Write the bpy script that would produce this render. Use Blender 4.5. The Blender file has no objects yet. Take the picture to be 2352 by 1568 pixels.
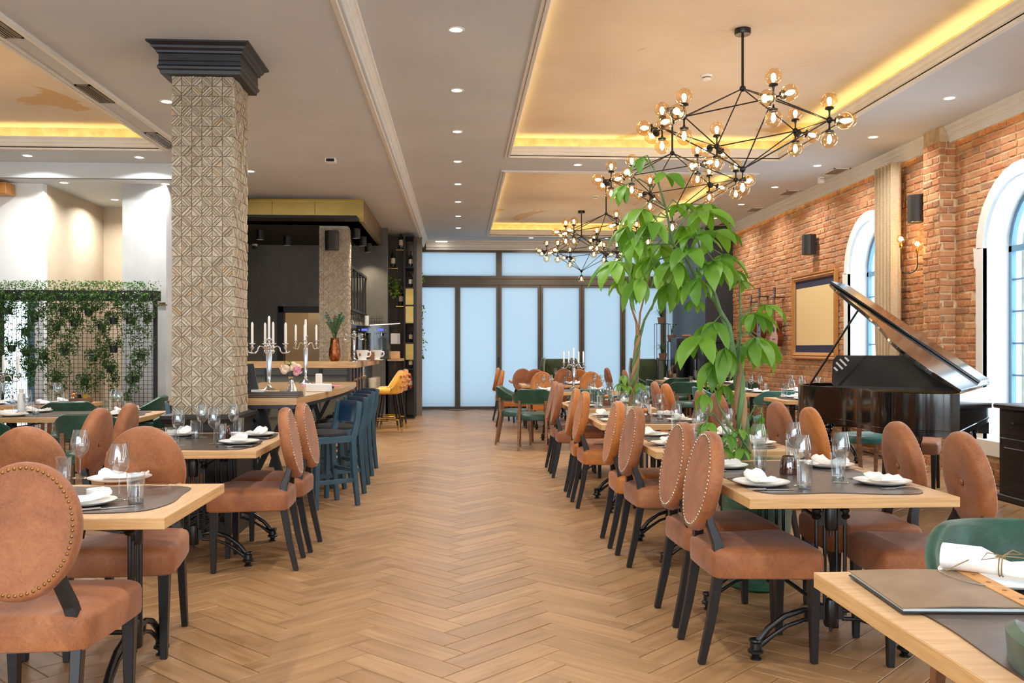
import bpy, bmesh, math, random
from mathutils import Vector, Matrix
R = math.radians
PI = math.pi
SC = bpy.context.scene
COL = SC.collection
random.seed(7)

# ---------------------------------------------------------------- camera
F_PX, HORIZON, VPX, CAM_H = 2120.0, 799.0, 1056.0, 1.32
YAW = math.atan((1176.0 - VPX) / F_PX)
cam_d = bpy.data.cameras.new('camera')
cam_d.sensor_width = 36.0
cam_d.lens = F_PX / 2352.0 * 36.0
cam_d.shift_y = (HORIZON - 784.0) / 2352.0
cam_d.clip_end = 200
cam = bpy.data.objects.new('camera', cam_d)
cam.location = (0, 0, CAM_H)
cam.rotation_euler = (R(90), 0, -YAW)
COL.objects.link(cam)
SC.camera = cam

# ---------------------------------------------------------------- world: bright overcast sky
W = bpy.data.worlds.new('overcast_sky')
SC.world = W
W.use_nodes = True
wn = W.node_tree
wn.nodes['Background'].inputs[0].default_value = (0.80, 0.91, 1.0, 1)
wn.nodes['Background'].inputs[1].default_value = 7.0
# ---------------------------------------------------------------- exposure
SC.view_settings.view_transform = 'Standard'
SC.view_settings.look = 'None'
SC.view_settings.gamma = 1.0
SC.view_settings.use_curve_mapping = False
SC.view_settings.exposure = 0.0
SC.cycles.use_denoising = True
SC.cycles.transparent_max_bounces = 24
SC.cycles.max_bounces = 9
SC.cycles.diffuse_bounces = 5
SC.cycles.glossy_bounces = 4
SC.cycles.transmission_bounces = 6
SC.cycles.sample_clamp_indirect = 6.0
SC.cycles.caustics_reflective = False
SC.cycles.caustics_refractive = False
DOWNLIGHT_W = 20.0
BULB_E = 70.0
COVE_E = 11.0

# ---------------------------------------------------------------- pixel -> place (on a known plane)
_s, _c = math.sin(YAW), math.cos(YAW)
def _ray(px, py):
    u = (px - 1176.0) / F_PX
    return (_s + u * _c, _c - u * _s, (HORIZON - py) / F_PX)
def onz(px, py, Z):
    r = _ray(px, py); t = (Z - CAM_H) / r[2]
    return (r[0] * t, r[1] * t)
def ony(px, py, Y):
    r = _ray(px, py); t = Y / r[1]
    return (r[0] * t, CAM_H + r[2] * t)
def onx(px, py, X):
    r = _ray(px, py); t = X / r[0]
    return (r[1] * t, CAM_H + r[2] * t)

# ---------------------------------------------------------------- mesh helpers
class MB:
    def __init__(s):
        s.v = []; s.f = []
    def add(s, vs, fs):
        b = len(s.v)
        s.v.extend([tuple(p) for p in vs])
        s.f.extend([tuple(i + b for i in q) for q in fs])
        return s
    def box(s, x0, x1, y0, y1, z0, z1):
        return s.add([(x0,y0,z0),(x1,y0,z0),(x1,y1,z0),(x0,y1,z0),(x0,y0,z1),(x1,y0,z1),(x1,y1,z1),(x0,y1,z1)],
                     [(0,3,2,1),(4,5,6,7),(0,1,5,4),(1,2,6,5),(2,3,7,6),(3,0,4,7)])
    def hexa(s, lo, hi):
        return s.add(list(lo) + list(hi), [(3,2,1,0),(4,5,6,7),(0,1,5,4),(1,2,6,5),(2,3,7,6),(3,0,4,7)])
    def prism(s, poly, z0, z1):
        n = len(poly)
        vs = [(x, y, z0) for x, y in poly] + [(x, y, z1) for x, y in poly]
        fs = [tuple(reversed(range(n))), tuple(range(n, 2 * n))]
        fs += [(i, (i + 1) % n, n + (i + 1) % n, n + i) for i in range(n)]
        return s.add(vs, fs)
    def loft(s, rings, caps=True, closed=True):
        n = len(rings[0]); vs = []; fs = []
        for r in rings: vs.extend(r)
        m = n if closed else n - 1
        for k in range(len(rings) - 1):
            for i in range(m):
                j = (i + 1) % n
                fs.append((k*n+i, k*n+j, (k+1)*n+j, (k+1)*n+i))
        if caps:
            fs.append(tuple(reversed(range(n))))
            fs.append(tuple((len(rings)-1)*n + i for i in range(n)))
        return s.add(vs, fs)
    def lathe(s, prof, n=20, c=(0,0,0), cap0=False, cap1=False):
        rings = [[(c[0]+r*math.cos(2*PI*i/n), c[1]+r*math.sin(2*PI*i/n), c[2]+z) for i in range(n)] for r, z in prof]
        b = len(s.v)
        s.loft(rings, caps=False)
        if cap0: s.f.append(tuple(b + i for i in reversed(range(n))))
        if cap1: s.f.append(tuple(b + (len(prof)-1)*n + i for i in range(n)))
        return s
    def tube(s, pts, r, n=8, caps=True, flat=None):
        pts = [Vector(p) for p in pts]; rings = []
        rr = r if isinstance(r, (list, tuple)) else [r]*len(pts)
        up = None
        for i, p in enumerate(pts):
            a = pts[max(i-1,0)]; b = pts[min(i+1,len(pts)-1)]
            t = (b - a).normalized()
            if up is None:
                up = Vector((0,0,1)) if abs(t.z) < .9 else Vector((1,0,0))
            u = (up - t*up.dot(t)).normalized(); w = t.cross(u); up = u
            k = 1.0 if flat is None else flat
            rings.append([tuple(p + u*(rr[i]*math.cos(2*PI*j/n)) + w*(rr[i]*k*math.sin(2*PI*j/n))) for j in range(n)])
        return s.loft(rings, caps)
    def bar(s, pts, w, d, side):
        """square-section bar along pts; side = unit vector of the width w; d across."""
        side = Vector(side).normalized(); rings = []
        pts = [Vector(p) for p in pts]
        ww = w if isinstance(w, (list, tuple)) else [w]*len(pts)
        dd = d if isinstance(d, (list, tuple)) else [d]*len(pts)
        for i, p in enumerate(pts):
            a = pts[max(i-1,0)]; b = pts[min(i+1,len(pts)-1)]
            t = (b - a).normalized()
            o = t.cross(side).normalized()
            sd = o.cross(t).normalized()
            rings.append([tuple(p + sd*(ww[i]/2*q) + o*(dd[i]/2*e)) for q, e in ((-1,-1),(1,-1),(1,1),(-1,1))])
        return s.loft(rings)
    def sphere(s, c, r, n=12, m=8, sc=(1,1,1)):
        rings = []
        for k in range(1, m):
            a = PI*k/m
            rings.append([(c[0]+sc[0]*r*math.sin(a)*math.cos(2*PI*i/n), c[1]+sc[1]*r*math.sin(a)*math.sin(2*PI*i/n), c[2]-sc[2]*r*math.cos(a)) for i in range(n)])
        b = len(s.v)
        s.loft(rings, caps=False)
        s.v.append((c[0],c[1],c[2]-sc[2]*r)); s.v.append((c[0],c[1],c[2]+sc[2]*r))
        lo, hi = len(s.v)-2, len(s.v)-1
        for i in range(n):
            j = (i+1) % n
            s.f.append((lo, b+j, b+i)); s.f.append((hi, b+(m-2)*n+i, b+(m-2)*n+j))
        return s
    def xf(s, M, a=0):
        s.v = s.v[:a] + [tuple(M @ Vector(p)) for p in s.v[a:]]
        return s
    def mesh(s, name, smooth=None, bevel=0.0, seg=1):
        me = bpy.data.meshes.new(name)
        me.from_pydata(s.v, [], s.f)
        if bevel > 0:
            bm = bmesh.new(); bm.from_mesh(me)
            bmesh.ops.bevel(bm, geom=bm.edges[:], offset=bevel, segments=seg, affect='EDGES', clamp_overlap=True, profile=.6)
            bm.to_mesh(me); bm.free()
        if smooth is not None:
            me.polygons.foreach_set('use_smooth', [True]*len(me.polygons))
            if smooth < 179: me.set_sharp_from_angle(angle=R(smooth))
        me.update()
        return me
    def build(s, name, mat, parent=None, smooth=None, bevel=0.0, seg=1, loc=None):
        return link(name, s.mesh(name, smooth, bevel, seg), mat, parent, loc)

def link(name, me, mat, parent=None, loc=None, rot=None, scale=None):
    if mat is not None and len(me.materials) == 0: me.materials.append(mat)
    o = bpy.data.objects.new(name, me)
    COL.objects.link(o)
    if parent is not None: o.parent = parent
    if loc is not None: o.location = loc
    if rot is not None: o.rotation_euler = rot
    if scale is not None: o.scale = scale
    return o
def tag(o, label=None, cat=None, group=None, kind=None):
    if label: o['label'] = label
    if cat: o['category'] = cat
    if group: o['group'] = group
    if kind: o['kind'] = kind
    return o
def thing(name, label, cat, loc=(0,0,0), rz=0.0, group=None):
    o = bpy.data.objects.new(name, None); COL.objects.link(o)
    o.empty_display_size = .1
    o.location = loc; o.rotation_euler = (0, 0, rz)
    return tag(o, label, cat, group)
def dup(root, loc, rz=0.0, label=None, group=None, parent=None):
    def cp(o, par):
        c = o.copy(); COL.objects.link(c); c.parent = par
        for ch in list(KIDS.get(o.name, [])): cp(ch, c)
        return c
    c = cp(root, None)
    c.location = loc; c.rotation_euler = (0, 0, rz)
    if label: c['label'] = label
    if group: c['group'] = group
    return c
KIDS = {}
def index_kids(root):
    """remember the parts of a template so that copies need no scene-wide search"""
    st = [root]
    while st:
        o = st.pop(); ch = [x for x in COL.objects if x.parent == o]
        KIDS[o.name] = ch; st.extend(ch)
    return root
def struct(name, mb, mat, parent=None, label=None, **k):
    o = mb.build(name, mat, parent, **k)
    if parent is None: o['kind'] = 'structure'
    if label: o['label'] = label
    return o
def rounded(hw, hd, r, n=4, cx=0, cy=0):
    out = []
    for (sx, sy, a0) in ((1,1,0),(-1,1,90),(-1,-1,180),(1,-1,270)):
        for i in range(n+1):
            a = R(a0 + 90*i/n)
            out.append((cx+sx*(hw-r)+r*math.cos(a), cy+sy*(hd-r)+r*math.sin(a)))
    return out
def cushion(mb, outline, levels, c=(0,0)):
    """stack of insets of one outline: levels (inset, z)"""
    rings = []
    for ins, z in levels:
        ring = []
        for x, y in outline:
            dx, dy = x-c[0], y-c[1]; L = math.hypot(dx, dy)
            k = max(0.02, (L-ins)/L)
            ring.append((c[0]+dx*k, c[1]+dy*k, z))
        rings.append(ring)
    return mb.loft(rings)

# ---------------------------------------------------------------- materials
def lin(c):
    def g(v):
        v /= 255.0
        return v/12.92 if v <= .04045 else ((v+.055)/1.055)**2.4
    return (g(c[0]), g(c[1]), g(c[2]), 1.0)
class NT:
    def __init__(s, name):
        s.m = bpy.data.materials.new(name); s.m.use_nodes = True
        s.t = s.m.node_tree; s.t.nodes.clear()
        s.out = s.n('ShaderNodeOutputMaterial')
    def n(s, typ, **k):
        x = s.t.nodes.new(typ)
        for a, b in k.items(): setattr(x, a, b)
        return x
    def l(s, a, b): s.t.links.new(a, b)
    def noise(s, vec, scale, detail=4, rough=.55, dist=0.0):
        x = s.n('ShaderNodeTexNoise'); x.inputs['Scale'].default_value = scale
        x.inputs['Detail'].default_value = detail; x.inputs['Roughness'].default_value = rough
        x.inputs['Distortion'].default_value = dist
        if vec is not None: s.l(vec, x.inputs['Vector'])
        return x
    def ramp(s, fac, stops, interp='LINEAR'):
        x = s.n('ShaderNodeValToRGB'); x.color_ramp.interpolation = interp
        e = x.color_ramp.elements
        while len(e) < len(stops): e.new(0.5)
        for i, (p, c) in enumerate(stops):
            e[i].position = p; e[i].color = lin(c)
        s.l(fac, x.inputs['Fac']); return x
    def math(s, op, a, b=None):
        x = s.n('ShaderNodeMath', operation=op)
        for i, q in enumerate((a, b)):
            if q is None: continue
            if isinstance(q, (int, float)): x.inputs[i].default_value = q
            else: s.l(q, x.inputs[i])
        return x.outputs[0]
    def mix(s, fac, a, b, mode='MIX'):
        x = s.n('ShaderNodeMixRGB', blend_type=mode)
        for i, q in enumerate((fac, a, b)):
            if isinstance(q, (int, float)): x.inputs[i].default_value = q
            elif isinstance(q, tuple): x.inputs[i].default_value = q
            else: s.l(q, x.inputs[i])
        return x.outputs[0]
    def rnd(s):
        oi = s.n('ShaderNodeObjectInfo'); ge = s.n('ShaderNodeNewGeometry')
        a = s.math('MULTIPLY', oi.outputs['Random'], 7.31)
        return s.math('FRACT', s.math('ADD', a, ge.outputs['Random Per Island']))
    def coords(s, kind='Object', stretch=(1,1,1), rand=False):
        tc = s.n('ShaderNodeTexCoord')
        mp = s.n('ShaderNodeMapping'); mp.inputs['Scale'].default_value = stretch
        s.l(tc.outputs[kind], mp.inputs['Vector'])
        if rand:
            cb = s.n('ShaderNodeCombineXYZ'); r = s.rnd()
            for i in range(3): s.l(s.math('MULTIPLY', r, 37.0*(i+1)), cb.inputs[i])
            s.l(cb.outputs[0], mp.inputs['Location'])
        return mp.outputs[0]
    def pbr(s, color, rough=.5, metal=0.0, spec=.5, normal=None, coat=0.0, sheen=0.0, emit=None):
        p = s.n('ShaderNodeBsdfPrincipled')
        if isinstance(color, tuple): p.inputs['Base Color'].default_value = color
        else: s.l(color, p.inputs['Base Color'])
        if isinstance(rough, (int, float)): p.inputs['Roughness'].default_value = rough
        else: s.l(rough, p.inputs['Roughness'])
        p.inputs['Metallic'].default_value = metal
        p.inputs['Specular IOR Level'].default_value = spec
        p.inputs['Coat Weight'].default_value = coat
        p.inputs['Coat Roughness'].default_value = .08
        p.inputs['Sheen Weight'].default_value = sheen
        if normal is not None: s.l(normal, p.inputs['Normal'])
        s.l(p.outputs[0], s.out.inputs[0])
        return s.m
    def bump(s, h, strength=.2, dist=.01):
        b = s.n('ShaderNodeBump'); b.inputs['Strength'].default_value = strength
        b.inputs['Distance'].default_value = dist
        s.l(h, b.inputs['Height']); return b.outputs[0]
def pmat(name, c1, c2=None, scale=6, detail=5, stretch=(1,1,1), rough=.5, metal=0.0, spec=.5, bump=0.0, bscale=None,
         coat=0.0, lo=.35, hi=.65, sheen=0.0, kind='Object', rand=False, vary=0.0):
    t = NT(name)
    v = t.coords(kind, stretch, rand)
    if c2 is None:
        col = lin(c1)
        if vary: col = t.mix(vary, col, t.ramp(t.rnd(), [(0, tuple(x*.55 for x in c1)), (1, tuple(min(255, x*1.3) for x in c1))]).outputs[0])
    else:
        n = t.noise(v, scale, detail)
        col = t.ramp(n.outputs['Fac'], [(lo, c1), (hi, c2)]).outputs[0]
        if vary:
            g = t.ramp(t.rnd(), [(0, (150,150,150)), (1, (255,255,255))]).outputs[0]
            col = t.mix(vary, col, g, 'MULTIPLY')
    nm = None
    if bump > 0:
        nm = t.bump(t.noise(v, bscale or scale*4, 5).outputs['Fac'], bump)
    return t.pbr(col, rough, metal, spec, nm, coat, sheen)
def emat(name, c, strength):
    t = NT(name); e = t.n('ShaderNodeEmission')
    e.inputs[0].default_value = lin(c); e.inputs[1].default_value = strength
    t.l(e.outputs[0], t.out.inputs[0]); return t.m
def thin_glass(name, tint, gloss=(255,255,255), ior=1.5, rough=0.0, floor=0.03):
    t = NT(name)
    tr = t.n('ShaderNodeBsdfTransparent'); tr.inputs[0].default_value = lin(tint)
    gl = t.n('ShaderNodeBsdfGlossy'); gl.inputs[0].default_value = lin(gloss); gl.inputs['Roughness'].default_value = rough
    lw = t.n('ShaderNodeLayerWeight'); lw.inputs['Blend'].default_value = .5
    k = ((ior-1)/(ior+1))**2 + floor
    f = t.math('ADD', k, t.math('MULTIPLY', t.math('POWER', lw.outputs['Facing'], 4.0), 1.0-k))
    mx = t.n('ShaderNodeMixShader')
    t.l(f, mx.inputs[0]); t.l(tr.outputs[0], mx.inputs[1]); t.l(gl.outputs[0], mx.inputs[2])
    t.l(mx.outputs[0], t.out.inputs[0]); return t.m
def frosted(name, c, gloss=.06):
    t = NT(name)
    a = t.n('ShaderNodeBsdfTranslucent'); a.inputs[0].default_value = lin(c)
    b = t.n('ShaderNodeBsdfGlossy'); b.inputs['Roughness'].default_value = .25
    mx = t.n('ShaderNodeMixShader'); mx.inputs[0].default_value = gloss
    t.l(a.outputs[0], mx.inputs[1]); t.l(b.outputs[0], mx.inputs[2]); t.l(mx.outputs[0], t.out.inputs[0]); return t.m

def wood_floor():
    t = NT('oak_plank'); v = t.coords('UV', (1,1,1), True)
    mp = t.n('ShaderNodeMapping'); mp.inputs['Scale'].default_value = (2.2, 34, 1); t.l(v, mp.inputs['Vector'])
    g = t.noise(mp.outputs[0], 1.0, 6, .6, .6)
    mp2 = t.n('ShaderNodeMapping'); mp2.inputs['Scale'].default_value = (3.0, 9, 1); t.l(v, mp2.inputs['Vector'])
    g2 = t.noise(mp2.outputs[0], 1.0, 3)
    c = t.ramp(g.outputs['Fac'], [(.28, (126,92,58)), (.5, (160,122,82)), (.75, (182,144,102))]).outputs[0]
    c = t.mix(.35, c, t.ramp(g2.outputs['Fac'], [(.3, (138,104,68)), (.7, (182,144,104))]).outputs[0])
    c = t.mix(.4, c, t.ramp(t.rnd(), [(0, (190,180,170)), (1, (255,252,246))]).outputs[0], 'MULTIPLY')
    rr = t.math('ADD', .34, t.math('MULTIPLY', g2.outputs['Fac'], .16))
    return t.pbr(c, rr, 0, .4, t.bump(g.outputs['Fac'], .08, .004))
def brick_mat():
    t = NT('old_brick'); v = t.coords('Object', (1,1,1), True)
    n = t.noise(v, 14, 6, .65); n2 = t.noise(v, 45, 5, .7)
    c = t.ramp(t.rnd(), [(0, (172,108,76)), (.2, (190,124,86)), (.45, (198,136,96)), (.62, (204,150,108)), (.8, (180,132,98)), (.93, (148,114,96)), (1, (210,164,120))]).outputs[0]
    c = t.mix(t.ramp(n.outputs['Fac'], [(.46, (0,0,0)), (.70, (190,190,190))]).outputs[0], c, lin((203,170,128)))
    c = t.mix(.25, c, t.ramp(n2.outputs['Fac'], [(.3, (120,76,52)), (.7, (214,160,112))]).outputs[0])
    h = t.math('ADD', n.outputs['Fac'], t.math('MULTIPLY', n2.outputs['Fac'], .5))
    return t.pbr(c, .9, 0, .2, t.bump(h, .7, .02))
def travertine():
    t = NT('travertine'); v = t.coords('Object', (1,1,1), True)
    n = t.noise(v, 26, 5, .6); n2 = t.noise(v, 90, 3, .6)
    c = t.ramp(t.rnd(), [(0, (176,160,138)), (.4, (196,182,160)), (.8, (206,194,174)), (.96, (214,204,188)), (1, (196,158,112))]).outputs[0]
    c = t.mix(.45, c, t.ramp(n.outputs['Fac'], [(.3, (150,134,114)), (.6, (226,216,198))]).outputs[0], 'MULTIPLY')
    pit = t.ramp(n2.outputs['Fac'], [(.30, (70,62,52)), (.40, (255,255,255))]).outputs[0]
    c = t.mix(.6, c, pit, 'MULTIPLY')
    return t.pbr(c, .8, 0, .25, t.bump(n2.outputs['Fac'], .6, .006))
def leather(name, a, b, c3, rough=.5):
    t = NT(name); v = t.coords('Object', (1,1,1), True)
    n = t.noise(v, 5, 6, .65, .8); n2 = t.noise(v, 60, 4, .7, 1.5)
    c = t.ramp(n.outputs['Fac'], [(.3, a), (.55, b), (.75, c3)]).outputs[0]
    c = t.mix(.3, c, t.ramp(n2.outputs['Fac'], [(.35, a), (.7, c3)]).outputs[0])
    c = t.mix(.25, c, t.ramp(t.rnd(), [(0, (205,195,190)), (1, (255,255,255))]).outputs[0], 'MULTIPLY')
    return t.pbr(c, rough, 0, .35, t.bump(n2.outputs['Fac'], .12, .003), sheen=.12)
def plaster_ceiling():
    """cream limewash with ochre patches where the coat has come off and grey scratches"""
    t = NT('gilded_plaster'); v = t.coords('Object')
    mp = t.n('ShaderNodeMapping'); mp.inputs['Scale'].default_value = (1.0, .75, 1); mp.inputs['Location'].default_value = (3.3, 1.2, 0); t.l(v, mp.inputs['Vector'])
    n = t.noise(mp.outputs[0], .62, 7, .62, 1.1)
    mp2 = t.n('ShaderNodeMapping'); mp2.inputs['Scale'].default_value = (1.1, 4.5, 1); t.l(v, mp2.inputs['Vector'])
    n2 = t.noise(mp2.outputs[0], 2.6, 8, .72, .6)
    n3 = t.noise(v, .9, 3)
    base = t.ramp(n3.outputs['Fac'], [(.3, (222,205,186)), (.7, (234,222,206))]).outputs[0]
    c = t.mix(t.ramp(n2.outputs['Fac'], [(.60, (0,0,0)), (.68, (120,120,120))]).outputs[0], base, lin((168,158,140)))
    c = t.mix(t.ramp(n.outputs['Fac'], [(.625, (0,0,0)), (.64, (215,215,215))]).outputs[0], c, lin((214,170,96)))
    return t.pbr(c, .75, 0, .3, t.bump(n2.outputs['Fac'], .1, .01))
def leaf_mat(name, a, b, tip):
    t = NT(name); v = t.coords('Object')
    sp = t.n('ShaderNodeSeparateXYZ'); t.l(v, sp.inputs[0])
    n = t.noise(v, 30, 3)
    rib = t.n('ShaderNodeTexWave'); rib.inputs['Scale'].default_value = 18; rib.inputs['Distortion'].default_value = 1.0; t.l(v, rib.inputs['Vector'])
    c = t.ramp(t.rnd(), [(0, a), (1, b)]).outputs[0]
    c = t.mix(.22, c, t.ramp(rib.outputs['Fac'], [(.2, a), (.8, tuple(min(255, q*1.25) for q in b))]).outputs[0])
    far = t.math('ADD', sp.outputs['X'], t.math('MULTIPLY', n.outputs['Fac'], .35))
    c = t.mix(t.ramp(far, [(.97, (0,0,0)), (1.0, (0,0,0))]).outputs[0], c, lin(tip))
    p = t.n('ShaderNodeBsdfPrincipled'); t.l(c, p.inputs['Base Color']); p.inputs['Roughness'].default_value = .42
    tr = t.n('ShaderNodeBsdfTranslucent'); t.l(t.mix(1.0, c, lin((235,255,120)), 'MULTIPLY'), tr.inputs[0])
    mx = t.n('ShaderNodeMixShader'); mx.inputs[0].default_value = .35
    t.l(p.outputs[0], mx.inputs[1]); t.l(tr.outputs[0], mx.inputs[2]); t.l(mx.outputs[0], t.out.inputs[0])
    return t.m

M = {}
M['plank'] = wood_floor()
M['grout'] = pmat('floor_grout', (74,54,36), (92,68,46), 20, rough=.9)
M['brick'] = brick_mat()
M['mortar'] = pmat('lime_mortar', (186,160,124), (220,196,160), 9, 6, rough=.95, bump=.8, bscale=30, spec=.1)
M['travertine'] = travertine()
M['ceiling'] = pmat('ceiling_paint', (206,212,217), (213,219,223), 1.2, rough=.75, spec=.25)
M['plaster'] = plaster_ceiling()
M['moulding'] = pmat('moulding_white', (228,226,219), (234,232,226), 6, rough=.55)
M['cove_band'] = pmat('aged_gilt_band', (196,176,128), (222,206,160), 9, 6, rough=.6, bump=.2)
M['white_wall'] = pmat('white_wall_paint', (232,236,238), (238,241,242), 2, rough=.7)
M['beige_wall'] = pmat('beige_wall_paint', (196,178,152), (206,188,163), 2, rough=.75)
M['grey_wall'] = pmat('grey_limewash', (178,182,184), (198,201,202), 2.5, 7, (1,1,.6), rough=.7, bump=.1)
M['dark_wall'] = pmat('dark_concrete', (80,79,75), (108,105,98), 1.6, 7, (1,1,.5), rough=.55, bump=.12)
M['dark_wall2'] = pmat('taupe_concrete', (112,102,90), (134,122,108), 1.8, 7, (1,1,.4), rough=.6, bump=.12)
M['black_ceiling'] = pmat('black_ceiling_paint', (22,22,23), rough=.6)
M['brass_sheet'] = pmat('brass_sheet', (150,122,66), (178,148,84), 1.3, 6, (1,1,2), rough=.32, metal=1.0, bump=.03, bscale=8)
M['brass'] = pmat('polished_brass', (196,152,70), rough=.25, metal=1.0)
M['antique_nail'] = pmat('antique_brass_nail', (150,112,62), rough=.35, metal=1.0)
M['silver_nail'] = pmat('pewter_nail', (178,168,150), rough=.3, metal=1.0)
M['black_wood'] = pmat('black_stained_wood', (18,18,20), (26,25,26), 12, 4, (1,1,8), rough=.38, bump=.04)
M['black_paint'] = pmat('charcoal_paint', (32,32,35), (40,40,43), 8, rough=.45)
M['iron'] = pmat('black_cast_iron', (12,12,13), (20,20,22), 30, rough=.3, bump=.06)
M['black_metal'] = pmat('black_powder_coat', (24,26,30), rough=.5)
M['leather'] = leather('tan_leather', (118,66,36), (158,96,56), (182,122,78), .55)
M['leather_o'] = leather('cognac_leather', (150,82,26), (190,112,42), (208,138,70), .5)
M['green'] = leather('green_leather', (22,52,40), (38,76,60), (54,98,80), .36)
M['teal'] = leather('teal_leather', (36,88,86), (52,112,108), (72,134,128), .34)
M['velvet_green'] = pmat('moss_velvet', (38,50,22), (58,70,34), 6, 4, rough=.9, sheen=.6)
M['oak_edge'] = pmat('oak_table_edge', (188,142,90), (214,172,118), 3.0, 8, (1.2,1.2,22), rough=.5, bump=.05, bscale=10)
M['oak_top'] = pmat('oak_table_top', (190,150,108), (206,168,126), 3, 7, (1.5,16,1), rough=.5, bump=.03)
M['walnut'] = pmat('brown_wood', (110,72,44), (142,98,64), 4, 6, (1,1,9), rough=.5)
M['mat'] = pmat('dark_leather_mat', (62,48,40), (80,64,54), 14, 5, rough=.3, bump=.05, bscale=120)
M['menu'] = pmat('taupe_leather_menu', (118,94,70), (138,112,86), 10, 5, rough=.45, bump=.06, bscale=140)
M['strip'] = pmat('tan_leather_strip', (186,128,66), (204,148,84), 20, rough=.55)
M['page'] = pmat('menu_page', (206,214,210), rough=.7)
M['china'] = pmat('white_china', (236,235,231), rough=.18, coat=.4)
M['slate'] = pmat('slate_plate', (44,42,41), (58,55,53), 20, rough=.45)
M['linen'] = pmat('white_linen', (238,234,228), (246,243,238), 40, rough=.9, bump=.15, bscale=300)
M['steel'] = pmat('cutlery_steel', (196,192,186), rough=.2, metal=1.0)
M['silver'] = pmat('candelabra_silver', (206,210,216), rough=.16, metal=1.0)
M['copper'] = pmat('hammered_copper', (190,120,78), (120,74,46), 20, 3, rough=.25, metal=1.0, bump=.5, bscale=45)
M['candle'] = pmat('white_candle_wax', (240,240,236), rough=.5)
M['glass'] = thin_glass('clear_drinking_glass', (246,249,250), ior=1.5, floor=.05)
M['glass_base'] = thin_glass('thick_glass_base', (214,222,224), ior=1.6, floor=.16)
M['amber_glass'] = thin_glass('amber_globe_glass', (255,238,208), ior=1.5, floor=.06)
M['copper_glass'] = thin_glass('smoky_copper_glass', (176,120,86), ior=1.6, floor=.14)
M['pane'] = thin_glass('window_pane', (238,246,252), ior=1.45, floor=.02)
M['frosted'] = frosted('frosted_door_glass', (84,94,100), .04)
M['bulb'] = emat('glowing_bulb', (255,232,196), BULB_E)
M['lamp'] = emat('downlight_face', (255,244,226), 14.0)
M['led'] = emat('warm_led_strip', (255,232,160), COVE_E)
M['blue_led'] = emat('blue_display', (60,70,255), 4.0)
M['bronze_frame'] = pmat('bronze_aluminium', (82,74,64), (92,83,72), 3, rough=.45, metal=.3)
M['blue_frame'] = pmat('steel_blue_frame', (96,138,166), rough=.4)
M['curtain'] = pmat('linen_curtain', (182,160,130), (198,178,148), 30, 5, (1,1,4), rough=.95, bump=.1)
M['piano'] = pmat('piano_lacquer', (6,7,9), rough=.12, coat=.6)
M['piano_in'] = pmat('worn_black_lacquer', (26,26,28), (44,44,48), 12, 6, rough=.28)
M['frame_wood'] = pmat('picture_frame_wood', (166,110,52), (190,132,66), 4, 6, (1,10,1), rough=.45)
M['paper'] = pmat('cream_paper', (226,198,142), rough=.8)
M['navy'] = pmat('navy_mount', (38,38,64), rough=.8)
M['speaker'] = pmat('speaker_black', (30,29,29), rough=.4)
M['grille'] = pmat('speaker_grille', (40,38,37), rough=.6)
M['blue_paint'] = pmat('petrol_blue_paint', (44,74,90), (54,86,102), 6, rough=.35)
M['blue_gloss'] = pmat('dark_blue_lacquer', (16,44,70), (24,56,84), 6, rough=.25)
M['black_fabric'] = pmat('charcoal_upholstery', (34,33,34), (46,44,45), 60, rough=.9)
M['velvet_y'] = pmat('mustard_velvet', (206,140,16), (228,164,30), 9, 4, rough=.8, sheen=.5)
M['velvet_o'] = pmat('ochre_velvet', (198,126,40), (216,146,60), 9, 4, rough=.85, sheen=.4)
M['pot_green'] = pmat('green_glaze', (20,86,66), (46,124,98), 9, 4, (1,1,12), rough=.16, bump=.5, bscale=60, coat=.6)
M['pot_rim'] = pmat('mossy_rim', (104,106,66), (138,136,92), 14, rough=.5)
M['soil'] = pmat('potting_soil', (58,44,32), (84,66,48), 40, rough=1.0)
M['trunk'] = pmat('braided_bark', (134,100,70), (170,134,96), 14, 5, (1,1,.3), rough=.8, bump=.4)
M['trunk_g'] = pmat('green_stem', (70,104,58), (104,136,80), 10, 5, (1,1,.3), rough=.6, bump=.2)
M['leaf'] = leaf_mat('money_tree_leaf', (72,124,38), (132,176,66), (196,160,90))
M['ivy'] = leaf_mat('ivy_leaf', (34,66,36), (82,116,56), (82,116,56))
M['pothos'] = leaf_mat('pothos_leaf', (62,98,30), (134,164,48), (134,164,48))
M['terracotta'] = pmat('terracotta', (124,92,76), rough=.8)
M['cream_pot'] = pmat('cream_ceramic', (224,208,182), rough=.4)
M['plastic_white'] = pmat('white_plastic', (236,236,234), rough=.4)
M['vent'] = pmat('bronze_vent', (112,94,70), rough=.5, metal=.4)
M['vent_grey'] = pmat('grey_vent', (150,138,122), rough=.5)
M['marble'] = pmat('oak_counter', (186,148,104), (212,178,134), 2.5, 7, (1,12,1), rough=.16, coat=.5)
M['counter_edge'] = pmat('counter_edge_oak', (178,134,82), (204,164,112), 3, 7, (1,1,14), rough=.35)
M['olive'] = pmat('olive_panel', (70,68,48), (84,80,58), 3, rough=.35)
M['dark_steel'] = pmat('dark_grey_steel', (54,56,60), rough=.4, metal=.3)
M['wine_green'] = pmat('dark_green_bottle', (22,36,24), rough=.08, coat=.5)
M['wine_blue'] = pmat('blue_black_bottle', (16,22,34), rough=.08, coat=.5)
M['rose_wine'] = pmat('rose_bottle', (206,96,70), rough=.1, coat=.5)
M['label'] = pmat('bottle_label', (226,216,196), rough=.7)
M['oil'] = pmat('olive_oil', (176,150,20), rough=.1, coat=.5)
M['vinegar'] = pmat('dark_vinegar', (46,20,12), rough=.1, coat=.5)
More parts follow.
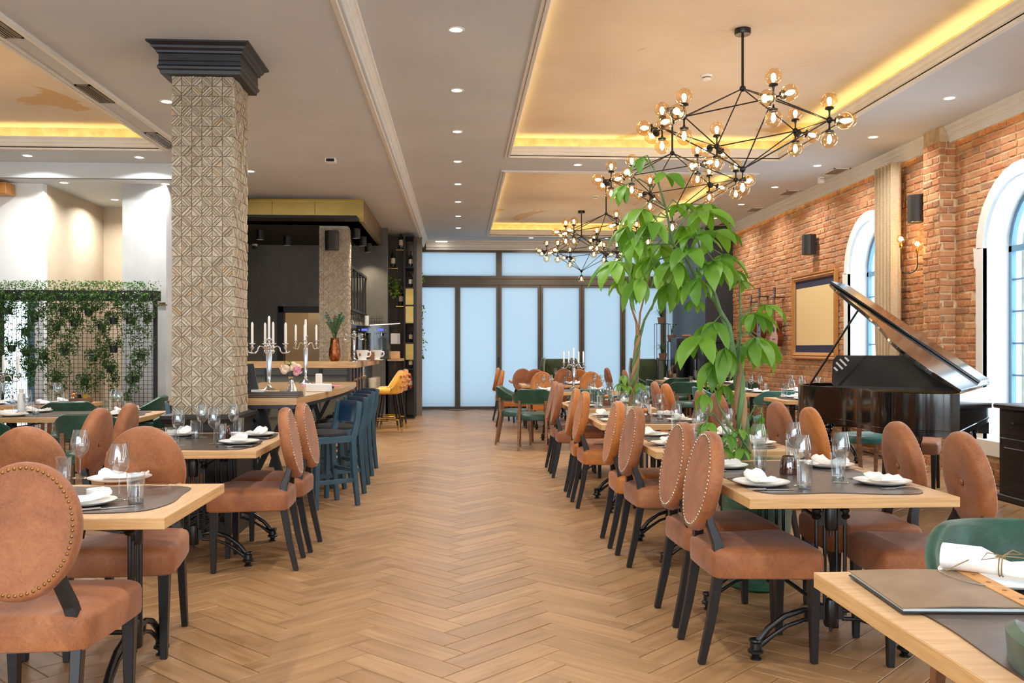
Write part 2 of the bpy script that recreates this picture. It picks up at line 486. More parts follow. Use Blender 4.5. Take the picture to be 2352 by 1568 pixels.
M['amber_liquid'] = pmat('amber_liquor', (120,52,20), rough=.1, coat=.5)
M['petal_p'] = pmat('pink_petal', (226,150,176), (238,190,200), 14, rough=.7)
M['petal_c'] = pmat('cream_petal', (246,222,190), (252,238,220), 14, rough=.7)
M['petal_v'] = pmat('lilac_petal', (222,196,226), (238,220,238), 14, rough=.7)
M['orange'] = pmat('orange_ceramic', (224,128,60), rough=.35)
M['guitar'] = pmat('guitar_spruce', (190,140,110), (204,156,126), 4, 4, (1,1,6), rough=.3)
M['guitar_side'] = pmat('guitar_mahogany', (92,42,22), rough=.2, coat=.5)
M['twine'] = pmat('jute_twine', (136,112,74), rough=.9)
M['drum'] = pmat('red_drum', (176,52,26), (206,120,60), 9, rough=.5)
M['book'] = pmat('book_cover', (200,120,150), rough=.7)
M['plinth'] = pmat('black_plinth', (26,24,24), (34,32,31), 6, rough=.5)
# ================================================================ THE SETTING
XW = 5.15          # inner face of the brick wall
ZC, ZT, ZL = 3.62, 3.87, 3.48     # main ceiling, tray ceiling, left ceiling
YF = 19.85         # glazed far wall
YB = -4.6          # wall behind the camera

# ---- floor: herringbone planks
PL, PW, GAP = 0.592, 0.1385, 0.0018
floor = struct('floor', MB().box(-8.2, XW + .5, YB, YF + .3, -.12, -.006), M['grout'], label='oak herringbone plank floor')
def plank_mesh(name, rects):
    """rects: (origin, dir, length, width) -> one mesh with UV in metres along the grain"""
    vs, fs, uv = [], [], []
    for (o, d, L, Wd) in rects:
        d = Vector((d[0], d[1], 0)); s = Vector((-d.y, d.x, 0)); o = Vector((o[0], o[1], 0))
        b = len(vs); c = .0022
        g = GAP
        for (ins, z) in ((g, -.02), (g, -c), (g + c, 0.0)):
            for (a, e) in ((ins, ins), (L-ins, ins), (L-ins, Wd-ins), (ins, Wd-ins)):
                p = o + d*a + s*e; vs.append((p.x, p.y, z))
        quads = [(b+8, b+9, b+10, b+11)]
        for k in (0, 4):
            quads += [(b+k+i, b+k+(i+1) % 4, b+k+4+(i+1) % 4, b+k+4+i) for i in range(4)]
        for q in quads:
            fs.append(q)
            for vi in q:
                p = Vector((vs[vi][0], vs[vi][1], 0)) - o
                uv.append((p.dot(d), p.dot(s)))
    me = bpy.data.meshes.new(name); me.from_pydata(vs, [], fs)
    ul = me.uv_layers.new(name='UVMap')
    ul.data.foreach_set('uv', [x for t in uv for x in t])
    me.materials.append(M['plank'])
    return me
q2 = 1/math.sqrt(2)
p_dir, q_dir = Vector((q2, q2)), Vector((-q2, q2))
OX, OY = 0.025, 4.981 % (PW*math.sqrt(2))
planks = []
for m in range(-13, 9):
    for k in range(-70, 160):
        P0, Q0 = k*PW + m*PL, k*PW - m*PL
        for kind in (0, 1):
            if kind == 0: a, e, d = P0, Q0, p_dir
            else: a, e, d = P0 + PW, Q0 + PW, q_dir
            o = p_dir*a + q_dir*e + Vector((OX, OY))
            L = PL; s = Vector((-d.y, d.x))
            cx = o + d*(L/2) + s*(PW/2)
            if not (-7.9 < cx.x < XW - .12 and YB + .3 < cx.y < YF - .25): continue
            planks.append((o, d, L, PW, cx, kind))
def vis(cx):
    dd = cx.x*_s + cx.y*_c
    if dd < .6: return -1
    px = 1176 + F_PX*(cx.x*_c - cx.y*_s)/dd; py = HORIZON + F_PX*CAM_H/dd
    if px < -60 or px > 2420 or py > 1640: return -1
    w = 1.0
    if cx.x < -2.4 or cx.x > 4.2: w = .3
    return w/dd**3
order = sorted(planks, key=lambda t: -vis(t[4]))
pm = plank_mesh('plank', [((0, 0), (1, 0), PL, PW)])
for (o, d, L, w_, cx, kind) in order[:300]:
    b = link('plank', pm, None, floor, (o.x, o.y, 0), (0, 0, math.atan2(d.y, d.x)))
rest = link('plank_field', plank_mesh('plank_field', [(o, d, L, w_) for (o, d, L, w_, cx, kind) in order[300:]]), None, floor)
rest['kind'] = 'stuff'

# ---- added slab and outer shell (keeps the sky out where there are no windows)
struct('sky_shield', MB().box(-8.4, XW + .7, YB - .2, 11.6, 4.15, 4.3).box(-5.35, XW + .7, 11.6, YF + .3, 4.15, 4.3), M['ceiling'], label='unseen slab added above the ceilings to keep sky light out')
struct('wall_left', MB().box(-8.4, -8.2, YB - .2, 11.55, -.1, 4.2), M['white_wall'], label='white side wall far to the left')
wb = MB()                                                    # unseen wall behind the camera, wide openings added to let daylight in
for x0, x1 in ((-8.2, -7.2), (-4.6, -4.3), (-1.4, -1.1), (1.8, 2.1), (4.7, XW + .4)):
    wb.box(x0, x1, YB - .2, YB, 0, 4.2)
for x0, x1 in ((-7.2, -4.6), (-4.3, -1.4), (-1.1, 1.8), (2.1, 4.7)):
    wb.box(x0, x1, YB - .2, YB, 0, .35); wb.box(x0, x1, YB - .2, YB, 3.2, 4.2)
struct('wall_back', wb, M['white_wall'], label='unseen wall behind the camera with wide openings added for daylight')

# ---- main ceiling with two trays
T1 = (.60, 3.88, 3.9, 11.04); T2 = (.60, 3.88, 12.0, 18.83)
cm = MB()
cx0, cx1 = -.76, XW + .45
def slab(x0, x1, y0, y1, z=ZC): cm.box(x0, x1, y0, y1, z, z + .03)
slab(cx0, T1[0], YB, YF); slab(T1[1], cx1, YB, YF)
slab(T1[0], T1[1], YB, T1[2]); slab(T1[0], T1[1], T1[3], T2[2]); slab(T1[0], T1[1], T2[3], YF)
ceiling = struct('ceiling', cm, M['ceiling'], label='white plasterboard ceiling with two recessed trays')
def tray(t, z0, zt, n, leftopen=False):
    x0, x1, y0, y1 = t; s = .15
    mb = MB().box(x0 - s, x1 + s, y0 - s, y1 + s, zt, zt + .04)
    o = struct('ceiling_tray', mb, M['plaster'], label='recessed tray ceiling in cream plaster with ochre worn patches')
    wl = MB()
    for a in ((x0-s-.03, x0-s, y0-s, y1+s), (x1+s, x1+s+.03, y0-s, y1+s), (x0-s, x1+s, y0-s-.03, y0-s), (x0-s, x1+s, y1+s, y1+s+.03)):
        wl.box(a[0], a[1], a[2], a[3], z0 + .03, zt)
    wl.build('cove_band', M['cove_band'], o)
    # lip moulding: profile swept round the opening (u inward, z up)
    prof = [(-.03, -.018), (-.004, -.020), (.0, -.006), (.0, .010), (.012, .020), (.012, .045), (.022, .055), (.022, .085), (.034, .098), (.034, .115), (-.01, .115), (-.03, .1)]
    rings = []
    for u, z in prof:
        rings.append([(x0+u, y0+u, z0+z), (x1-u, y0+u, z0+z), (x1-u, y1-u, z0+z), (x0+u, y1-u, z0+z)])
    lip = MB(); lip.loft(rings, caps=False)
    n_ = len(prof)
    lip.f += [((n_-1)*4+i, (n_-1)*4+(i+1) % 4, (i+1) % 4, i) for i in range(4)]
    lip.build('cove_moulding', M['moulding'], o)
    bead = MB()
    for du in (-.045,):
        for a in ((x0-.06, x0-.035, y0-.06, y1+.06), (x1+.035, x1+.06, y0-.06, y1+.06)):
            bead.box(a[0], a[1], a[2], a[3], z0-.012, z0)
        for a in ((x0-.035, x1+.035, y0-.06, y0-.035), (x0-.035, x1+.035, y1+.035, y1+.06)):
            bead.box(a[0], a[1], a[2], a[3], z0-.012, z0)
    bead.build('cove_bead', M['moulding'], o)
    led = MB(); w = .012; m = -.075
    for a in ((x0+m-w, x0+m+w, y0, y1), (x1-m-w, x1-m+w, y0, y1), (x0, x1, y0+m-w, y0+m+w), (x0, x1, y1-m-w, y1-m+w)):
        led.box(a[0], a[1], a[2], a[3], z0+.035, z0+.055)
    led.build('led_strip', M['led'], o)
    return o
tray(T1, ZC, ZT, 1); tray(T2, ZC, ZT, 2)

# ---- left ceiling, lower than the main one, with the moulded step between them
XS = -2.946
TL = (-7.6, -3.227, 3.0, 10.22)
cl = MB()
def slab2(x0, x1, y0, y1, z=ZL): cl.box(x0, x1, y0, y1, z, z + .03)
slab2(TL[1], -.74, YB, 18.1); slab2(-8.2, TL[1], YB, TL[2]); slab2(-8.2, TL[0], TL[2], TL[3]); slab2(-8.2, TL[1], TL[3], 11.1)
struct('ceiling_left', cl, M['ceiling'], label='lower white ceiling over the bar side')
tl = tray(TL, ZL, ZL + .25, 3)
def sweep_y(prof, y0, y1):
    n = len(prof); mb = MB()
    return mb.loft([[(x, y0, z) for x, z in prof], [(x, y1, z) for x, z in prof]], caps=True)
struct('trim_1', sweep_y([(-.80, 3.48), (-.80, 3.468), (-.765, 3.466), (-.755, 3.50), (-.742, 3.505), (-.742, 3.54), (-.725, 3.552), (-.722, 3.575), (-.70, 3.60), (-.685, 3.605), (-.68, 3.62), (-.80, 3.66)], YB, YF), M['moulding'], label='stepped white moulding between main and lower ceiling')
struct('trim_2', sweep_y([(XS-.05, ZL), (XS-.05, ZL-.022), (XS-.012, ZL-.03), (XS, ZL-.03), (XS, ZL)], YB, 11.1), M['moulding'], label='narrow white bead along the left ceiling')
# bulkhead and lower soffit at the far left
sf = MB().box(-8.2, -3.3, 11.05, 11.5, 3.30, 3.33).box(-5.3, -3.3, 11.5, 16.9, 3.30, 3.33); sf.box(-8.2, -3.3, 11.02, 11.08, 3.30, 3.52); sf.box(-3.33, -3.27, 11.02, 16.9, 3.30, 3.52)
struct('ceiling_soffit', sf, M['ceiling'], label='lowered white soffit beyond the leafy screen')
# ---- crown at the brick wall, set off the wall for a strip of light
struct('trim_3', sweep_y([(5.02, 3.62), (5.03, 3.60), (5.03, 3.585), (5.05, 3.575), (5.052, 3.54), (5.068, 3.53), (5.068, 3.515), (5.075, 3.51), (5.075, 3.452), (5.09, 3.447), (5.095, 3.62)], YB, YF), M['moulding'], label='white cornice standing off the brick wall')
struct('trim_light', MB().box(5.10, 5.115, YB + .3, 17.0, 3.56, 3.575), M['led'], label='warm strip light hidden behind the brick wall cornice')
# cornice over the far glazing
fp = [(YF-.16, 3.62), (YF-.15, 3.60), (YF-.15, 3.585), (YF-.11, 3.565), (YF-.11, 3.545), (YF-.09, 3.535), (YF-.09, 3.47), (YF-.06, 3.46), (YF-.06, 3.42), (YF+.05, 3.42), (YF+.05, 3.62)]
mbf = MB(); mbf.loft([[(-.72, y, z) for y, z in fp], [(XW, y, z) for y, z in fp]])
struct('trim_4', mbf, M['moulding'], label='cream cornice above the folding glass doors')

# ---- brick wall with arched windows
WIN = [11.34, 8.17, 5.0, 1.83, -1.34]; RO, RI, ZSP, ZSILL = .75, .62, 2.30, .43
DEPTH = .30; Y_END = 17.15
wall = MB(); NA = 16
def arc(yc, r, n=NA): return [(yc + r*math.cos(PI - PI*i/n), ZSP + r*math.sin(PI*i/n)) for i in range(n+1)]
edges = [YB] + sum([[yc-RI, yc+RI] for yc in sorted(WIN)], []) + [Y_END]
for i in range(0, len(edges), 2):
    y0, y1 = edges[i], edges[i+1]
    wall.add([(XW,y0,0),(XW,y1,0),(XW,y1,4.2),(XW,y0,4.2)], [(0,1,2,3)])
for yc in WIN:
    wall.add([(XW,yc-RI,0),(XW,yc+RI,0),(XW,yc+RI,ZSILL-.15),(XW,yc-RI,ZSILL-.15)], [(0,1,2,3)])
    a = arc(yc, RI)
    for (ya, za), (yb, zb) in zip(a, a[1:]):
        wall.add([(XW,ya,za),(XW,yb,zb),(XW,yb,4.2),(XW,ya,4.2)], [(0,1,2,3)])
wr = struct('wall_right', wall, M['mortar'], label='old exposed brick wall with arched windows')
# outside skin so that no sky gets in beside the reveals
sk = MB()
for i in range(0, len(edges), 2): sk.box(XW+DEPTH+.08, XW+DEPTH+.1, edges[i]-.03, edges[i+1]+.03, 0, 4.2)
for yc in WIN:
    sk.box(XW+DEPTH+.08, XW+DEPTH+.1, yc-RI-.03, yc+RI+.03, 0, ZSILL-.1)
    a = arc(yc, RI+.02)
    for (ya, za), (yb, zb) in zip(a, a[1:]):
        sk.hexa([(XW+DEPTH+.08,ya,za),(XW+DEPTH+.1,ya,za),(XW+DEPTH+.1,yb,zb),(XW+DEPTH+.08,yb,zb)], [(XW+DEPTH+.08,ya,4.2),(XW+DEPTH+.1,ya,4.2),(XW+DEPTH+.1,yb,4.2),(XW+DEPTH+.08,yb,4.2)])
sk.build('outer_leaf', M['mortar'], wr)
# bricks: English bond with wobble
BH, BL = .064, .235; CY = .0755
rb = random.Random(3)
def in_window(y, z, pad=.0):
    for yc in WIN:
        if abs(y-yc) < RO + pad and ZSILL - .17 < z < ZSP: return True
        if z >= ZSP and math.hypot(y-yc, z-ZSP) < RO + pad: return True
    return False
brick_list = []
PIL = (9.32, 9.66, .17)
def lay(x, y0, y1, z0, z1, skipwin=True, normal='x'):
    row = 0; z = z0 + .006
    while z + BH < z1 + .03:
        L = BL if row % 2 == 0 else .112
        y = y0 - rb.uniform(0, L)
        while y < y1:
            l = L*rb.uniform(.9, 1.06)
            ya, yb = max(y, y0), min(y + l, y1)
            if yb - ya > .03 and not (skipwin and in_window((ya+yb)/2, z + BH/2, -.02)):
                brick_list.append((x, ya, yb, z + rb.uniform(-.004, .004), BH*rb.uniform(.88, 1.04), rb.uniform(.004, .016), normal))
            y += l + rb.uniform(.008, .016)
        z += CY; row += 1
lay(XW, 4.2, PIL[0], 0, 3.6); lay(XW, PIL[1], Y_END, 0, 3.6)
def brick_mesh(name, items):
    vs, fs = [], []
    for (x, ya, yb, z, h, pr, nrm) in items:
        j = lambda s=.005: rb.uniform(-s, s)
        b = len(vs); c = .008
        back = [(ya, z), (yb, z), (yb, z+h), (ya, z+h)]
        mid = [(ya+.001+j(.003), z+j(.003)), (yb+j(.003), z+j(.003)), (yb+j(.003), z+h+j(.003)), (ya+j(.003), z+h+j(.003))]
        front = [(ya+c+j(), z+c+j(.003)), (yb-c+j(), z+c+j(.003)), (yb-c+j(), z+h-c+j(.003)), (ya+c+j(), z+h-c+j(.003))]
        for ring, off in ((back, .02), (mid, -pr*.45), (front, -pr)):
            for (y, zz) in ring:
                if nrm == 'x': vs.append((x + off + j(.0015), y, zz))
                else: vs.append((y, x + off + j(.0015), zz))
        # recess the brick material inside the frame of its bed joint
        for k in (0, 4):
            fs += [(b+k+i, b+k+(i+1) % 4, b+k+4+(i+1) % 4, b+k+4+i) for i in range(4)]
        fs.append((b+8, b+9, b+10, b+11))
    me = bpy.data.meshes.new(name); me.from_pydata(vs, [], fs); me.materials.append(M['brick'])
    return me
def bview(it):
    y = (it[1]+it[2])/2; x = it[0]
    if it[6] != 'x': x, y = y, x
    dd = x*_s + y*_c; px = 1176 + F_PX*(x*_c - y*_s)/dd; py = HORIZON - F_PX*(it[3]-CAM_H)/dd
    if px > 2352 or py > 1130: return -1
    occl = .35 if (py > 830) else 1.0
    return occl*(it[2]-it[1])/dd**2
# pilaster bricks: front face and the return facing the camera
pil = MB().box(XW-PIL[2], XW, PIL[0], PIL[1], 0, 3.62)
pil.build('pier_core', M['mortar'], wr)
lay(XW-PIL[2], PIL[0], PIL[1], 0, 3.45, False)
lay(PIL[0], XW-PIL[2], XW, 0, 3.45, False, 'y')
brick_list.sort(key=lambda t: -bview(t))
for it in brick_list[:300]:
    link('brick', brick_mesh('brick', [it]), None, wr)
br = link('brick_field', brick_mesh('brick_field', brick_list[300:]), None, wr); br['kind'] = 'stuff'

# windows: moulded white surround, reveal, sill, blue steel frame, panes
for n, yc in enumerate(WIN):
    w = thing('window_%d' % (n+1), 'arched window with white moulded surround and blue steel frame' + ['', ', nearest to the piano', '', '', ''][n] if n < 2 else 'arched brick-wall window outside the view', None)
    w['kind'] = 'structure'; w['label'] = ['arched window half hidden by the linen curtain', 'tall arched window beside the piano and black cabinet', 'arched window in the brick wall beside the camera', 'arched window in the brick wall behind the camera', 'last arched window near the wall behind the camera'][n]
    # surround, with the hood label at the springing
    sur = MB()
    path_o = [(yc-RO, ZSILL-.02)] + [(yc-RO, 2.10), (yc-RO-.03, 2.12), (yc-RO-.045, 2.32)] + arc(yc, RO)[0:] + [(yc+RO+.045, 2.32), (yc+RO+.03, 2.12), (yc+RO, 2.10), (yc+RO, ZSILL-.02)]
    path_i = [(yc-RI, ZSILL-.02), (yc-RI, 2.10), (yc-RI, 2.12), (yc-RI, 2.29)] + arc(yc, RI) + [(yc+RI, 2.29), (yc+RI, 2.12), (yc+RI, 2.10), (yc+RI, ZSILL-.02)]
    ring = []
    for (yo, zo), (yi, zi) in zip(path_o, path_i):
        ring.append([(XW+.02, yo, zo), (XW-.018, yo, zo), (XW-.022, (yo*.7+yi*.3), (zo*.7+zi*.3)), (XW-.022, yi, zi), (XW+.02, yi, zi)])
    sur.loft(ring); sur.build('surround', M['moulding'], w)
    rv = MB(); a = [(yc-RI, ZSILL)] + arc(yc, RI) + [(yc+RI, ZSILL)]
    for (ya, za), (yb, zb) in zip(a, a[1:]):
        rv.add([(XW-.02,ya,za),(XW+DEPTH+.1,ya,za),(XW+DEPTH+.1,yb,zb),(XW-.02,yb,zb)], [(0,1,2,3)])
    rv.build('reveal', M['white_wall'], w, smooth=30)
    MB().box(XW-.05, XW+DEPTH+.1, yc-RO+.02, yc+RO-.02, ZSILL-.15, ZSILL).build('sill', M['moulding'], w, bevel=.006)
    xf = XW + DEPTH - .06; fw = .05
    fr = MB(); oo = [(yc-RI+.004, ZSILL)] + arc(yc, RI-.004) + [(yc+RI-.004, ZSILL)]; ii = [(yc-RI+fw, ZSILL+fw)] + arc(yc, RI-fw) + [(yc+RI-fw, ZSILL+fw)]
    fr.loft([[(xf, yo, zo), (xf+.05, yo, zo), (xf+.05, yi, zi), (xf, yi, zi)] for (yo, zo), (yi, zi) in zip(oo, ii)])
    fr.box(xf, xf+.05, yc-RI, yc+RI, ZSILL, ZSILL+fw); fr.box(xf, xf+.05, yc-RI, yc+RI, ZSP-.04, ZSP+.02); fr.box(xf, xf+.05, yc-.03, yc+.03, ZSILL, ZSP)
    f = fr.build('window_frame', M['blue_frame'], w)
    bars = MB()
    for k in range(1, 6): bars.box(xf+.015, xf+.035, yc-RI+.03, yc+RI-.03, ZSILL+k*.312-.009, ZSILL+k*.312+.009)
    for yy in (yc-.31, yc+.31): bars.box(xf+.015, xf+.035, yy-.009, yy+.009, ZSILL, ZSP)
    bars.build('glazing_bar', M['blue_frame'], w)
    for sx in (-1, 1):
        y0 = yc+.03 if sx > 0 else yc-RI+fw; y1 = yc+RI-fw if sx > 0 else yc-.03
        MB().add([(xf+.025,y0,ZSILL+fw),(xf+.025,y1,ZSILL+fw),(xf+.025,y1,ZSP-.04),(xf+.025,y0,ZSP-.04)], [(0,1,2,3)]).build('pane', M['pane'], w)
    pa = MB(); pts = arc(yc, RI-.03); nn = len(pts)
    pa.add([(xf+.025, y, max(z, ZSP+.02)) for y, z in pts], [tuple(range(nn))]); pa.build('pane', M['pane'], w)

# ---- dark pier and panel at the far right end of the brick wall
struct('wall_pier', MB().box(4.62, XW+.5, Y_END, YF+.2, 0, 4.2), M['dark_steel'], label='dark grey panelled pier at the end of the brick wall')

# ---- far wall: folding frosted glass doors and transom lights
def oy(px): return ony(px, 700, YF)[0]
xs = [oy(p) for p in (962, 1051, 1146, 1241, 1336, 1430, 1523, 1618)]
ZD0, ZD1, ZT0, ZT1 = 0.0, 2.68, 2.87, 3.42
fwall = MB().box(-5.35, xs[0]-.02, YF, YF+.1, 0, 4.2); fwall.box(xs[-1]+.0, XW+.5, YF, YF+.1, 0, 4.2); fwall.box(xs[0]-.02, xs[-1], YF, YF+.1, ZT1, 4.2)
struct('wall_front', fwall, M['dark_wall2'], label='far wall framing the folding glass doors')
for i in range(7):
    d = thing('door_%d' % (i+1), None, None); d['kind'] = 'structure'
    d['label'] = '%s frosted folding glass door leaf in bronze frame' % ['first, nearest the bottle shelf', 'second', 'third', 'fourth', 'fifth', 'sixth, behind the plant stands', 'seventh, beside the dark pier'][i]
    a, b = xs[i]+.006, xs[i+1]-.006; s = .05
    fr = MB().box(a, a+s, YF-.03, YF+.04, 0, ZD1); fr.box(b-s, b, YF-.03, YF+.04, 0, ZD1); fr.box(a+s, b-s, YF-.03, YF+.04, 0, .065); fr.box(a+s, b-s, YF-.03, YF+.04, ZD1-.06, ZD1)
    fr.box(b-.004, b+.016, YF+.0, YF+.03, 0, ZD1)  # strip added behind the leaf joint to stop daylight leaking through
    fr.build('door_frame', M['bronze_frame'], d)
    MB().add([(a+s,YF,.065),(b-s,YF,.065),(b-s,YF,ZD1-.06),(a+s,YF,ZD1-.06)], [(0,1,2,3)]).build('pane', M['frosted'], d)
    if i in (1, 3, 5): MB().box(b-.012, b+.012, YF-.055, YF-.03, .95, 1.13).build('door_handle', M['black_metal'], d)
tr = MB().box(xs[0], xs[-1], YF-.04, YF+.06, ZD1, ZD1+.075); tr.box(xs[0], xs[-1], YF-.02, YF+.04, ZD1+.075, ZT0-.06); tr.box(xs[0], xs[-1], YF-.03, YF+.05, ZT0-.06, ZT0); tr.box(xs[0], xs[-1], YF-.03, YF+.05, ZT1-.05, ZT1)
tw = struct('window_transom', tr, M['bronze_frame'], label='bronze framed frosted transom lights above the folding doors')
tx = [xs[0]+.0, oy(1146), oy(1422), xs[-1]]
for i in range(3):
    s = .06
    f = MB()
    f.box(tx[i], tx[i]+s, YF-.03, YF+.05, ZT0, ZT1-.05); f.box(tx[i+1]-s, tx[i+1], YF-.03, YF+.05, ZT0, ZT1-.05)
    f.build('transom_frame', M['bronze_frame'], tw)
    MB().add([(tx[i]+s,YF,ZT0),(tx[i+1]-s,YF,ZT0),(tx[i+1]-s,YF,ZT1-.05),(tx[i]+s,YF,ZT1-.05)], [(0,1,2,3)]).build('pane', M['frosted'], tw)

# ---- left: white wall, corridor, grey wall, glazed opening
YW = 11.4
lw = MB()
wx = ony(98, 600, YW)[0]; gx = ony(281, 600, YW)[0]
lw.box(-8.2, wx, YW, YW+.12, 1.95, 4.2); lw.box(-8.2, -7.3, YW, YW+.12, 0, 1.95); lw.box(wx-.1, wx, YW, YW+.12, 0, 1.95)
struct('wall_white', lw, M['white_wall'], label='white wall behind the leafy screen')
wnd = thing('window_6', None, None); wnd['kind'] = 'structure'; wnd['label'] = 'tall blue framed glazing low in the white wall behind the ivy'
fr = MB(); 
for x in (-7.3, -6.4, wx-.19): fr.box(x, x+.09, YW+.02, YW+.09, 0, 1.95)
fr.box(-7.3, wx-.1, YW+.02, YW+.09, 1.88, 1.95); fr.box(-7.3, wx-.1, YW+.02, YW+.09, 0, .1)
fr.build('window_frame', M['blue_frame'], wnd)
MB().add([(-7.3,YW+.05,0),(wx-.1,YW+.05,0),(wx-.1,YW+.05,1.95),(-7.3,YW+.05,1.95)],[(0,1,2,3)]).build('pane', M['pane'], wnd)
co = MB().box(wx-.14, wx-.12, YW+.1, YF+.2, 0, 4.2).box(wx-.12, wx, YW+.12, 13.4, 0, 3.32); co.box(wx, gx+.4, 13.3, 13.4, 0, 3.32)
struct('wall_corridor', co, M['beige_wall'], label='beige corridor walls beside the grey wall')
gw = MB().box(gx, -3.55, YW, YW+.3, 0, 3.32)
struct('wall_grey', gw, M['grey_wall'], label='grey limewashed wall behind the tiled column')
# small brass lettering on the grey wall: illegible at this distance, a bar with short strokes
sg = thing('wall_sign', 'small brass lettering sign on the grey wall by the screen post', 'sign', (0, 0, 0))
X0, Z0 = ony(362, 700, YW-.02); X1, _ = ony(384, 700, YW-.02)
MB().box(X0, X1, YW-.025, YW-.012, Z0-.006, Z0+.006).build('bar', M['brass'], sg)
for k in range(6):
    xx = X0 + (X1-X0)*(.06+.13*k)
    MB().box(xx, xx+.012, YW-.025, YW-.012, Z0+.008, Z0+.03).build('letter', M['brass'], sg)

# ---- bar alcove: back wall with doorway, side walls, black ceiling, brass canopy
YBB = 16.7; ZBC = 3.16
dx0, dz = ony(640, 706, YBB); dx1 = dx0 + .95
bw = MB().box(-3.9, dx0, YBB, YBB+.15, 0, 3.5); bw.box(dx1, -1.3, YBB, YBB+.15, 0, 3.5); bw.box(dx0, dx1, YBB, YBB+.15, dz, 3.5)
struct('wall_bar', bw, M['dark_wall'], label='dark polished concrete wall behind the bar')
struct('wall_bar_left', MB().box(-4.0, -3.9, YW+.3, YBB+.1, 0, 3.5), M['dark_wall'], label='dark side wall of the bar alcove')
dr = thing('door_8', None, None); dr['kind'] = 'structure'; dr['label'] = 'black framed doorway to the lit kitchen behind the bar'
fr = MB().box(dx0-.02, dx0+.09, YBB-.03, YBB+.16, 0, dz+.02); fr.box(dx1-.09, dx1+.02, YBB-.03, YBB+.16, 0, dz+.02); fr.box(dx0, dx1, YBB-.03, YBB+.16, dz-.09, dz+.02)
fr.build('door_frame', M['black_metal'], dr)
kr = MB().box(dx0-1.2, dx1+.8, 19.0, 19.1, 0, 3); kr.box(dx0-1.3, dx0-1.2, YBB+.16, 19, 0, 3); kr.box(dx1+.8, dx1+.9, YBB+.16, 19, 0, 3); kr.box(dx0-1.2, dx1+.8, YBB+.16, 19, 2.9, 3)
kr.box(dx0+.35, dx0+.55, 17.8, 18.4, 0, 2.9)
struct('wall_kitchen', kr, M['beige_wall'], label='beige tiled kitchen walls seen through the doorway')
struct('ceiling_bar', MB().box(-3.9, -1.46, 13.2, YBB, ZBC, ZBC+.04), M['black_ceiling'], label='black ceiling over the bar')
struct('wall_shelf', MB().box(-1.95, -.74, 18.1, 18.25, 0, 3.5), M['dark_wall2'], label='taupe concrete wall behind the wine bottle shelf')
struct('wall_shelf_return', MB().box(-1.95, -1.85, YBB+.15, 18.1, 0, 3.5), M['dark_wall2'], label='taupe return wall at the end of the bar')
# brass canopy
cb = thing('bar_canopy', 'brushed brass clad canopy hanging over the bar', 'canopy', (0, 0, 0))
XR = -1.40; YC0 = 13.55
for i, (a, b) in enumerate(((-3.9, -2.72), (-2.715, -2.105), (-2.10, XR))):
    MB().box(a, b, YC0, YC0+.04, ZBC, ZL-.03).build('brass_panel', M['brass_sheet'], cb)
MB().box(-3.9, XR+.0, YC0-.02, YC0+.05, ZL-.03, ZL).build('brass_trim', M['brass'], cb)
for i in range(4):
    y0 = YC0+.04+i*1.06
    MB().box(XR-.04, XR, y0, y0+1.055, ZBC, ZL-.0).build('brass_panel', M['brass_sheet'], cb)
MB().box(-3.9, XR-.04, YC0+.04, 13.95, ZBC, ZBC+.02).build('brass_soffit', M['brass_sheet'], cb)
MB().box(-1.85, XR-.04, 13.95, 17.8, ZBC, ZBC+.02).build('brass_soffit', M['brass_sheet'], cb)
# ================================================================ CEILING FITTINGS
def area(name, loc, power, size, parent, color=(1, .985, .96), spread=150, shape='DISK'):
    l = bpy.data.lights.new(name, 'AREA'); l.shape = shape; l.size = size; l.energy = power; l.color = color; l.spread = R(spread)
    o = bpy.data.objects.new(name, l); COL.objects.link(o); o.location = loc
    if parent is not None: o.parent = parent
    return o
dl_ring = MB().lathe([(.046, .0), (.046, -.004), (.058, -.006), (.064, -.003), (.064, 0)], 24).mesh('trim_ring', 40)
dl_face = MB().lathe([(.047, -.0015), (.0005, -.0015)], 24).mesh('lamp_face')
def downlight(x, y, z, label, w=1.0):
    t = thing('downlight', label, 'downlight', (x, y, z), 0, 'recessed ceiling downlights')
    link('trim_ring', dl_ring, M['plastic_white'], t); link('lamp_face', dl_face, M['lamp'], t)
    area('downlight_beam', (0, 0, -.012), DOWNLIGHT_W*w, .085, t)
ordn = ['first', 'second', 'third', 'fourth', 'fifth', 'sixth', 'seventh', 'eighth', 'ninth', 'tenth', 'eleventh']
ys = [6.68 + 1.573*i for i in range(8)]
for i, y in enumerate(ys): downlight(-.027, y, ZC, '%s recessed downlight of the row above the aisle, counted from the camera' % ordn[i])
for i, y in enumerate(ys): downlight(4.5, y, ZC, '%s recessed downlight of the row along the brick wall, counted from the camera' % ordn[i])
for i, (px, py) in enumerate(((1327, 378), (1600, 382))):
    x, y = onz(px, py, ZC); downlight(x, 11.52, ZC, 'recessed downlight between the two ceiling trays, %s one' % ('left', 'right')[i])
for i, (px, py) in enumerate(((1219, 547), (1390, 548))):
    x, y = onz(px, py, ZC); downlight(x, 19.2, ZC, 'recessed downlight before the cornice of the glass doors, %s one' % ('left', 'right')[i])
for (px, py, nm) in ((383, 233, 'behind the top of the tiled column'), (575, 393, 'right of the tiled column above the bar'),):
    x, y = onz(px, py, ZL); downlight(x, y, ZL, 'recessed downlight in the lower ceiling ' + nm)
for (px, py, nm) in ((63, 357, 'before the left soffit, left one'), (320, 361, 'before the left soffit, right one')):
    x, y = onz(px, py, ZL); downlight(x, y, ZL, 'recessed downlight ' + nm)
for (px, py, nm) in ((147, 419, 'in the soffit over the white wall'), (380, 422, 'in the soffit over the grey wall'), (264, 458, 'in the corridor ceiling')):
    x, y = onz(px, py, 3.30); downlight(x, y, 3.30, 'recessed downlight ' + nm, 1.2)
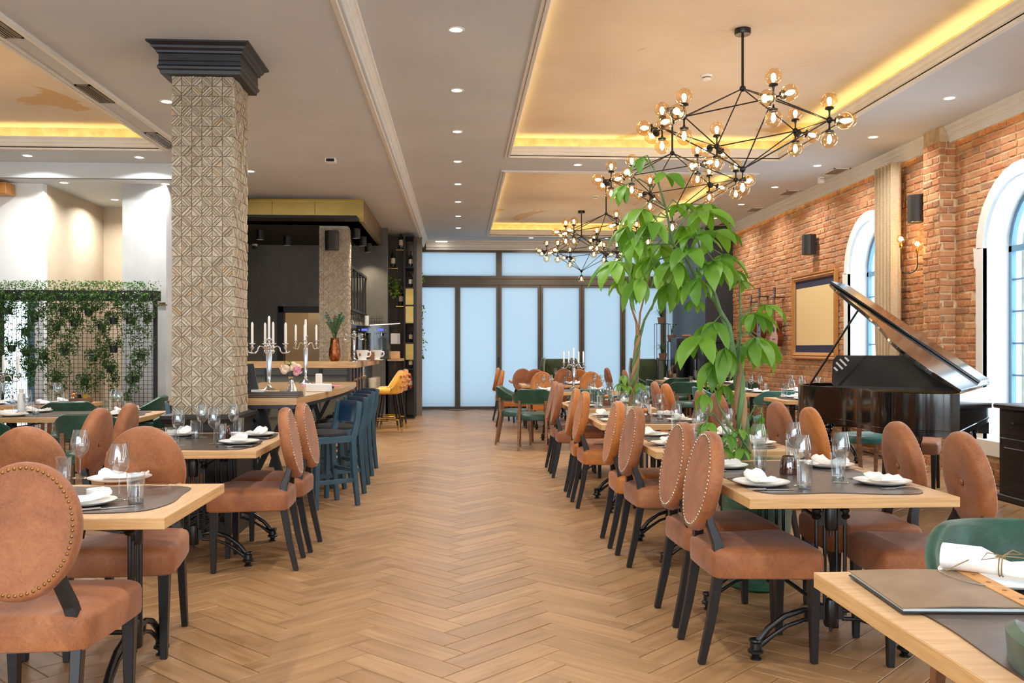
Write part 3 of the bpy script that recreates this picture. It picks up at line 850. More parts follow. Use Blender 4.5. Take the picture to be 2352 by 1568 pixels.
# rows behind the camera light the foreground tables
for i, y in enumerate((5.1, 3.5, 1.9, .3, -1.3)):
    for x in (-.027, 4.5, -2.4): downlight(x, y, ZC if x > -.7 else ZL, 'recessed downlight outside the view, row %s from the front, %s' % (ordn[i], {-.027: 'aisle', 4.5: 'brick wall', -2.4: 'bar side'}[x]), 1.0)

# ---- chandeliers: bipyramid of rods, globes at the nodes
GR = .064
globe_me = MB().sphere((0, 0, 0), GR, 20, 14).mesh('globe', 179)
bulb_me = MB().lathe([(.0008, .032), (.010, .028), (.017, .014), (.018, 0), (.012, -.018), (.008, -.03), (.0008, -.031)], 10).mesh('bulb', 179)
cap_me = MB().lathe([(.001, -.052), (.030, -.052), (.034, -.060), (.034, -.068), (.012, -.074), (.007, -.09), (.007, -.15), (.001, -.15)], 12).mesh('socket', 40)
hub_me = MB().sphere((0, 0, 0), .026, 12, 8).mesh('hub', 179)
def chandelier(loc, ztray, label, rot0=0.0):
    """loc = centre of the ring; the stem runs up to ztray"""
    t = thing('globe_chandelier', label, 'chandelier', loc, rot0, 'black rod chandeliers with amber globes')
    RR, ZTOP, ZBOT = .66, .285, -.36
    top, bot = Vector((0, 0, ZTOP)), Vector((0, 0, ZBOT))
    ring = [Vector((RR*math.cos(R(60*k-90)), RR*math.sin(R(60*k-90)), .035*(-1)**k)) for k in range(6)]
    rods = MB()
    MB().tube([top, (0, 0, ztray-loc[2])], .011, 8).build('stem', M['iron'], t)
    MB().lathe([(.001, ztray-loc[2]-.045), (.06, ztray-loc[2]-.045), (.065, ztray-loc[2]-.035), (.065, ztray-loc[2]), (.001, ztray-loc[2])], 20).build('canopy', M['iron'], t, smooth=40)
    for k, p in enumerate(ring):
        for q in (top, bot): MB().tube([p, q], .0055, 6).build('rod', M['iron'], t)
        MB().tube([p, ring[(k+1) % 6]], .0055, 6).build('rod', M['iron'], t)
        link('hub', hub_me, M['iron'], t, p)
    link('hub', hub_me, M['iron'], t, top); link('hub', hub_me, M['iron'], t, bot)
    spots = []
    for p in ring:
        out = Vector((p.x, p.y, 0)).normalized(); tan = Vector((-out.y, out.x, 0))
        spots += [(p, Vector((0, 0, 1))), (p, Vector((0, 0, -1))), (p, (out*.9+tan*.45).normalized()), (p, (out*.75-tan*.6+Vector((0, 0, -.25))).normalized())]
    spots += [(bot, Vector((0, 0, -1)))]
    for p, d in spots:
        c = p + d*.152
        q = d.to_track_quat('Z', 'Y').to_euler()
        link('socket', cap_me, M['iron'], t, c, q)
        g = link('globe', globe_me, M['amber_glass'], t, c, q)
        link('bulb', bulb_me, M['bulb'], g, (0, 0, -.008))
    return t
for d, nm in ((7.4, 'nearest globe chandelier, over the front right-hand tables'), (9.85, 'second globe chandelier, behind the tall money tree'), (14.3, 'third globe chandelier, in the far ceiling tray'), (17.2, 'farthest globe chandelier, before the frosted glass doors')):
    chandelier((2.26, d-.13, 3.11), ZT, nm, R({7.4: 2, 9.85: 9, 14.3: 4, 17.2: 12}[d]))
chandelier((-4.62, 7.6, 3.0), ZL + .25, 'globe chandelier in the left ceiling tray, one globe showing at the frame edge', R(30))
# bar alcove spots
spot_me = MB().lathe([(.001, 0), (.062, 0), (.062, -.15), (.055, -.15), (.05, -.12), (.001, -.12)], 20).mesh('spot_body', 40)
sl_me = MB().lathe([(.05, -.125), (.001, -.125)], 16).mesh('lamp_face')
for i, (px, py, yy) in enumerate(((598, 512, 14.6), (818, 532, 14.35), (833, 548, 15.4), (846, 562, 16.4), (660, 512, 15.4))):
    x, z = ony(px, py, yy)
    t = thing('spotlight', ['black cylinder spot under the bar canopy, left one', 'first black cylinder spot under the canopy right of the bar column', 'second black cylinder spot under the canopy right of the bar column', 'third black cylinder spot under the canopy right of the bar column', 'black cylinder spot deep in the bar ceiling'][i], 'spotlight', (x, yy, ZBC), 0, 'black cylinder spots over the bar')
    link('spot_body', spot_me, M['black_metal'], t); link('lamp_face', sl_me, M['lamp'], t)
    area('spot_beam', (0, 0, -.16), 9, .09, t, (1, .82, .58), 110)
area('kitchen_light', (dx0+.5, 17.8, 2.85), 40, .8, None, (1, .8, .5), 170)
# ---- small ceiling things
def vent(x, y, z, lx, ly, label, mat, n, group):
    t = thing('air_vent', label, 'vent', (x, y, z), 0, group)
    f = MB(); w = .02
    for a in ((-lx/2, -lx/2+w, -ly/2, ly/2), (lx/2-w, lx/2, -ly/2, ly/2), (-lx/2, lx/2, -ly/2, -ly/2+w), (-lx/2, lx/2, ly/2-w, ly/2)): f.box(*a, -.01, 0)
    f.build('frame', M['moulding'] if mat == 'vent_grey' else M['vent'], t)
    MB().box(-lx/2+w, lx/2-w, -ly/2+w, ly/2-w, -.002, 0).build('backing', M['black_metal'] if mat == 'vent' else M[mat], t)
    for i in range(n):
        xx = -lx/2 + w + (lx-2*w)*(i+.5)/n
        MB().box(xx-.006, xx+.006, -ly/2+w, ly/2-w, -.008, -.001).build('slat', M[mat], t)
for i, ((pa, qa), (pb, qb)) in enumerate((((0, 40), (68, 86)), ((207, 194), (275, 235)), ((363, 304), (412, 340)))):
    xa, ya = onz(pa, qa, ZL); xb, yb = onz(pb, qb, ZL)
    vent(-3.09, (ya+yb)/2, ZL, .13, abs(yb-ya), ['bronze slot vent in the left ceiling, nearest', 'bronze slot vent in the left ceiling, middle one', 'bronze slot vent in the left ceiling beside the column'][i], 'vent', 4, 'bronze slot vents')
for i, (px, py) in enumerate(((1920, 393), (1812, 442), (1733, 481), (1665, 513))):
    x, y = onz(px, py, ZC)
    vent(x, y, ZC, .22, .42, '%s grey square vent along the brick wall cornice, counted from the camera' % ordn[i], 'vent_grey', 8, 'grey ceiling vents by the cornice')
def detector(x, y, z, label):
    t = thing('smoke_detector', label, 'smoke detector', (x, y, z), 0, 'smoke detectors')
    MB().lathe([(.001, -.045), (.035, -.045), (.042, -.035), (.042, -.03)], 20).build('sensor', M['plastic_white'], t, smooth=40)
    MB().lathe([(.04, -.03), (.04, -.022)], 20).build('slot', M['black_metal'], t)
    MB().lathe([(.042, -.022), (.052, -.018), (.055, 0)], 20).build('base', M['plastic_white'], t, smooth=40)
x, y = onz(1623, 173, ZT); detector(x, y, ZT, 'white smoke detector in the near ceiling tray')
x, y = onz(1368, 450, ZT); detector(x, y, ZT, 'white smoke detector in the far ceiling tray')
x, y = onz(760, 364, ZL)
t = thing('exit_lamp', 'small white emergency lamp on the lower ceiling', 'emergency lamp', (x, y, ZL))
MB().box(-.06, .06, -.06, .06, -.05, 0).build('housing', M['plastic_white'], t, bevel=.006); MB().box(-.045, .045, -.065, -.055, -.045, -.012).build('lens', M['frosted'], t)
x, y = onz(1014, 549, ZC)
t = thing('ceiling_lamp', 'flat white oblong emergency lamp before the glass doors', 'emergency lamp', (x, y, ZC))
MB().box(-.14, .14, -.05, .05, -.05, 0).build('housing', M['plastic_white'], t, bevel=.01); MB().box(-.12, .12, -.04, .04, -.056, -.05).build('lens', M['lamp'], t)
x, y = onz(1886, 418, ZC-.06)
t = thing('motion_sensor', 'white cylindrical sensor under the brick wall cornice', 'sensor', (x, y, ZC))
MB().lathe([(.001, -.08), (.045, -.08), (.05, -.07), (.05, 0)], 20).build('housing', M['plastic_white'], t, smooth=40); MB().box(-.03, .03, -.052, -.046, -.03, -.02).build('slot', M['vent_grey'], t)
for i, (px, py, yy) in enumerate(((585, 566, 16.6), (731, 541, 15.5))):
    x, z = ony(px, py, yy)
    t = thing('security_camera', ['white dome camera on the dark bar wall', 'white dome camera beside the bar column'][i], 'camera', (x, yy, z), 0, 'dome cameras')
    MB().lathe([(.001, .06), (.05, .06), (.05, .02), (.045, 0)], 16).build('mount', M['plastic_white'], t, smooth=40); MB().sphere((0, -.01, -.005), .042, 14, 8).build('dome', M['speaker'], t, smooth=179)
# ================================================================ CHAIRS
def oval(rx, rz, n, y, c=(0, 0, 0)): return [(c[0]+rx*math.cos(2*PI*i/n), c[1]+y, c[2]+rz*math.sin(2*PI*i/n)) for i in range(n)]
BT = Matrix.Translation((0, -.205, .742)) @ Matrix.Rotation(R(-11), 4, 'X')     # back plane: leans away from the sitter
def nail_ring(rx, rz, y, n, r):
    mb = MB()
    # even spacing round the oval
    pts = [(rx*math.cos(2*PI*i/400), rz*math.sin(2*PI*i/400)) for i in range(401)]
    ln = [0]
    for a, b in zip(pts, pts[1:]): ln.append(ln[-1]+math.dist(a, b))
    k = 0
    for i in range(n):
        s = ln[-1]*i/n
        while ln[k+1] < s: k += 1
        x, z = pts[k]
        rings = [[(x+r*q*math.cos(2*PI*j/6), y-h, z+r*q*math.sin(2*PI*j/6)) for j in range(6)] for q, h in ((1, 0), (.75, r*.55))]
        b = len(mb.v); mb.loft(rings, caps=False); mb.v.append((x, y-r*.75, z)); t = len(mb.v)-1
        mb.f += [(b+6+j, b+6+(j+1) % 6, t) for j in range(6)]
    return mb
RX, RZ = .183, .218
bk = MB(); N = 40
rings = []
for k, y in ((.05, .030), (.35, .033), (.7, .034), (.88, .030), (.96, .022), (1.0, .008), (1.0, -.012), (.985, -.026), (.955, -.034), (.90, -.035), (.5, -.034), (.05, -.034)):
    rings.append(oval(RX*k, RZ*k, N, y))
# dimple for the button on the sitter's side
rings[0] = oval(RX*.05, RZ*.05, N, .020); rings.insert(1, oval(RX*.14, RZ*.13, N, .027))
bk.loft(rings); bk.xf(BT); back_me = bk.mesh('backrest', 50)
nails_me = nail_ring(RX*.90, RZ*.90, -.0345, 62, .0062).xf(BT).mesh('nailhead_trim', 179)
btn_me = MB().sphere((0, .026, 0), .015, 12, 8, (1, .5, 1)).xf(BT).mesh('button', 179)
so = [(-.235, .235), (-.19, .252), (0, .262), (.19, .252), (.235, .235), (.245, .19), (.205, -.19), (.19, -.215), (.15, -.222), (0, -.225), (-.15, -.222), (-.19, -.215), (-.205, -.19), (-.245, .19)]
def smooth_poly(p, it=2):
    for _ in range(it):
        q = []
        for i in range(len(p)):
            a, b = p[i], p[(i+1) % len(p)]
            q += [(a[0]*.75+b[0]*.25, a[1]*.75+b[1]*.25), (a[0]*.25+b[0]*.75, a[1]*.25+b[1]*.75)]
        p = q
    return p
so = smooth_poly(so, 1)
st = MB(); cushion(st, so, [(.012, .360), (.002, .366), (0, .38), (0, .445), (.004, .458), (.014, .470), (.035, .480), (.08, .487), (.15, .491), (.22, .492)]); seat_me = st.mesh('seat', 45)
def cleg(sx):
    a = MB().bar([(sx*.108, -.222, .635), (sx*.118, -.215, .58), (sx*.142, -.190, .50), (sx*.158, -.185, .44), (sx*.165, -.195, .36), (sx*.166, -.225, .18), (sx*.165, -.265, 0)], [.040, .040, .038, .038, .036, .032, .027], [.030, .032, .042, .046, .042, .036, .030], (1, 0, 0))
    return a.mesh('rear_leg', bevel=.003)
def fleg(sx):
    return MB().bar([(sx*.200, .205, .372), (sx*.198, .207, 0)], [.046, .028], [.046, .028], (1, 0, 0)).mesh('front_leg', bevel=.003)
rl, fl = [cleg(s) for s in (-1, 1)], [fleg(s) for s in (-1, 1)]
rail_me = MB().box(-.175, .175, .17, .20, .345, .365).mesh('seat_rail')
def dining_chair(loc, rz, label, lm='leather', group='tan leather dining chairs with oval backs', nail='silver_nail'):
    t = thing('dining_chair', label, 'chair', (loc[0], loc[1], 0), rz, group)
    def lk(n, me, m):
        o = bpy.data.objects.new(n, me); COL.objects.link(o); o.parent = t
        if not me.materials: me.materials.append(M[m])
        o.material_slots[0].link = 'OBJECT'; o.material_slots[0].material = M[m]
        return o
    lk('seat', seat_me, lm); b = lk('backrest', back_me, lm)
    x = lk('button', btn_me, lm); x.parent = b
    x = lk('nailhead_trim', nails_me, nail); x.parent = b; x['kind'] = 'stuff'
    for i in (0, 1):
        lk('rear_leg', rl[i], 'black_wood'); lk('front_leg', fl[i], 'black_wood')
    return t
# chairs look along local +Y.  rz so that +Y turns to the wanted heading (0 = away from camera)
RIGHT, LEFT_, AWAY, TOWARD = -PI/2, PI/2, 0.0, PI
XR1, XR2 = 1.265, 1.985          # chair centres along the long row of tables
row = [('A', 3.98, 'nearest', 'leather'), ('B', 4.49, 'second', 'leather'), ('C', 5.68, 'third', 'leather'), ('D', 6.20, 'fourth', 'leather_o'), ('E', 7.72, 'fifth', 'leather_o'), ('F', 8.28, 'sixth', 'leather_o'), ('G', 9.50, 'seventh', 'leather'), ('H', 10.0, 'eighth', 'leather')]
jr = random.Random(5)
for k, y, nm, lm in row:
    dining_chair((XR1+jr.uniform(-.015, .015) - (.05 if y > 7 else 0), y), RIGHT+R(jr.uniform(-3, 3)), '%s tan oval-back chair along the aisle side of the right-hand tables' % nm, lm)
for y, x, nm, lm in ((3.91, 2.0, 'nearest', 'leather'), (4.46, 1.985, 'second', 'leather'), (5.57, 1.97, 'third', 'leather_o'), (6.12, 1.965, 'fourth', 'leather'), (7.45, 1.93, 'fifth', 'leather'), (8.0, 1.93, 'sixth', 'leather'), (9.35, 1.93, 'seventh', 'leather_o'), (9.9, 1.93, 'eighth', 'leather')):
    dining_chair((x, y), LEFT_+R(jr.uniform(-4, 4)), '%s tan oval-back chair along the window side of the right-hand tables' % nm, lm)
dining_chair((-1.385, 3.20), AWAY+R(2), 'tan oval-back chair in the left foreground, back with large brass nails to the camera', 'leather', nail='antique_nail')
dining_chair((-1.46, 4.20), TOWARD+R(2), 'tan oval-back chair facing the camera across the left foreground table, button showing', 'leather')
dining_chair((-2.02, 4.22), TOWARD-R(3), 'tan oval-back chair facing the camera behind the two oil bottles at the left', 'leather')
dining_chair((-1.24, 5.70), LEFT_+R(2), 'nearest tan chair on the aisle side of the table before the tiled column', 'leather')
dining_chair((-1.22, 6.20), LEFT_-R(2), 'farther tan chair on the aisle side of the table before the tiled column', 'leather')
dining_chair((-2.0, 5.72), RIGHT-R(3), 'nearer tan chair on the left of the table before the tiled column', 'leather')
dining_chair((-2.0, 6.24), RIGHT+R(3), 'farther tan chair on the left of the table before the tiled column', 'leather')
for (x, y, h, nm, lm) in ((.88, 15.3, RIGHT, 'nearer of two tan chairs seen edge-on before the third glass door', 'leather_o'), (.88, 17.0, RIGHT, 'farther of two tan chairs seen edge-on before the third glass door', 'leather_o'),
    (1.28, 14.35, AWAY, 'tan chair back with nails before the far tables, left one', 'leather_o'), (2.02, 14.4, AWAY, 'tan chair back with nails before the far tables, right one', 'leather_o'),
    (1.30, 15.80, TOWARD, 'tan chair between the far tables facing the camera, left one', 'leather'), (2.06, 15.78, TOWARD, 'tan chair between the far tables facing the camera, right one', 'leather_o'),
    (1.10, 16.52, AWAY, 'tan chair of the farthest table with its back to the camera, left one', 'leather'), (1.84, 16.54, AWAY, 'tan chair of the farthest table with its back to the camera, right one', 'leather'),
    (2.55, 15.2, LEFT_, 'tan chair at the window end of the far tables, nearer', 'leather'), (2.55, 17.0, LEFT_, 'tan chair at the window end of the farthest table', 'leather')):
    dining_chair((x, y), h + R(jr.uniform(-4, 4)), nm, lm)
# a brown bench chair behind the piano
dining_chair((4.22, 8.36), math.atan2(.8, .6)+PI/2, 'brown padded chair half hidden behind the grand piano', 'leather')

# ---- green tub chairs
def arc_band(r, a0, a1, n, z0, z1, th, flare=.0, drop=None):
    mb = MB(); rings = []
    for i in range(n+1):
        f = i/n; a = R(a0 + (a1-a0)*f)
        e = abs(2*f-1); zt = z1 - (drop or 0)*max(0, (e-.45)/.55)**1.0
        zt = max(zt, z0+.05)
        ca, sa = math.cos(a), math.sin(a)
        prof = [(r, z0), (r+.01, z0-.006), (r+th*.6, z0), (r+th, (z0+zt)/2-.01), (r+th*.95+flare, zt-.012), (r+th*.55+flare, zt), (r+.012+flare, zt-.004), (r+flare*.6, zt-.02)]
        rings.append([(q*ca*1.02, q*sa, z) for q, z in prof])
    mb.loft(rings); return mb
tb = arc_band(.235, 188, 352, 20, .60, .795, .045, .01, .11)
tub_me = tb.mesh('backrest', 50)
trim = MB()
for i in range(60):
    a = R(190+160*i/59); trim.sphere((.287*math.cos(a)*1.02, .285*math.sin(a), .605 if True else 0), .004, 5, 4)
tubnail_me = trim.mesh('nailhead_trim')
sg_ = smooth_poly([(-.25, .23), (0, .27), (.25, .23), (.255, 0), (.21, -.20), (0, -.245), (-.21, -.20), (-.255, 0)], 2)
ts = MB(); cushion(ts, sg_, [(.015, .385), (0, .395), (0, .43), (.012, .452), (.04, .468), (.10, .478), (.2, .482)]); tseat_me = ts.mesh('seat', 50)
def tleg(p): return MB().bar(p[0], p[1], p[2], (1, 0, 0)).mesh('leg', bevel=.003)
tl_me = [tleg(([(sx*.215, .19, .62), (sx*.225, .20, .40), (sx*.225, .215, 0)], [.034, .036, .026], [.036, .038, .028])) for sx in (-1, 1)] + \
        [tleg(([(sx*.17, -.215, .64), (sx*.175, -.20, .42), (sx*.18, -.27, 0)], [.036, .036, .027], [.034, .038, .028])) for sx in (-1, 1)]
arm_me = [MB().bar([(sx*.245, -.05, .645), (sx*.24, .10, .635), (sx*.222, .22, .625)], [.05, .05, .045], [.03, .028, .02], (1, 0, 0)).mesh('armrest', bevel=.008) for sx in (-1, 1)]
def tub_chair(loc, rz, label, m='green'):
    t = thing('tub_chair', label, 'chair', (loc[0], loc[1], 0), rz, 'green leather tub chairs')
    def lk(n, me, mm):
        o = bpy.data.objects.new(n, me); COL.objects.link(o); o.parent = t
        if not me.materials: me.materials.append(M[mm])
        o.material_slots[0].link = 'OBJECT'; o.material_slots[0].material = M[mm]; return o
    lk('seat', tseat_me, m); b = lk('backrest', tub_me, m); x = lk('nailhead_trim', tubnail_me, 'silver_nail'); x.parent = b; x['kind'] = 'stuff'
    for a in arm_me: lk('armrest', a, m)
    for a in tl_me: lk('leg', a, 'walnut')
tub_chair((1.62, 2.50), TOWARD+R(0), 'green leather chair facing the camera behind the foreground right-hand table')
tub_chair((1.30, 1.58), RIGHT, 'green leather chair tucked under the foreground right-hand table, seat only showing')
for (x, y, h, nm, m) in ((.98, 12.05, AWAY-R(12), 'green leather chair at the aisle corner of the candelabra table', 'green'), (1.70, 12.0, AWAY, 'teal green chair back before the candelabra table', 'teal'), (.78, 12.75, RIGHT-R(8), 'green leather chair at the aisle end of the candelabra table', 'green'), (2.35, 12.7, LEFT_, 'green leather chair at the window end of the candelabra table', 'teal'),
    (4.02, 8.95, AWAY+R(4), 'teal chair seat showing under the grand piano', 'teal'), (3.95, 11.35, AWAY-R(8), 'teal chair with its back to the camera left of the grand piano', 'teal'), (4.75, 11.35, AWAY, 'green chair by the brick wall behind the piano prop', 'green'),
    (3.45, 12.4, RIGHT, 'green chair at the aisle end of the wall table beside the piano', 'teal'), (3.55, 14.45, AWAY-R(10), 'dark green chair before the third wall table', 'green'), (4.45, 14.4, AWAY, 'dark green chair by the wall before the third wall table', 'green'), (3.4, 15.3, RIGHT, 'dark green chair at the aisle end of the third wall table', 'green'), (3.9, 16.4, AWAY, 'dark green chair before the farthest wall table', 'green'), (3.5, 17.2, RIGHT, 'dark green chair at the aisle end of the farthest wall table', 'green'),
    (-3.02, 7.80, AWAY+R(5), 'green leather chair, back to the camera, at the left table nearer the column', 'green'), (-3.92, 7.75, AWAY-R(3), 'green leather chair with its back to the camera at the left frame edge', 'green'),
    (-2.80, 8.62, LEFT_+R(10), 'green leather chair at the right end of the left table', 'green'), (-3.95, 9.55, AWAY+R(25), 'green leather chair before the screen, turned to the far left table', 'green'), (-3.50, 10.35, LEFT_+R(8), 'green leather chair close to the screen post', 'green')):
    tub_chair((x, y), h, nm, m)

# ---- blue bar stools
def bstool(loc, rz, label):
    t = thing('bar_stool', label, 'stool', (loc[0], loc[1], 0), rz, 'blue wooden bar stools at the high table')
    for n, me, m in BS: link(n, me, M[m], t)
BS = []
mb = MB()
cushion(mb, smooth_poly([(-.19, .18), (.19, .18), (.18, -.17), (-.18, -.17)], 2), [(.01, .585), (0, .592), (.0, .612), (.02, .628), (.07, .636), (.13, .638)])
BS.append(('seat', mb.mesh('seat', 45), 'black_fabric'))
fr = MB(); fr.box(-.185, .185, .150, .178, .535, .59); fr.box(-.185, .185, -.178, -.150, .535, .59); fr.box(-.185, -.158, -.15, .15, .535, .59); fr.box(.158, .185, -.15, .15, .535, .59)
BS.append(('seat_frame', fr.mesh('seat_frame', bevel=.002), 'blue_paint'))
pn = MB(); rr_ = []
for i in range(13):
    f = -1+2*i/12; x = f*.165; y = -.215 - .028*(1-f*f)
    rr_.append([(x, y-.009, .695), (x, y+.009, .695), (x, y+.006-.022, .872), (x, y-.010-.022, .872)])
pn.loft(rr_); BS.append(('backrest', pn.mesh('backrest', 40), 'blue_gloss'))
for sx in (-1, 1):
    BS.append(('rear_leg', MB().bar([(sx*.172, -.232, .868), (sx*.172, -.205, .70), (sx*.172, -.165, .56), (sx*.172, -.18, .3), (sx*.172, -.215, 0)], [.036, .04, .042, .040, .034], [.034, .045, .048, .044, .036], (1, 0, 0)).mesh('rear_leg', bevel=.003), 'blue_paint'))
    BS.append(('front_leg', MB().bar([(sx*.168, .162, .59), (sx*.172, .175, 0)], [.044, .034], [.044, .034], (1, 0, 0)).mesh('front_leg', bevel=.003), 'blue_paint'))
    BS.append(('stretcher', MB().box(sx*.172-.012, sx*.172+.012, -.18, .17, .20, .235).mesh('stretcher', bevel=.002), 'blue_paint'))
BS.append(('footrest', MB().box(-.165, .165, .155, .18, .155, .195).mesh('footrest', bevel=.002), 'blue_paint'))
BS.append(('stretcher', MB().box(-.165, .165, -.20, -.178, .28, .31).mesh('stretcher', bevel=.002), 'blue_paint'))
for i, (y, x) in enumerate(((7.82, -1.13), (8.45, -1.14), (9.02, -1.16), (9.6, -1.18), (10.2, -1.19))):
    bstool((x, y), math.atan2(.80, -.60)+R(jr.uniform(-3, 3)), '%s nearest blue wooden bar stool on the aisle side of the high table' % ordn[i])
for i, (y, x) in enumerate(((7.95, -2.2), (8.65, -2.2), (9.35, -2.2))):
    bstool((x, y), RIGHT+R(8), '%s dark blue bar stool on the far side of the high table, behind the column' % ordn[i])

# ---- mustard velvet stools
def ystool(loc, rz, label, m):
    t = thing('velvet_stool', label, 'stool', (loc[0], loc[1], 0), rz, 'mustard velvet bar stools')
    se = MB(); cushion(se, smooth_poly([(-.20, .23), (.20, .23), (.235, 0), (.20, -.20), (-.20, -.20), (-.235, 0)], 2), [(.02, .60), (0, .615), (0, .65), (.02, .675), (.06, .685), (.14, .686)])
    se.build('seat', M[m], t, smooth=50)
    bk = MB(); rg = []
    for i in range(15):
        a = R(188 + 164*i/14); e = abs(2*i/14-1); top = .97 - .30*max(0, (e-.35)/.65)**1.3
        r0 = .215; ca, sa = math.cos(a), math.sin(a)
        prof = [(r0, .64), (r0+.035, .62), (r0+.05, .70), (r0+.06, (top+.66)/2+.02), (r0+.055, top-.02), (r0+.03, top), (r0+.008, top-.02), (r0-.004, .70)]
        rg.append([(q*ca, q*sa, z) for q, z in prof])
    bk.loft(rg); b = bk.build('backrest', M[m], t, smooth=60)
    for zz in (.72, .80, .88):
        for k in range(-2, 3):
            a = R(270 + k*22 + (11 if zz == .80 else 0))
            MB().sphere((.285*math.cos(a), .285*math.sin(a), zz), .026, 8, 6, (1, 1, .9)).build('tuft', M['velvet_o'], b, smooth=179)
    for sx in (-1, 1):
        for sy in (-1, 1):
            l = MB().tube([(sx*.13, sy*.13, .61), (sx*.205, sy*.205, .085)], [.019, .014], 10).build('leg', M['black_wood'], t, smooth=50)
            MB().tube([(sx*.205, sy*.205, .085), (sx*.218, sy*.218, 0)], [.0145, .011], 10).build('brass_tip', M['brass'], l, smooth=50)
    q = .188
    MB().tube([(-q, -q, .2), (q, -q, .2), (q, q, .2), (-q, q, .2), (-q, -q, .2)], .009, 8).build('footrest', M['brass'], t, smooth=50)
ystool((-1.15, 14.6), LEFT_+R(12), 'mustard yellow velvet bar stool by the bar, nearer', 'velvet_y')
ystool((-1.12, 15.35), LEFT_+R(12), 'ochre tufted velvet bar stool behind the mustard one', 'velvet_o')

# ---- moss green wing chairs before the glass doors
def wing(loc, rz, label):
    t = thing('wing_chair', label, 'armchair', (loc[0], loc[1], 0), rz, 'moss green velvet wing chairs')
    m = M['velvet_green']
    MB().box(-.26, .26, -.24, .30, .28, .48).build('seat', m, t, bevel=.04, seg=3, smooth=60)
    b = MB(); b.loft([[(-.27, -.24, .40), (.27, -.24, .40), (.27, -.36, .40), (-.27, -.36, .40)], [(-.29, -.28, .95), (.29, -.28, .95), (.29, -.38, .95), (-.29, -.38, .95)], [(-.25, -.31, 1.10), (.25, -.31, 1.10), (.25, -.37, 1.10), (-.25, -.37, 1.10)]])
    b.build('backrest', m, t, bevel=.02, seg=2, smooth=60)
    for sx in (-1, 1):
        w = MB(); w.loft([[(sx*.27, -.30, .55), (sx*.34, -.30, .55), (sx*.36, -.02, .60), (sx*.30, -.02, .60)], [(sx*.27, -.32, .9), (sx*.35, -.32, .9), (sx*.40, -.06, .95), (sx*.33, -.06, .95)], [(sx*.25, -.33, 1.12), (sx*.32, -.33, 1.12), (sx*.36, -.14, 1.11), (sx*.31, -.14, 1.11)]])
        w.build('wing', m, t, bevel=.015, seg=2, smooth=60)
        MB().box(min(sx*.26, sx*.36), max(sx*.26, sx*.36), -.24, .30, .28, .62).build('armrest', m, t, bevel=.03, seg=3, smooth=60)
        for yy in (-.26, .25): MB().bar([(sx*.27, yy, .28), (sx*.28, yy*1.06, 0)], [.045, .03], [.045, .03], (1, 0, 0)).build('leg', M['black_wood'], t)
wing((2.02, 18.6), TOWARD, 'moss green velvet wing chair before the fourth glass door')
wing((3.85, 18.55), TOWARD+R(8), 'moss green velvet wing chair before the sixth glass door')
# ================================================================ TABLES
TZ = .72
foot_me = MB().lathe([(.001, .085), (.026, .085), (.030, .078), (.024, .070), (.026, .045), (.034, .038), (.034, .030), (.020, .024), (.014, .012), (.024, .006), (.024, 0), (.001, 0)], 12).mesh('foot', 40)
def ped_mesh():
    mb = MB()
    for x in (-.062, -.026, .026, .062): mb.tube([(x, 0, .18), (x, 0, .66)], .0085, 8)
    for x in (-.062, .062):
        mb.lathe([(.009, .59), (.018, .595), (.022, .605), (.014, .615), (.020, .625), (.020, .632), (.009, .64)], 10, (x, 0, 0))
        mb.lathe([(.009, .20), (.016, .205), (.018, .215), (.009, .225)], 10, (x, 0, 0))
    mb.box(-.058, .058, -.008, .008, .565, .625); mb.box(-.055, .055, -.009, .009, .165, .225)
    mb.lathe([(.001, .545), (.026, .545), (.030, .555), (.030, .635), (.026, .65), (.014, .658), (.001, .66)], 14)
    mb.lathe([(.001, .135), (.026, .135), (.030, .145), (.030, .235), (.026, .25), (.001, .255)], 14)
    mb.lathe([(.001, .52), (.008, .52), (.008, .545)], 8); mb.lathe([(.001, .11), (.008, .115), (.008, .135)], 8)
    for sx in (-1, 1):
        mb.tube([(sx*.062, 0, .632), (sx*.066, 0, .655), (sx*.085, 0, .672), (sx*.11, 0, .679)], [.014, .014, .013, .012], 8)
    mb.box(-.24, .24, -.02, .02, .672, .68)
    return mb.mesh('pedestal', 40)
def iron_leg(sx):
    mb = MB()
    p1 = [(sx*.05, 0, .20), (sx*.12, 0, .205), (sx*.20, 0, .18), (sx*.27, 0, .13), (sx*.315, 0, .075)]
    p2 = [(sx*.05, 0, .165), (sx*.12, 0, .162), (sx*.19, 0, .138), (sx*.25, 0, .10), (sx*.305, 0, .06)]
    mb.tube(p1, [.012, .0125, .013, .014, .015], 8); mb.tube(p2, [.009, .009, .009, .010, .013], 8)
    mb.box(min(sx*.10, sx*.115), max(sx*.10, sx*.115), -.006, .006, .165, .205)
    return mb.mesh('leg', 50)
PED = ped_mesh(); ILEG = [iron_leg(-1), iron_leg(1)]
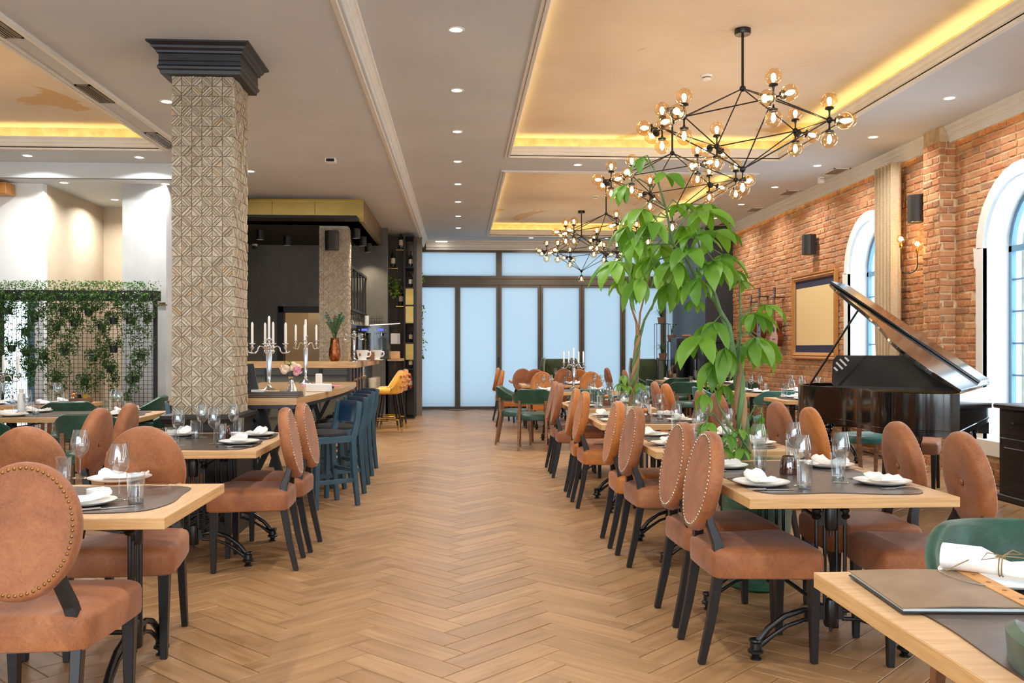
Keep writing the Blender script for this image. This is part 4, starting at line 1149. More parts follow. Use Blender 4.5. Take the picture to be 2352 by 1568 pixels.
def table(cx, cy, w, l, rz, label, top='oak_top', matpts=True, matlabel=None, rounded_r=0):
    """w across (local x), l along (local y)"""
    t = thing('dining_table', label, 'table', (cx, cy, 0), rz, 'oak dining tables on cast iron bases')
    o = MB().box(-w/2, w/2, -l/2, l/2, TZ-.04, TZ).build('tabletop', M['oak_edge'], t, bevel=.0015)
    MB().box(-w/2+.001, w/2-.001, -l/2+.001, l/2-.001, TZ-.001, TZ+.0008).build('top_veneer', M['oak_top'], o)
    py = l*.30
    for s in (-1, 1):
        p = link('pedestal', PED, M['iron'], t, (0, s*py, 0))
        for i, sx in enumerate((-1, 1)):
            g = link('leg', ILEG[i], M['iron'], t, (0, s*py, 0)); link('foot', foot_me, M['iron'], g, (sx*.325, 0, 0))
    for sx in (-1, 1):
        for s in (-1, 1):
            MB().tube([(sx*.06, s*py, .60), (sx*.10, s*py*.55, .635), (sx*.12, s*py*.40, .679)], .008, 6).build('brace', M['iron'], t)
    MB().tube([(0, -py, .195), (0, py, .195)], .010, 8).build('stretcher', M['iron'], t)
    if matpts:
        n = 44; pts = []; rr = random.Random(int(abs(cx*977+cy*131)*10))
        ph = [rr.uniform(0, 6.28) for _ in range(4)]
        hw, hl = w/2-.055, l/2-.06
        for i in range(n):
            a = 2*PI*i/n; ca, sa = math.cos(a), math.sin(a)
            k = (abs(ca)**9 + abs(sa)**9)**(-1/9)
            wv = 1 - .035*(1+math.sin(3*a+ph[0])) - .02*(1+math.sin(5*a+ph[1]))
            pts.append((hw*ca*k*wv, hl*sa*k*wv))
        m = MB().prism([(x, y) for x, y in smooth_poly(pts, 1)], 0, .004).build('table_mat', M['mat'], None)
        m.location = (cx, cy, TZ+.001); m.rotation_euler = (0, 0, rz)
        tag(m, matlabel, 'table mat', 'wavy edged brown leather table mats')
    return t
TABLES = dict(
    T0=(1.375, 1.815, .86, 1.21, 0, 'the foreground table in the right corner'),
    T1=(1.58, 4.23, .86, 1.25, 0, 'the nearest right-hand table'),
    T2=(1.56, 5.89, .86, 1.26, 0, 'the second right-hand table'),
    T3=(1.53, 7.71, .86, 1.18, 0, 'the third right-hand table'),
    T4=(1.53, 9.60, .86, 1.20, 0, 'the fourth right-hand table'),
    T5=(1.58, 12.86, .80, 1.30, PI/2, 'the candelabra table'),
    T6=(1.62, 15.25, .86, 1.25, PI/2, 'the table before the wing chairs'),
    T7=(1.55, 17.05, .80, 1.25, PI/2, 'the farthest aisle table'),
    R4=(4.22, 10.65, .80, 1.05, PI/2, 'the wall table behind the piano'),
    R3=(4.30, 12.35, .85, 1.10, PI/2, 'the wall table under the picture'),
    R2=(4.30, 15.3, .85, 1.10, PI/2, 'the wall table under the guitars'),
    R1=(4.02, 16.85, .62, .72, PI/2, 'the farthest wall table'),
    L1=(-1.65, 3.735, .83, 1.22, PI/2, 'the left foreground table'),
    L2=(-1.605, 6.04, .85, 1.22, 0, 'the table before the tiled column'),
    L3=(-3.55, 8.55, .85, 1.60, PI/2, 'the left table with green chairs'),
    L4=(-4.85, 10.22, .75, 1.70, PI/2, 'the table before the leafy screen'))
for k, (cx, cy, w, l, rz, nm) in TABLES.items():
    if k == 'R1': table(cx, cy, w, l, rz, 'oak table on iron base, ' + nm, matpts=False)
    else: table(cx, cy, w, l, rz, 'oak table on iron base, ' + nm, matlabel='brown wavy edged leather mat on ' + nm)

# ---- tableware templates
ZS = TZ + .0055
plate_me = MB().lathe([(.0008, .004), (.07, .004), (.085, .007), (.118, .016), (.122, .018), (.120, .015), (.088, .003), (.075, 0), (.0008, 0)], 32).mesh('plate', 60)
sq_me = MB().prism(rounded(.125, .115, .02), 0, .008).mesh('slate', bevel=.002)
wine_me = MB().lathe([(.0008, .0), (.034, .0), (.036, .002), (.030, .004), (.010, .008), (.0045, .014), (.0038, .04), (.0038, .085), (.006, .094), (.018, .104), (.032, .122), (.0385, .145), (.0385, .165), (.034, .195), (.0285, .222), (.0275, .222), (.0335, .19), (.0372, .165), (.0372, .147), (.031, .124), (.017, .107), (.0008, .101)], 20).mesh('wine_glass', 60)
tumb_out = MB().lathe([(.027, .0), (.029, .02), (.034, .118), (.0352, .12), (.0328, .118), (.0282, .022), (.0008, .018)], 20).mesh('bowl', 60)
tumb_base = MB().lathe([(.0008, 0), (.026, 0), (.027, .003), (.028, .016), (.0008, .017)], 20).mesh('base', 60)
def napkin_mesh(seed, l=.20, w=.085):
    r = random.Random(seed); mb = MB(); rings = []
    n = 14
    for i in range(n+1):
        f = i/n; x = -l/2 + l*f
        h = .020 + .010*math.sin(f*PI*1.5+seed) + .006*r.uniform(-1, 1)
        lift = .012*abs(2*f-1)**2
        ww = w*(1 + .08*math.sin(3*f+seed))
        rings.append([(x, -ww/2, lift+.001), (x, -ww*.52, lift+h*.45), (x, -ww*.36, lift+h*.9), (x, -ww*.1, lift+h*.72), (x, ww*.12, lift+h), (x, ww*.36, lift+h*.8), (x, ww*.52, lift+h*.4), (x, ww/2, lift+.001)])
    mb.loft(rings); return mb.mesh('napkin', 60)
nap_me = [napkin_mesh(s) for s in (1, 2, 3)]
def fork_mesh():
    mb = MB(); pts = [(0, -.10, .006), (0, -.06, .010), (0, 0, .009), (0, .035, .004), (0, .05, .006)]
    mb.bar(pts, [.010, .009, .005, .006, .018], [.003, .003, .003, .003, .002], (1, 0, 0))
    for k in range(4):
        x = -.0078 + .0052*k
        mb.bar([(x, .05, .006), (x, .07, .003), (x, .095, .007)], [.0028, .0026, .0018], [.002, .002, .0015], (1, 0, 0))
    return mb.mesh('fork', 60)
fork_me = fork_mesh()
kh_me = MB().bar([(0, -.10, .005), (0, -.02, .005)], [.012, .010], [.008, .007], (1, 0, 0)).mesh('handle', bevel=.002)
kb_me = MB().prism([(-.004, -.02), (.006, -.02), (.007, .07), (.003, .10), (-.004, .095)], .002, .0045).mesh('blade')
def one(name, me, m, x, y, z, rz, label, cat, group):
    o = link(name, me, M[m], None, (x, y, z), (0, 0, rz)); return tag(o, label, cat, group)
def wineglass(x, y, label): return one('wine_glass', wine_me, 'glass', x, y, ZS, 0, label, 'wine glass', 'stemmed wine glasses set on the tables')
def tumbler(x, y, label):
    t = thing('tumbler', label, 'glass', (x, y, ZS), 0, 'water tumblers set on the tables')
    link('bowl', tumb_out, M['glass'], t); link('base', tumb_base, M['glass_base'], t)
kn = [0]
def setting(x, y, head, where, slate=False, full=True, cut=True):
    """a place laid for someone looking along heading head (rotation of local +Y)"""
    c, s = math.cos(head), math.sin(head)
    def P(a, b): return (x + a*c - b*s, y + a*s + b*c)
    kn[0] += 1
    if slate:
        p = P(0, 0); one('plate', sq_me, 'slate', p[0], p[1], ZS, head, 'dark slate plate, ' + where, 'plate', 'dark slate plates'); top = .008
        p2 = P(0, 0); one('plate', plate_me, 'slate', p2[0], p2[1], ZS+.0085, head, 'round charcoal plate under the napkin, ' + where, 'plate', 'round charcoal plates'); top = .027
    else:
        p = P(0, 0); one('plate', plate_me, 'china', p[0], p[1], ZS, head, 'white dinner plate, ' + where, 'plate', 'white dinner plates'); top = .0185
    p = P(.0, .0); one('napkin', nap_me[kn[0] % 3], 'linen', p[0], p[1], ZS+top-.004, head + R((kn[0]*37) % 25-12), 'folded white napkin on its plate, ' + where, 'napkin', 'folded napkins on plates')
    p = P(.045, .165); wineglass(p[0], p[1], 'stemmed wine glass, ' + where)
    p = P(.125, .145); tumbler(p[0], p[1], 'water tumbler, ' + where)
    if cut:
        p = P(-.155, -.01); one('fork', fork_me, 'steel', p[0], p[1], ZS, head+R(4), 'steel fork, ' + where, 'fork', 'steel forks on the tables')
        p = P(.155, -.01); t = thing('knife', 'steel table knife, ' + where, 'knife', (p[0], p[1], ZS), head, 'table knives')
        link('handle', kh_me, M['steel'], t); link('blade', kb_me, M['steel'], t)
def lay_table(k, spots, slate=False, cut=True):
    cx, cy, w, l, rz, nm = TABLES[k]
    for (a, b, hd, wh) in spots: setting(cx+a, cy+b, hd, wh + ' of ' + nm.replace('the ', '', 1), slate, cut=cut)
four = [(-.27, -.28, RIGHT, 'aisle side near end'), (-.27, .30, RIGHT, 'aisle side far end'), (.27, -.28, LEFT_, 'window side near end'), (.27, .30, LEFT_, 'window side far end')]
lay_table('T1', four); lay_table('T2', four); lay_table('T3', four); lay_table('T4', four, cut=False)
fx = lambda d: [(-d, -.22, AWAY, 'near side left'), (d, -.22, AWAY, 'near side right'), (-d, .22, TOWARD, 'far side left'), (d, .22, TOWARD, 'far side right')]
lay_table('T5', fx(.36), cut=False); lay_table('R3', fx(.28), cut=False); lay_table('R2', fx(.28), cut=False); lay_table('R4', fx(.26), cut=False)
lay_table('R1', [(-.15, 0, AWAY, 'near side')], cut=False); lay_table('T7', [(.2, 0, AWAY, 'near side')], cut=False); lay_table('T6', [(.25, -.2, AWAY, 'near side right'), (.25, .2, TOWARD, 'far side right')], cut=False)
lay_table('L2', [(.25, -.27, LEFT_, 'aisle side near end'), (.25, .22, LEFT_, 'aisle side far end'), (-.27, -.27, RIGHT, 'left side near end'), (-.27, .25, RIGHT, 'left side far end')], slate=True)
lay_table('L3', [(.45, -.24, AWAY, 'near side right'), (-.35, -.24, AWAY, 'near side left'), (.45, .24, TOWARD, 'far side right'), (-.35, .24, TOWARD, 'far side left')], cut=False)
lay_table('L4', [(.5, -.2, AWAY, 'near side right'), (-.05, -.2, AWAY, 'near side left'), (.55, .18, TOWARD, 'far side right'), (0, .18, TOWARD, 'far side left')], cut=False)
# left foreground table: placed by eye
def atz(px, py): return onz(px, py, ZS)
x, y = atz(275, 1103); one('plate', plate_me, 'china', x, y, ZS, 0, 'white dinner plate across the left foreground table', 'plate', 'white dinner plates').scale = (1.12, 1.12, 1)
one('napkin', nap_me[0], 'linen', x+.02, y, ZS+.016, R(8), 'crumpled white napkin across the left foreground table', 'napkin', 'folded napkins on plates')
x, y = atz(190, 1158); one('plate', plate_me, 'china', x, y, ZS, 0, 'white dinner plate behind the left foreground chair back', 'plate', 'white dinner plates')
one('napkin', nap_me[1], 'linen', x, y, ZS+.016, R(60), 'white napkin behind the left foreground chair back', 'napkin', 'folded napkins on plates')
x, y = atz(274, 1148); wineglass(x, y, 'large wine glass beside the water tumbler on the left foreground table')
x, y = atz(184, 1098); wineglass(x, y, 'wine glass at the far side of the left foreground table')
x, y = atz(312, 1156); tumbler(x, y, 'water tumbler at the front of the left foreground table')
x, y = atz(146, 1112); tumbler(x, y, 'water tumbler behind the chair back on the left foreground table')
x, y = atz(365, 1117); o = one('fork', fork_me, 'steel', x, y, ZS, R(-50), 'fork lying loose on the left foreground table mat', 'fork', 'steel forks on the tables')
x, y = atz(245, 1168); t = thing('knife', 'knife at the front edge of the left foreground table mat', 'knife', (x, y, ZS), R(-62), 'table knives'); link('handle', kh_me, M['steel'], t); link('blade', kb_me, M['steel'], t)
x, y = atz(226, 1140); o = MB().lathe([(.001, .004), (.040, .004), (.043, .032), (.046, .032), (.044, 0), (.001, 0)], 24).build('ashtray', M['china'], None, smooth=40, loc=(x, y, ZS)); tag(o, 'small white china dish on the left foreground table', 'dish')
x, y = onz(545, 1005, ZS); o = MB().lathe([(.001, .004), (.040, .004), (.043, .032), (.046, .032), (.044, 0), (.001, 0)], 24).build('ashtray', M['china'], None, smooth=40, loc=(x-.02, y+.05, ZS)); tag(o, 'small white china dish on the table before the column', 'dish')
for i, px in enumerate((44, 78)):
    x, y = -2.02+.09*i, 3.84
    t = thing('oil_bottle', ['left of two chrome spouted oil bottles on the left foreground table', 'right of two chrome spouted oil bottles on the left foreground table'][i], 'bottle', (x, y, ZS), 0, 'spouted oil bottles')
    MB().lathe([(.001, 0), (.028, 0), (.03, .004), (.03, .10), (.026, .12), (.012, .145), (.011, .165)], 16).build('body', M['oil'] if i else M['vinegar'], t, smooth=50)
    MB().lathe([(.013, .163), (.015, .17), (.009, .178), (.007, .20), (.006, .225), (.011, .235), (.001, .236)], 12).build('spout', M['silver'], t, smooth=50)
# foreground right table: menu, rolled napkin, knife
x0, y0 = 1.16, 2.16
mn = thing('menu_folder', 'taupe leather menu folder with tan riveted strip on the foreground table', 'menu', (1.2, 2.17, ZS), R(-4))
MB().box(-.20, .12, -.17, .17, 0, .004).build('back_cover', M['black_paint'], mn, bevel=.001)
MB().box(-.195, .118, -.165, .165, .004, .010).build('page', M['page'], mn)
cv = MB(); rg = []
for i in range(9):
    f = i/8; xx = -.20+.32*f; z = .0105 + .004*math.sin(f*PI)
    rg.append([(xx, -.17, z), (xx, .17, z+.002), (xx, .17, z+.0045), (xx, -.17, z+.0025)])
cv.loft(rg); cv.build('cover', M['menu'], mn, smooth=40)
sp = MB().box(.075, .12, -.17, .17, .0145, .018).build('spine_strip', M['strip'], mn, bevel=.001)
for k in range(4): MB().lathe([(.001, .0195), (.006, .019), (.006, .018)], 10, (.098, -.11+.075*k, 0)).build('rivet', M['walnut'], sp)
x, y = atz(2275, 1335)
one('plate', plate_me, 'china', x+.02, y, ZS, 0, 'white plate under the tied napkin on the foreground table', 'plate', 'white dinner plates').scale = (1.15, 1.15, 1.1)
nt = thing('tied_napkin', 'rolled white napkin tied with jute twine on the foreground table', 'napkin', (x+.02, y, ZS+.016), R(-38))
rl_ = MB(); rg = []
for i in range(13):
    f = i/12; xx = -.13 + .27*f
    rr0 = .034 if f < .35 else (.034-.016*((f-.35)/.2) if f < .55 else .018+.010*((f-.55)/.45))
    ww = rr0*1.25 if f < .5 else rr0*(1.3+3.0*(f-.5))
    rg.append([(xx, ww*math.cos(2*PI*j/16)*(1+.06*math.sin(5*j+i)), rr0 + rr0*.98*math.sin(2*PI*j/16)) for j in range(16)])
rl_.loft(rg); rl_.build('roll', M['linen'], nt, smooth=60)
for k in range(4): MB().box(.10, .19, -.045+.02*k, -.03+.025*k, .006+.004*k, .010+.004*k).build('fold', M['linen'], nt)
tw_ = MB()
for xx in (.005, .012): tw_.tube([(xx, .036*math.cos(a), .024+.026*math.sin(a)) for a in [2*PI*i/14 for i in range(15)]], .0016, 5)
tw_.tube([(.01, 0, .05), (.03, .03, .062), (.05, .05, .05), (.02, .035, .05), (.01, 0, .05)], .0014, 5); tw_.tube([(.01, 0, .05), (-.02, -.04, .062), (-.03, -.06, .046), (0, -.03, .05), (.01, 0, .05)], .0014, 5); tw_.tube([(.01, 0, .05), (.08, .03, .045), (.15, .06, .03)], .0014, 5); tw_.tube([(.01, 0, .05), (-.05, -.03, .045), (-.11, -.08, .012)], .0014, 5)
tw_.build('twine', M['twine'], nt, smooth=60)
x, y = atz(2205, 1352); t = thing('knife', 'bright knife between menu and tied napkin on the foreground table', 'knife', (x-.03, y, ZS), R(166), 'table knives'); link('handle', kh_me, M['steel'], t); link('blade', kb_me, M['steel'], t)
# copper tea-light glass, condiment boxes, bottles
def votive(x, y, label, z=ZS):
    t = thing('votive_glass', label, 'candle holder', (x, y, z), 0, 'copper tinted votive glasses')
    MB().lathe([(.001, 0), (.042, 0), (.044, .006), (.036, .07), (.030, .085), (.028, .085), (.034, .07), (.041, .008), (.001, .006)], 18).build('cup', M['copper_glass'], t, smooth=50)
    MB().lathe([(.001, .026), (.018, .026), (.018, .008), (.001, .008)], 14).build('tealight', M['candle'], t)
x, y = atz(1812, 1088); votive(x, y, 'smoky copper votive glass on the nearest right-hand table')
x, y = atz(518, 1010); votive(x-.03, y+.1, 'copper votive glass on the table before the column')
def condiments(x, y, rz, label):
    t = thing('condiment_box', label, 'condiment box', (x, y, ZS), rz, 'wooden condiment boxes')
    b = MB(); b.box(-.11, .11, -.045, .045, 0, .008); b.box(-.11, .11, -.045, -.037, .008, .05); b.box(-.11, .11, .037, .045, .008, .05); b.box(-.11, -.10, -.037, .037, .008, .05); b.box(.10, .11, -.037, .037, .008, .05)
    b.build('wooden_box', M['walnut'], t)
    for i, (xx, mm) in enumerate(((-.02, 'vinegar'), (.045, 'oil'))):
        q = MB().lathe([(.001, .01), (.024, .01), (.025, .015), (.025, .09)], 14, (xx, 0, 0)).build('bottle', M[mm], t, smooth=50)
        MB().lathe([(.025, .09), (.021, .105), (.010, .13), (.009, .15), (.006, .155), (.005, .185), (.001, .186)], 12, (xx, 0, 0)).build('neck', M['glass_base'], q, smooth=50)
    q = MB().lathe([(.001, .01), (.022, .01), (.022, .055), (.016, .065), (.022, .07)], 14, (-.075, 0, 0)).build('salt_mill', M['steel'], t, smooth=50)
    MB().sphere((-.075, 0, .088), .022, 12, 8, (1, 1, .85)).build('mill_top', M['orange'], q, smooth=179)
condiments(-4.12, 10.3, R(5), 'wooden condiment box with oil and vinegar on the table before the leafy screen')
condiments(1.52, 7.52, R(80), 'wooden condiment box with orange topped mill on the third right-hand table')
condiments(1.55, 9.7, R(80), 'wooden condiment box on the fourth right-hand table')
o = MB().lathe([(.001, 0), (.03, 0), (.032, .005), (.032, .17), (.028, .185), (.018, .19), (.018, .205), (.022, .21), (.022, .23), (.001, .232)], 16).build('dispenser', M['plastic_white'], None, smooth=40, loc=(-3.92, 8.5, ZS)); tag(o, 'white cylindrical dispenser bottle on the left table', 'bottle')
# carafes and jugs on the row
def carafe(x, y, label):
    t = thing('carafe', label, 'carafe', (x, y, ZS), 0, 'glass carafes')
    MB().lathe([(.001, .004), (.045, .004), (.048, .01), (.046, .06), (.03, .12), (.022, .16), (.022, .2), (.034, .235), (.033, .235), (.02, .2), (.001, .19)], 18).build('body', M['glass'], t, smooth=60)
    MB().lathe([(.001, 0), (.045, 0), (.047, .012), (.001, .014)], 18).build('base', M['glass_base'], t)
carafe(1.62, 8.1, 'clear glass carafe on the third right-hand table'); carafe(4.35, 11.0, 'clear glass carafe on the wall table behind the piano')

# ---- candelabra
def candelabra(x, y, z, h, label, arms=4, candles=True, rz=0.0, clen=.16, span=.155):
    t = thing('candelabra', label, 'candelabra', (x, y, z), rz, 'silver candelabras with white candles')
    m = M['silver']
    MB().lathe([(.001, 0), (.075, 0), (.075, .006), (.062, .014), (.035, .03), (.018, .045), (.014, .06), (.020, .07), (.012, .08), (.018, h*.3), (.030, h*.72), (.026, h*.74), (.014, h*.76), (.024, h*.78), (.016, h*.80), (.012, h*.84), (.026, h*.87), (.014, h*.89), (.012, h*.97), (.034, h*1.0), (.034, h*1.005), (.016, h*1.01), (.016, h*1.03), (.001, h*1.03)], 16).build('stem', m, t, smooth=50)
    if candles: MB().lathe([(.012, h*1.01), (.0115, h*1.01+clen), (.007, h*1.01+clen+.012), (.001, h*1.01+clen+.016)], 10).build('candle', M['candle'], t, smooth=50)
    for k in range(arms):
        a = 2*PI*k/arms
        ca, sa = math.cos(a), math.sin(a)
        prof = [(.015, .80), (.035, .815), (.06, .86), (.085, .865), (.10, .83), (.105, .78), (.125, .735), (.15, .735), (.165, .765), (.155, .80)]
        g = MB(); g.tube([(u/.155*span*ca, u/.155*span*sa, h*w) for u, w in prof], [.007, .006, .006, .006, .006, .006, .007, .007, .006, .008], 7)
        g.tube([(u/.155*span*ca, u/.155*span*sa, h*w) for u, w in ((.15, .735), (.18, .745), (.195, .765), (.188, .785))], [.006, .005, .004, .003], 6)
        g.lathe([(.010, h*.80), (.018, h*.84), (.010, h*.86), (.010, h*.89), (.032, h*.915), (.032, h*.92), (.014, h*.925), (.014, h*.935), (.001, h*.935)], 12, (span*ca, span*sa, 0))
        q = g.build('arm', m, t, smooth=50)
        if candles: MB().lathe([(.0118, h*.925), (.0112, h*.925+clen*.9), (.006, h*.925+clen*.9+.014), (.001, h*.925+clen*.9+.018)], 10, (span*ca, span*sa, 0)).build('candle', M['candle'], q, smooth=50)
candelabra(1.62, 13.08, ZS, .42, 'silver candelabra with white candles on the far right-hand table', rz=R(20))
candelabra(-4.15, 8.55, ZS, .40, 'silver candelabra at the left frame edge', rz=R(10), span=.17)
# ================================================================ TILED COLUMNS
TT = .0715
def tile_mesh(var):
    """square stone tile carved in diagonal ribs"""
    r = random.Random(var); mb = MB(); h = TT/2 - .0012
    cuts = [-2*h, -h*1.25, -h*.55, h*.1, h*.75, h*1.4, 2*h][:7]
    if var % 3 == 1: cuts = [-2*h, -h*.9, -h*.1, h*.6, h*1.3, 2*h]
    if var % 3 == 2: cuts = [-2*h, -h*.5, h*.35, h*1.1, 2*h]
    for a, b in zip(cuts, cuts[1:]):
        lo, hi = a+.0022, b-.0022
        sq = [(-h, -h), (h, -h), (h, h), (-h, h)]
        def clip(poly, f):
            out = []
            for i in range(len(poly)):
                p, q = poly[i], poly[(i+1) % len(poly)]; fp, fq = f(p), f(q)
                if fp >= 0: out.append(p)
                if fp*fq < 0:
                    t = fp/(fp-fq); out.append((p[0]+(q[0]-p[0])*t, p[1]+(q[1]-p[1])*t))
            return out
        pg = clip(clip(sq, lambda p: p[0]+p[1]-lo), lambda p: hi-p[0]-p[1])
        if len(pg) < 3: continue
        d = r.uniform(.004, .013)
        n = len(pg); cx = sum(p[0] for p in pg)/n; cy = sum(p[1] for p in pg)/n
        # local frame: x along the face, z up, -y proud of the column
        vs = [(p[0], .004, p[1]) for p in pg] + [(cx+(p[0]-cx)*.93, -d, cy+(p[1]-cy)*.93) for p in pg]
        mb.add(vs, [tuple(range(n, 2*n))] + [(i, (i+1) % n, n+(i+1) % n, n+i) for i in range(n)])
    return mb
tile_mb = [tile_mesh(v) for v in range(6)]
tile_me = [m.mesh('tile') for m in tile_mb]
for m in tile_me: m.materials.append(M['travertine'])
def tiled_column(x0, y0, z0, z1, label, ncols, nside, limit):
    """front face at y0 from x0; right face runs back"""
    w = ncols*TT; d = nside*TT
    t = thing('tiled_column', label, 'column', (x0+w/2, y0+d/2, 0), 0, 'columns clad in carved travertine tiles')
    MB().box(-w/2+.004, w/2-.004, -d/2+.004, d/2-.004, 0, z1).build('column_core', M['travertine'], t)
    r = random.Random(int(x0*100)); cells = []
    nr = int((z1-z0)/TT)
    for j in range(nr):
        for i in range(ncols): cells.append((0, i, j))
    for j in range(nr):
        for i in range(nside): cells.append((1, i, j))
    field = MB()
    for n, (face, i, j) in enumerate(cells):
        zc = z0 + (j+.5)*TT
        flip = (i + j) % 2; v = r.randrange(6)
        # quarter turns make the concentric diamonds
        q = {(0, 0): 0, (1, 0): 90, (1, 1): 180, (0, 1): 270}[(i % 2, j % 2)] + (180 if r.random() < .12 else 0)
        rot = Matrix.Rotation(R(q), 4, 'Y')
        if face == 0: mat = Matrix.Translation((-w/2+(i+.5)*TT, -d/2, zc)) @ rot
        else: mat = Matrix.Translation((w/2, -d/2+(i+.5)*TT, zc)) @ Matrix.Rotation(R(90), 4, 'Z') @ rot
        if n < limit:
            o = bpy.data.objects.new('tile', tile_me[v]); COL.objects.link(o); o.parent = t; o.matrix_local = mat
        else:
            b = len(field.v); field.add(tile_mb[v].v, tile_mb[v].f); field.xf(mat, b)
    if field.v:
        o = field.build('tile_field', M['travertine'], t); o['kind'] = 'stuff'
    return t
CX0 = ony(394.6, 900, 6.72)[0]
col1 = tiled_column(CX0, 6.72, .83, 3.34, 'large column clad in carved travertine tiles with black capital', 6, 6, 300)
w1 = 6*TT
def square_loft(prof, hw, hd): return [[(-hw-u, -hd-u, z), (hw+u, -hd-u, z), (hw+u, hd+u, z), (-hw-u, hd+u, z)] for u, z in prof]
cap = MB().loft(square_loft([(.02, 3.26), (.062, 3.262), (.067, 3.285), (.078, 3.295), (.082, 3.31), (.070, 3.325), (.070, 3.345), (.074, 3.35), (.070, 3.355), (.070, 3.40), (.085, 3.405), (.088, 3.42), (.105, 3.435), (.110, 3.45), (.13, 3.462), (.14, 3.468), (.14, 3.48)], w1/2, w1/2))
cap.build('capital', M['black_paint'], col1)
pl = MB().loft(square_loft([(.06, 0), (.06, .10), (.045, .12), (.04, .13), (.04, .78), (.05, .785), (.055, .80), (.065, .815), (.065, .84), (.02, .845)], w1/2, w1/2))
pl.build('plinth', M['plinth'], col1)
CX2 = ony(733, 700, 13.98)[0]
TT_b = TT
col2 = tiled_column(CX2, 13.98, .9, 3.15, 'smaller looking travertine tiled column inside the bar', 6, 4, 300)

# ================================================================ HIGH TABLE (near counter)
HZ = .93
ht = thing('high_table', 'long high oak table with glossy top beside the tiled column', 'table', (0, 0, 0))
oy0 = 7.30
out = [(-2.25, oy0), (-1.275, oy0)]
for i in range(1, 9):
    f = i/8; y = oy0 + 3.45*f; out.append((-1.275 + .11*math.sin(f*PI*.85)*1.0 + .03*f, y))
out += [(-2.25, oy0+3.45)]
MB().prism(out, HZ-.055, HZ-.002).build('tabletop', M['counter_edge'], ht)
MB().prism([(x*.9995, y) for x, y in out], HZ-.002, HZ).build('glossy_top', M['marble'], ht)
MB().prism([(x-.012 if x > -2 else x+.012, y+.012 if y < 9 else y-.012) for x, y in out], HZ-.085, HZ-.056).build('steel_band', M['dark_steel'], ht)
for y in (7.75, 9.2, 10.4):
    for sx in (-1, 1):
        MB().bar([(-1.75+sx*.10, y, HZ-.085), (-1.75+sx*.34, y, .0)], .075, .05, (0, 1, 0)).build('leg', M['dark_steel'], ht)
        MB().bar([(-1.75+sx*.34, y, HZ-.085), (-1.75+sx*.05, y, .25)], .06, .04, (0, 1, 0)).build('brace', M['dark_steel'], ht)
    MB().box(-2.1, -1.40, y-.035, y+.035, HZ-.11, HZ-.085).build('bearer', M['dark_steel'], ht)
def onh(px, py): return onz(px, py, HZ)
# things on the high table
x, y = onh(612, 900); candelabra(x-.01, y+.16, HZ, .47, 'large silver candelabra with four candles on the high table', rz=R(25), clen=.19, span=.15)
candelabra(ony(702, 850, 10.35)[0], 10.35, HZ, .52, 'silver candelabra behind the flowers on the high table', rz=R(35), arms=3, clen=.17, span=.13)
bx, by = -1.72, 7.42
bd = thing('menu_board', 'black menu board standing at the end of the high table', 'board', (bx, by, HZ), R(4))
b = MB(); b.loft([[(-.14, -.02, 0), (.135, -.02, 0), (.135, .05, 0), (-.14, .05, 0)], [(-.14, .012, .265), (.085, .012, .265), (.085, .02, .265), (-.14, .02, .265)]])
b.build('board', M['black_paint'], bd)
for k in range(4): MB().sphere((.105-.012*k, -.012+.007*k, .04+.06*k), .004, 6, 4).build('stud', M['steel'], bd)
def bottle(name, x, y, z, h, r, body, label, neck=None, lab=True, cap=None, group='bottles', cat='bottle', rz=0):
    t = thing(name, label, cat, (x, y, z), rz, group)
    MB().lathe([(.001, 0), (r*.95, 0), (r, .006), (r, h*.58), (r*.92, h*.65), (r*.45, h*.74)], 14).build('body', M[body], t, smooth=50)
    MB().lathe([(r*.45, h*.74), (r*.38, h*.8), (r*.36, h*.93), (r*.42, h*.94), (r*.42, h*.955), (r*.36, h*.96)], 12).build('neck', M[neck or body], t, smooth=50)
    MB().lathe([(r*.38, h*.955), (r*.38, h), (.001, h)], 10).build('cap', M[cap or 'black_metal'], t)
    if lab:
        MB().lathe([(r*1.01, h*.2), (r*1.01, h*.48)], 14).build('label', M['label'], t, smooth=60)
    return t
x, y = onh(633, 885); bottle('liquor_bottle', x-.02, 7.62, HZ, .215, .034, 'amber_liquid', 'swing-top bottle of amber liquor on the high table', neck='glass_base', lab=False, cap='plastic_white', group='bottles on the high table')
bottle('wine_bottle', x+.045, 7.68, HZ, .33, .037, 'wine_blue', 'tall blue green wine bottle on the high table', group='bottles on the high table')
bottle('wine_bottle', x+.075, 7.78, HZ, .25, .034, 'wine_green', 'shorter swing-top bottle behind the wine bottle on the high table', lab=False, cap='plastic_white', group='bottles on the high table')
bottle('oil_bottle', x+.105, 7.56, HZ, .20, .028, 'oil', 'square olive oil bottle on the high table', neck='glass_base', cap='brass', group='bottles on the high table')
votive(x-.115, 7.50, 'copper votive glass at the front of the high table', HZ)
votive(x+.165, 7.62, 'small copper votive glass beside the flower vase', HZ)
for k in range(5):
    o = MB().box(-.20, .20, -.12, .12, 0, .007).build('menu_sheet', M['menu'] if k % 2 else M['black_paint'], None, loc=(-1.47, 7.46, HZ+k*.0078)); o.rotation_euler = (0, 0, R(1.5*k-3)); tag(o, '%s sheet from the top in the pile of menus on the high table' % ordn[4-k], 'menu', 'pile of flat menus on the high table')
o = MB().box(-.05, .05, -.035, .035, 0, .02).build('card_tray', M['plastic_white'], None, bevel=.003, loc=(-1.60, 7.44, HZ+.04)); tag(o, 'white tray on the pile of menus', 'tray')
for k, xx in enumerate((-1.515, -1.47)):
    o = MB().box(-.035, .035, -.022, .022, 0, .014).build('wooden_block', M['oak_top'], None, bevel=.003, loc=(xx, 7.44-.01*k, HZ+.04)); tag(o, ['left small wooden block on the menus', 'right small wooden block on the menus'][k], 'block')
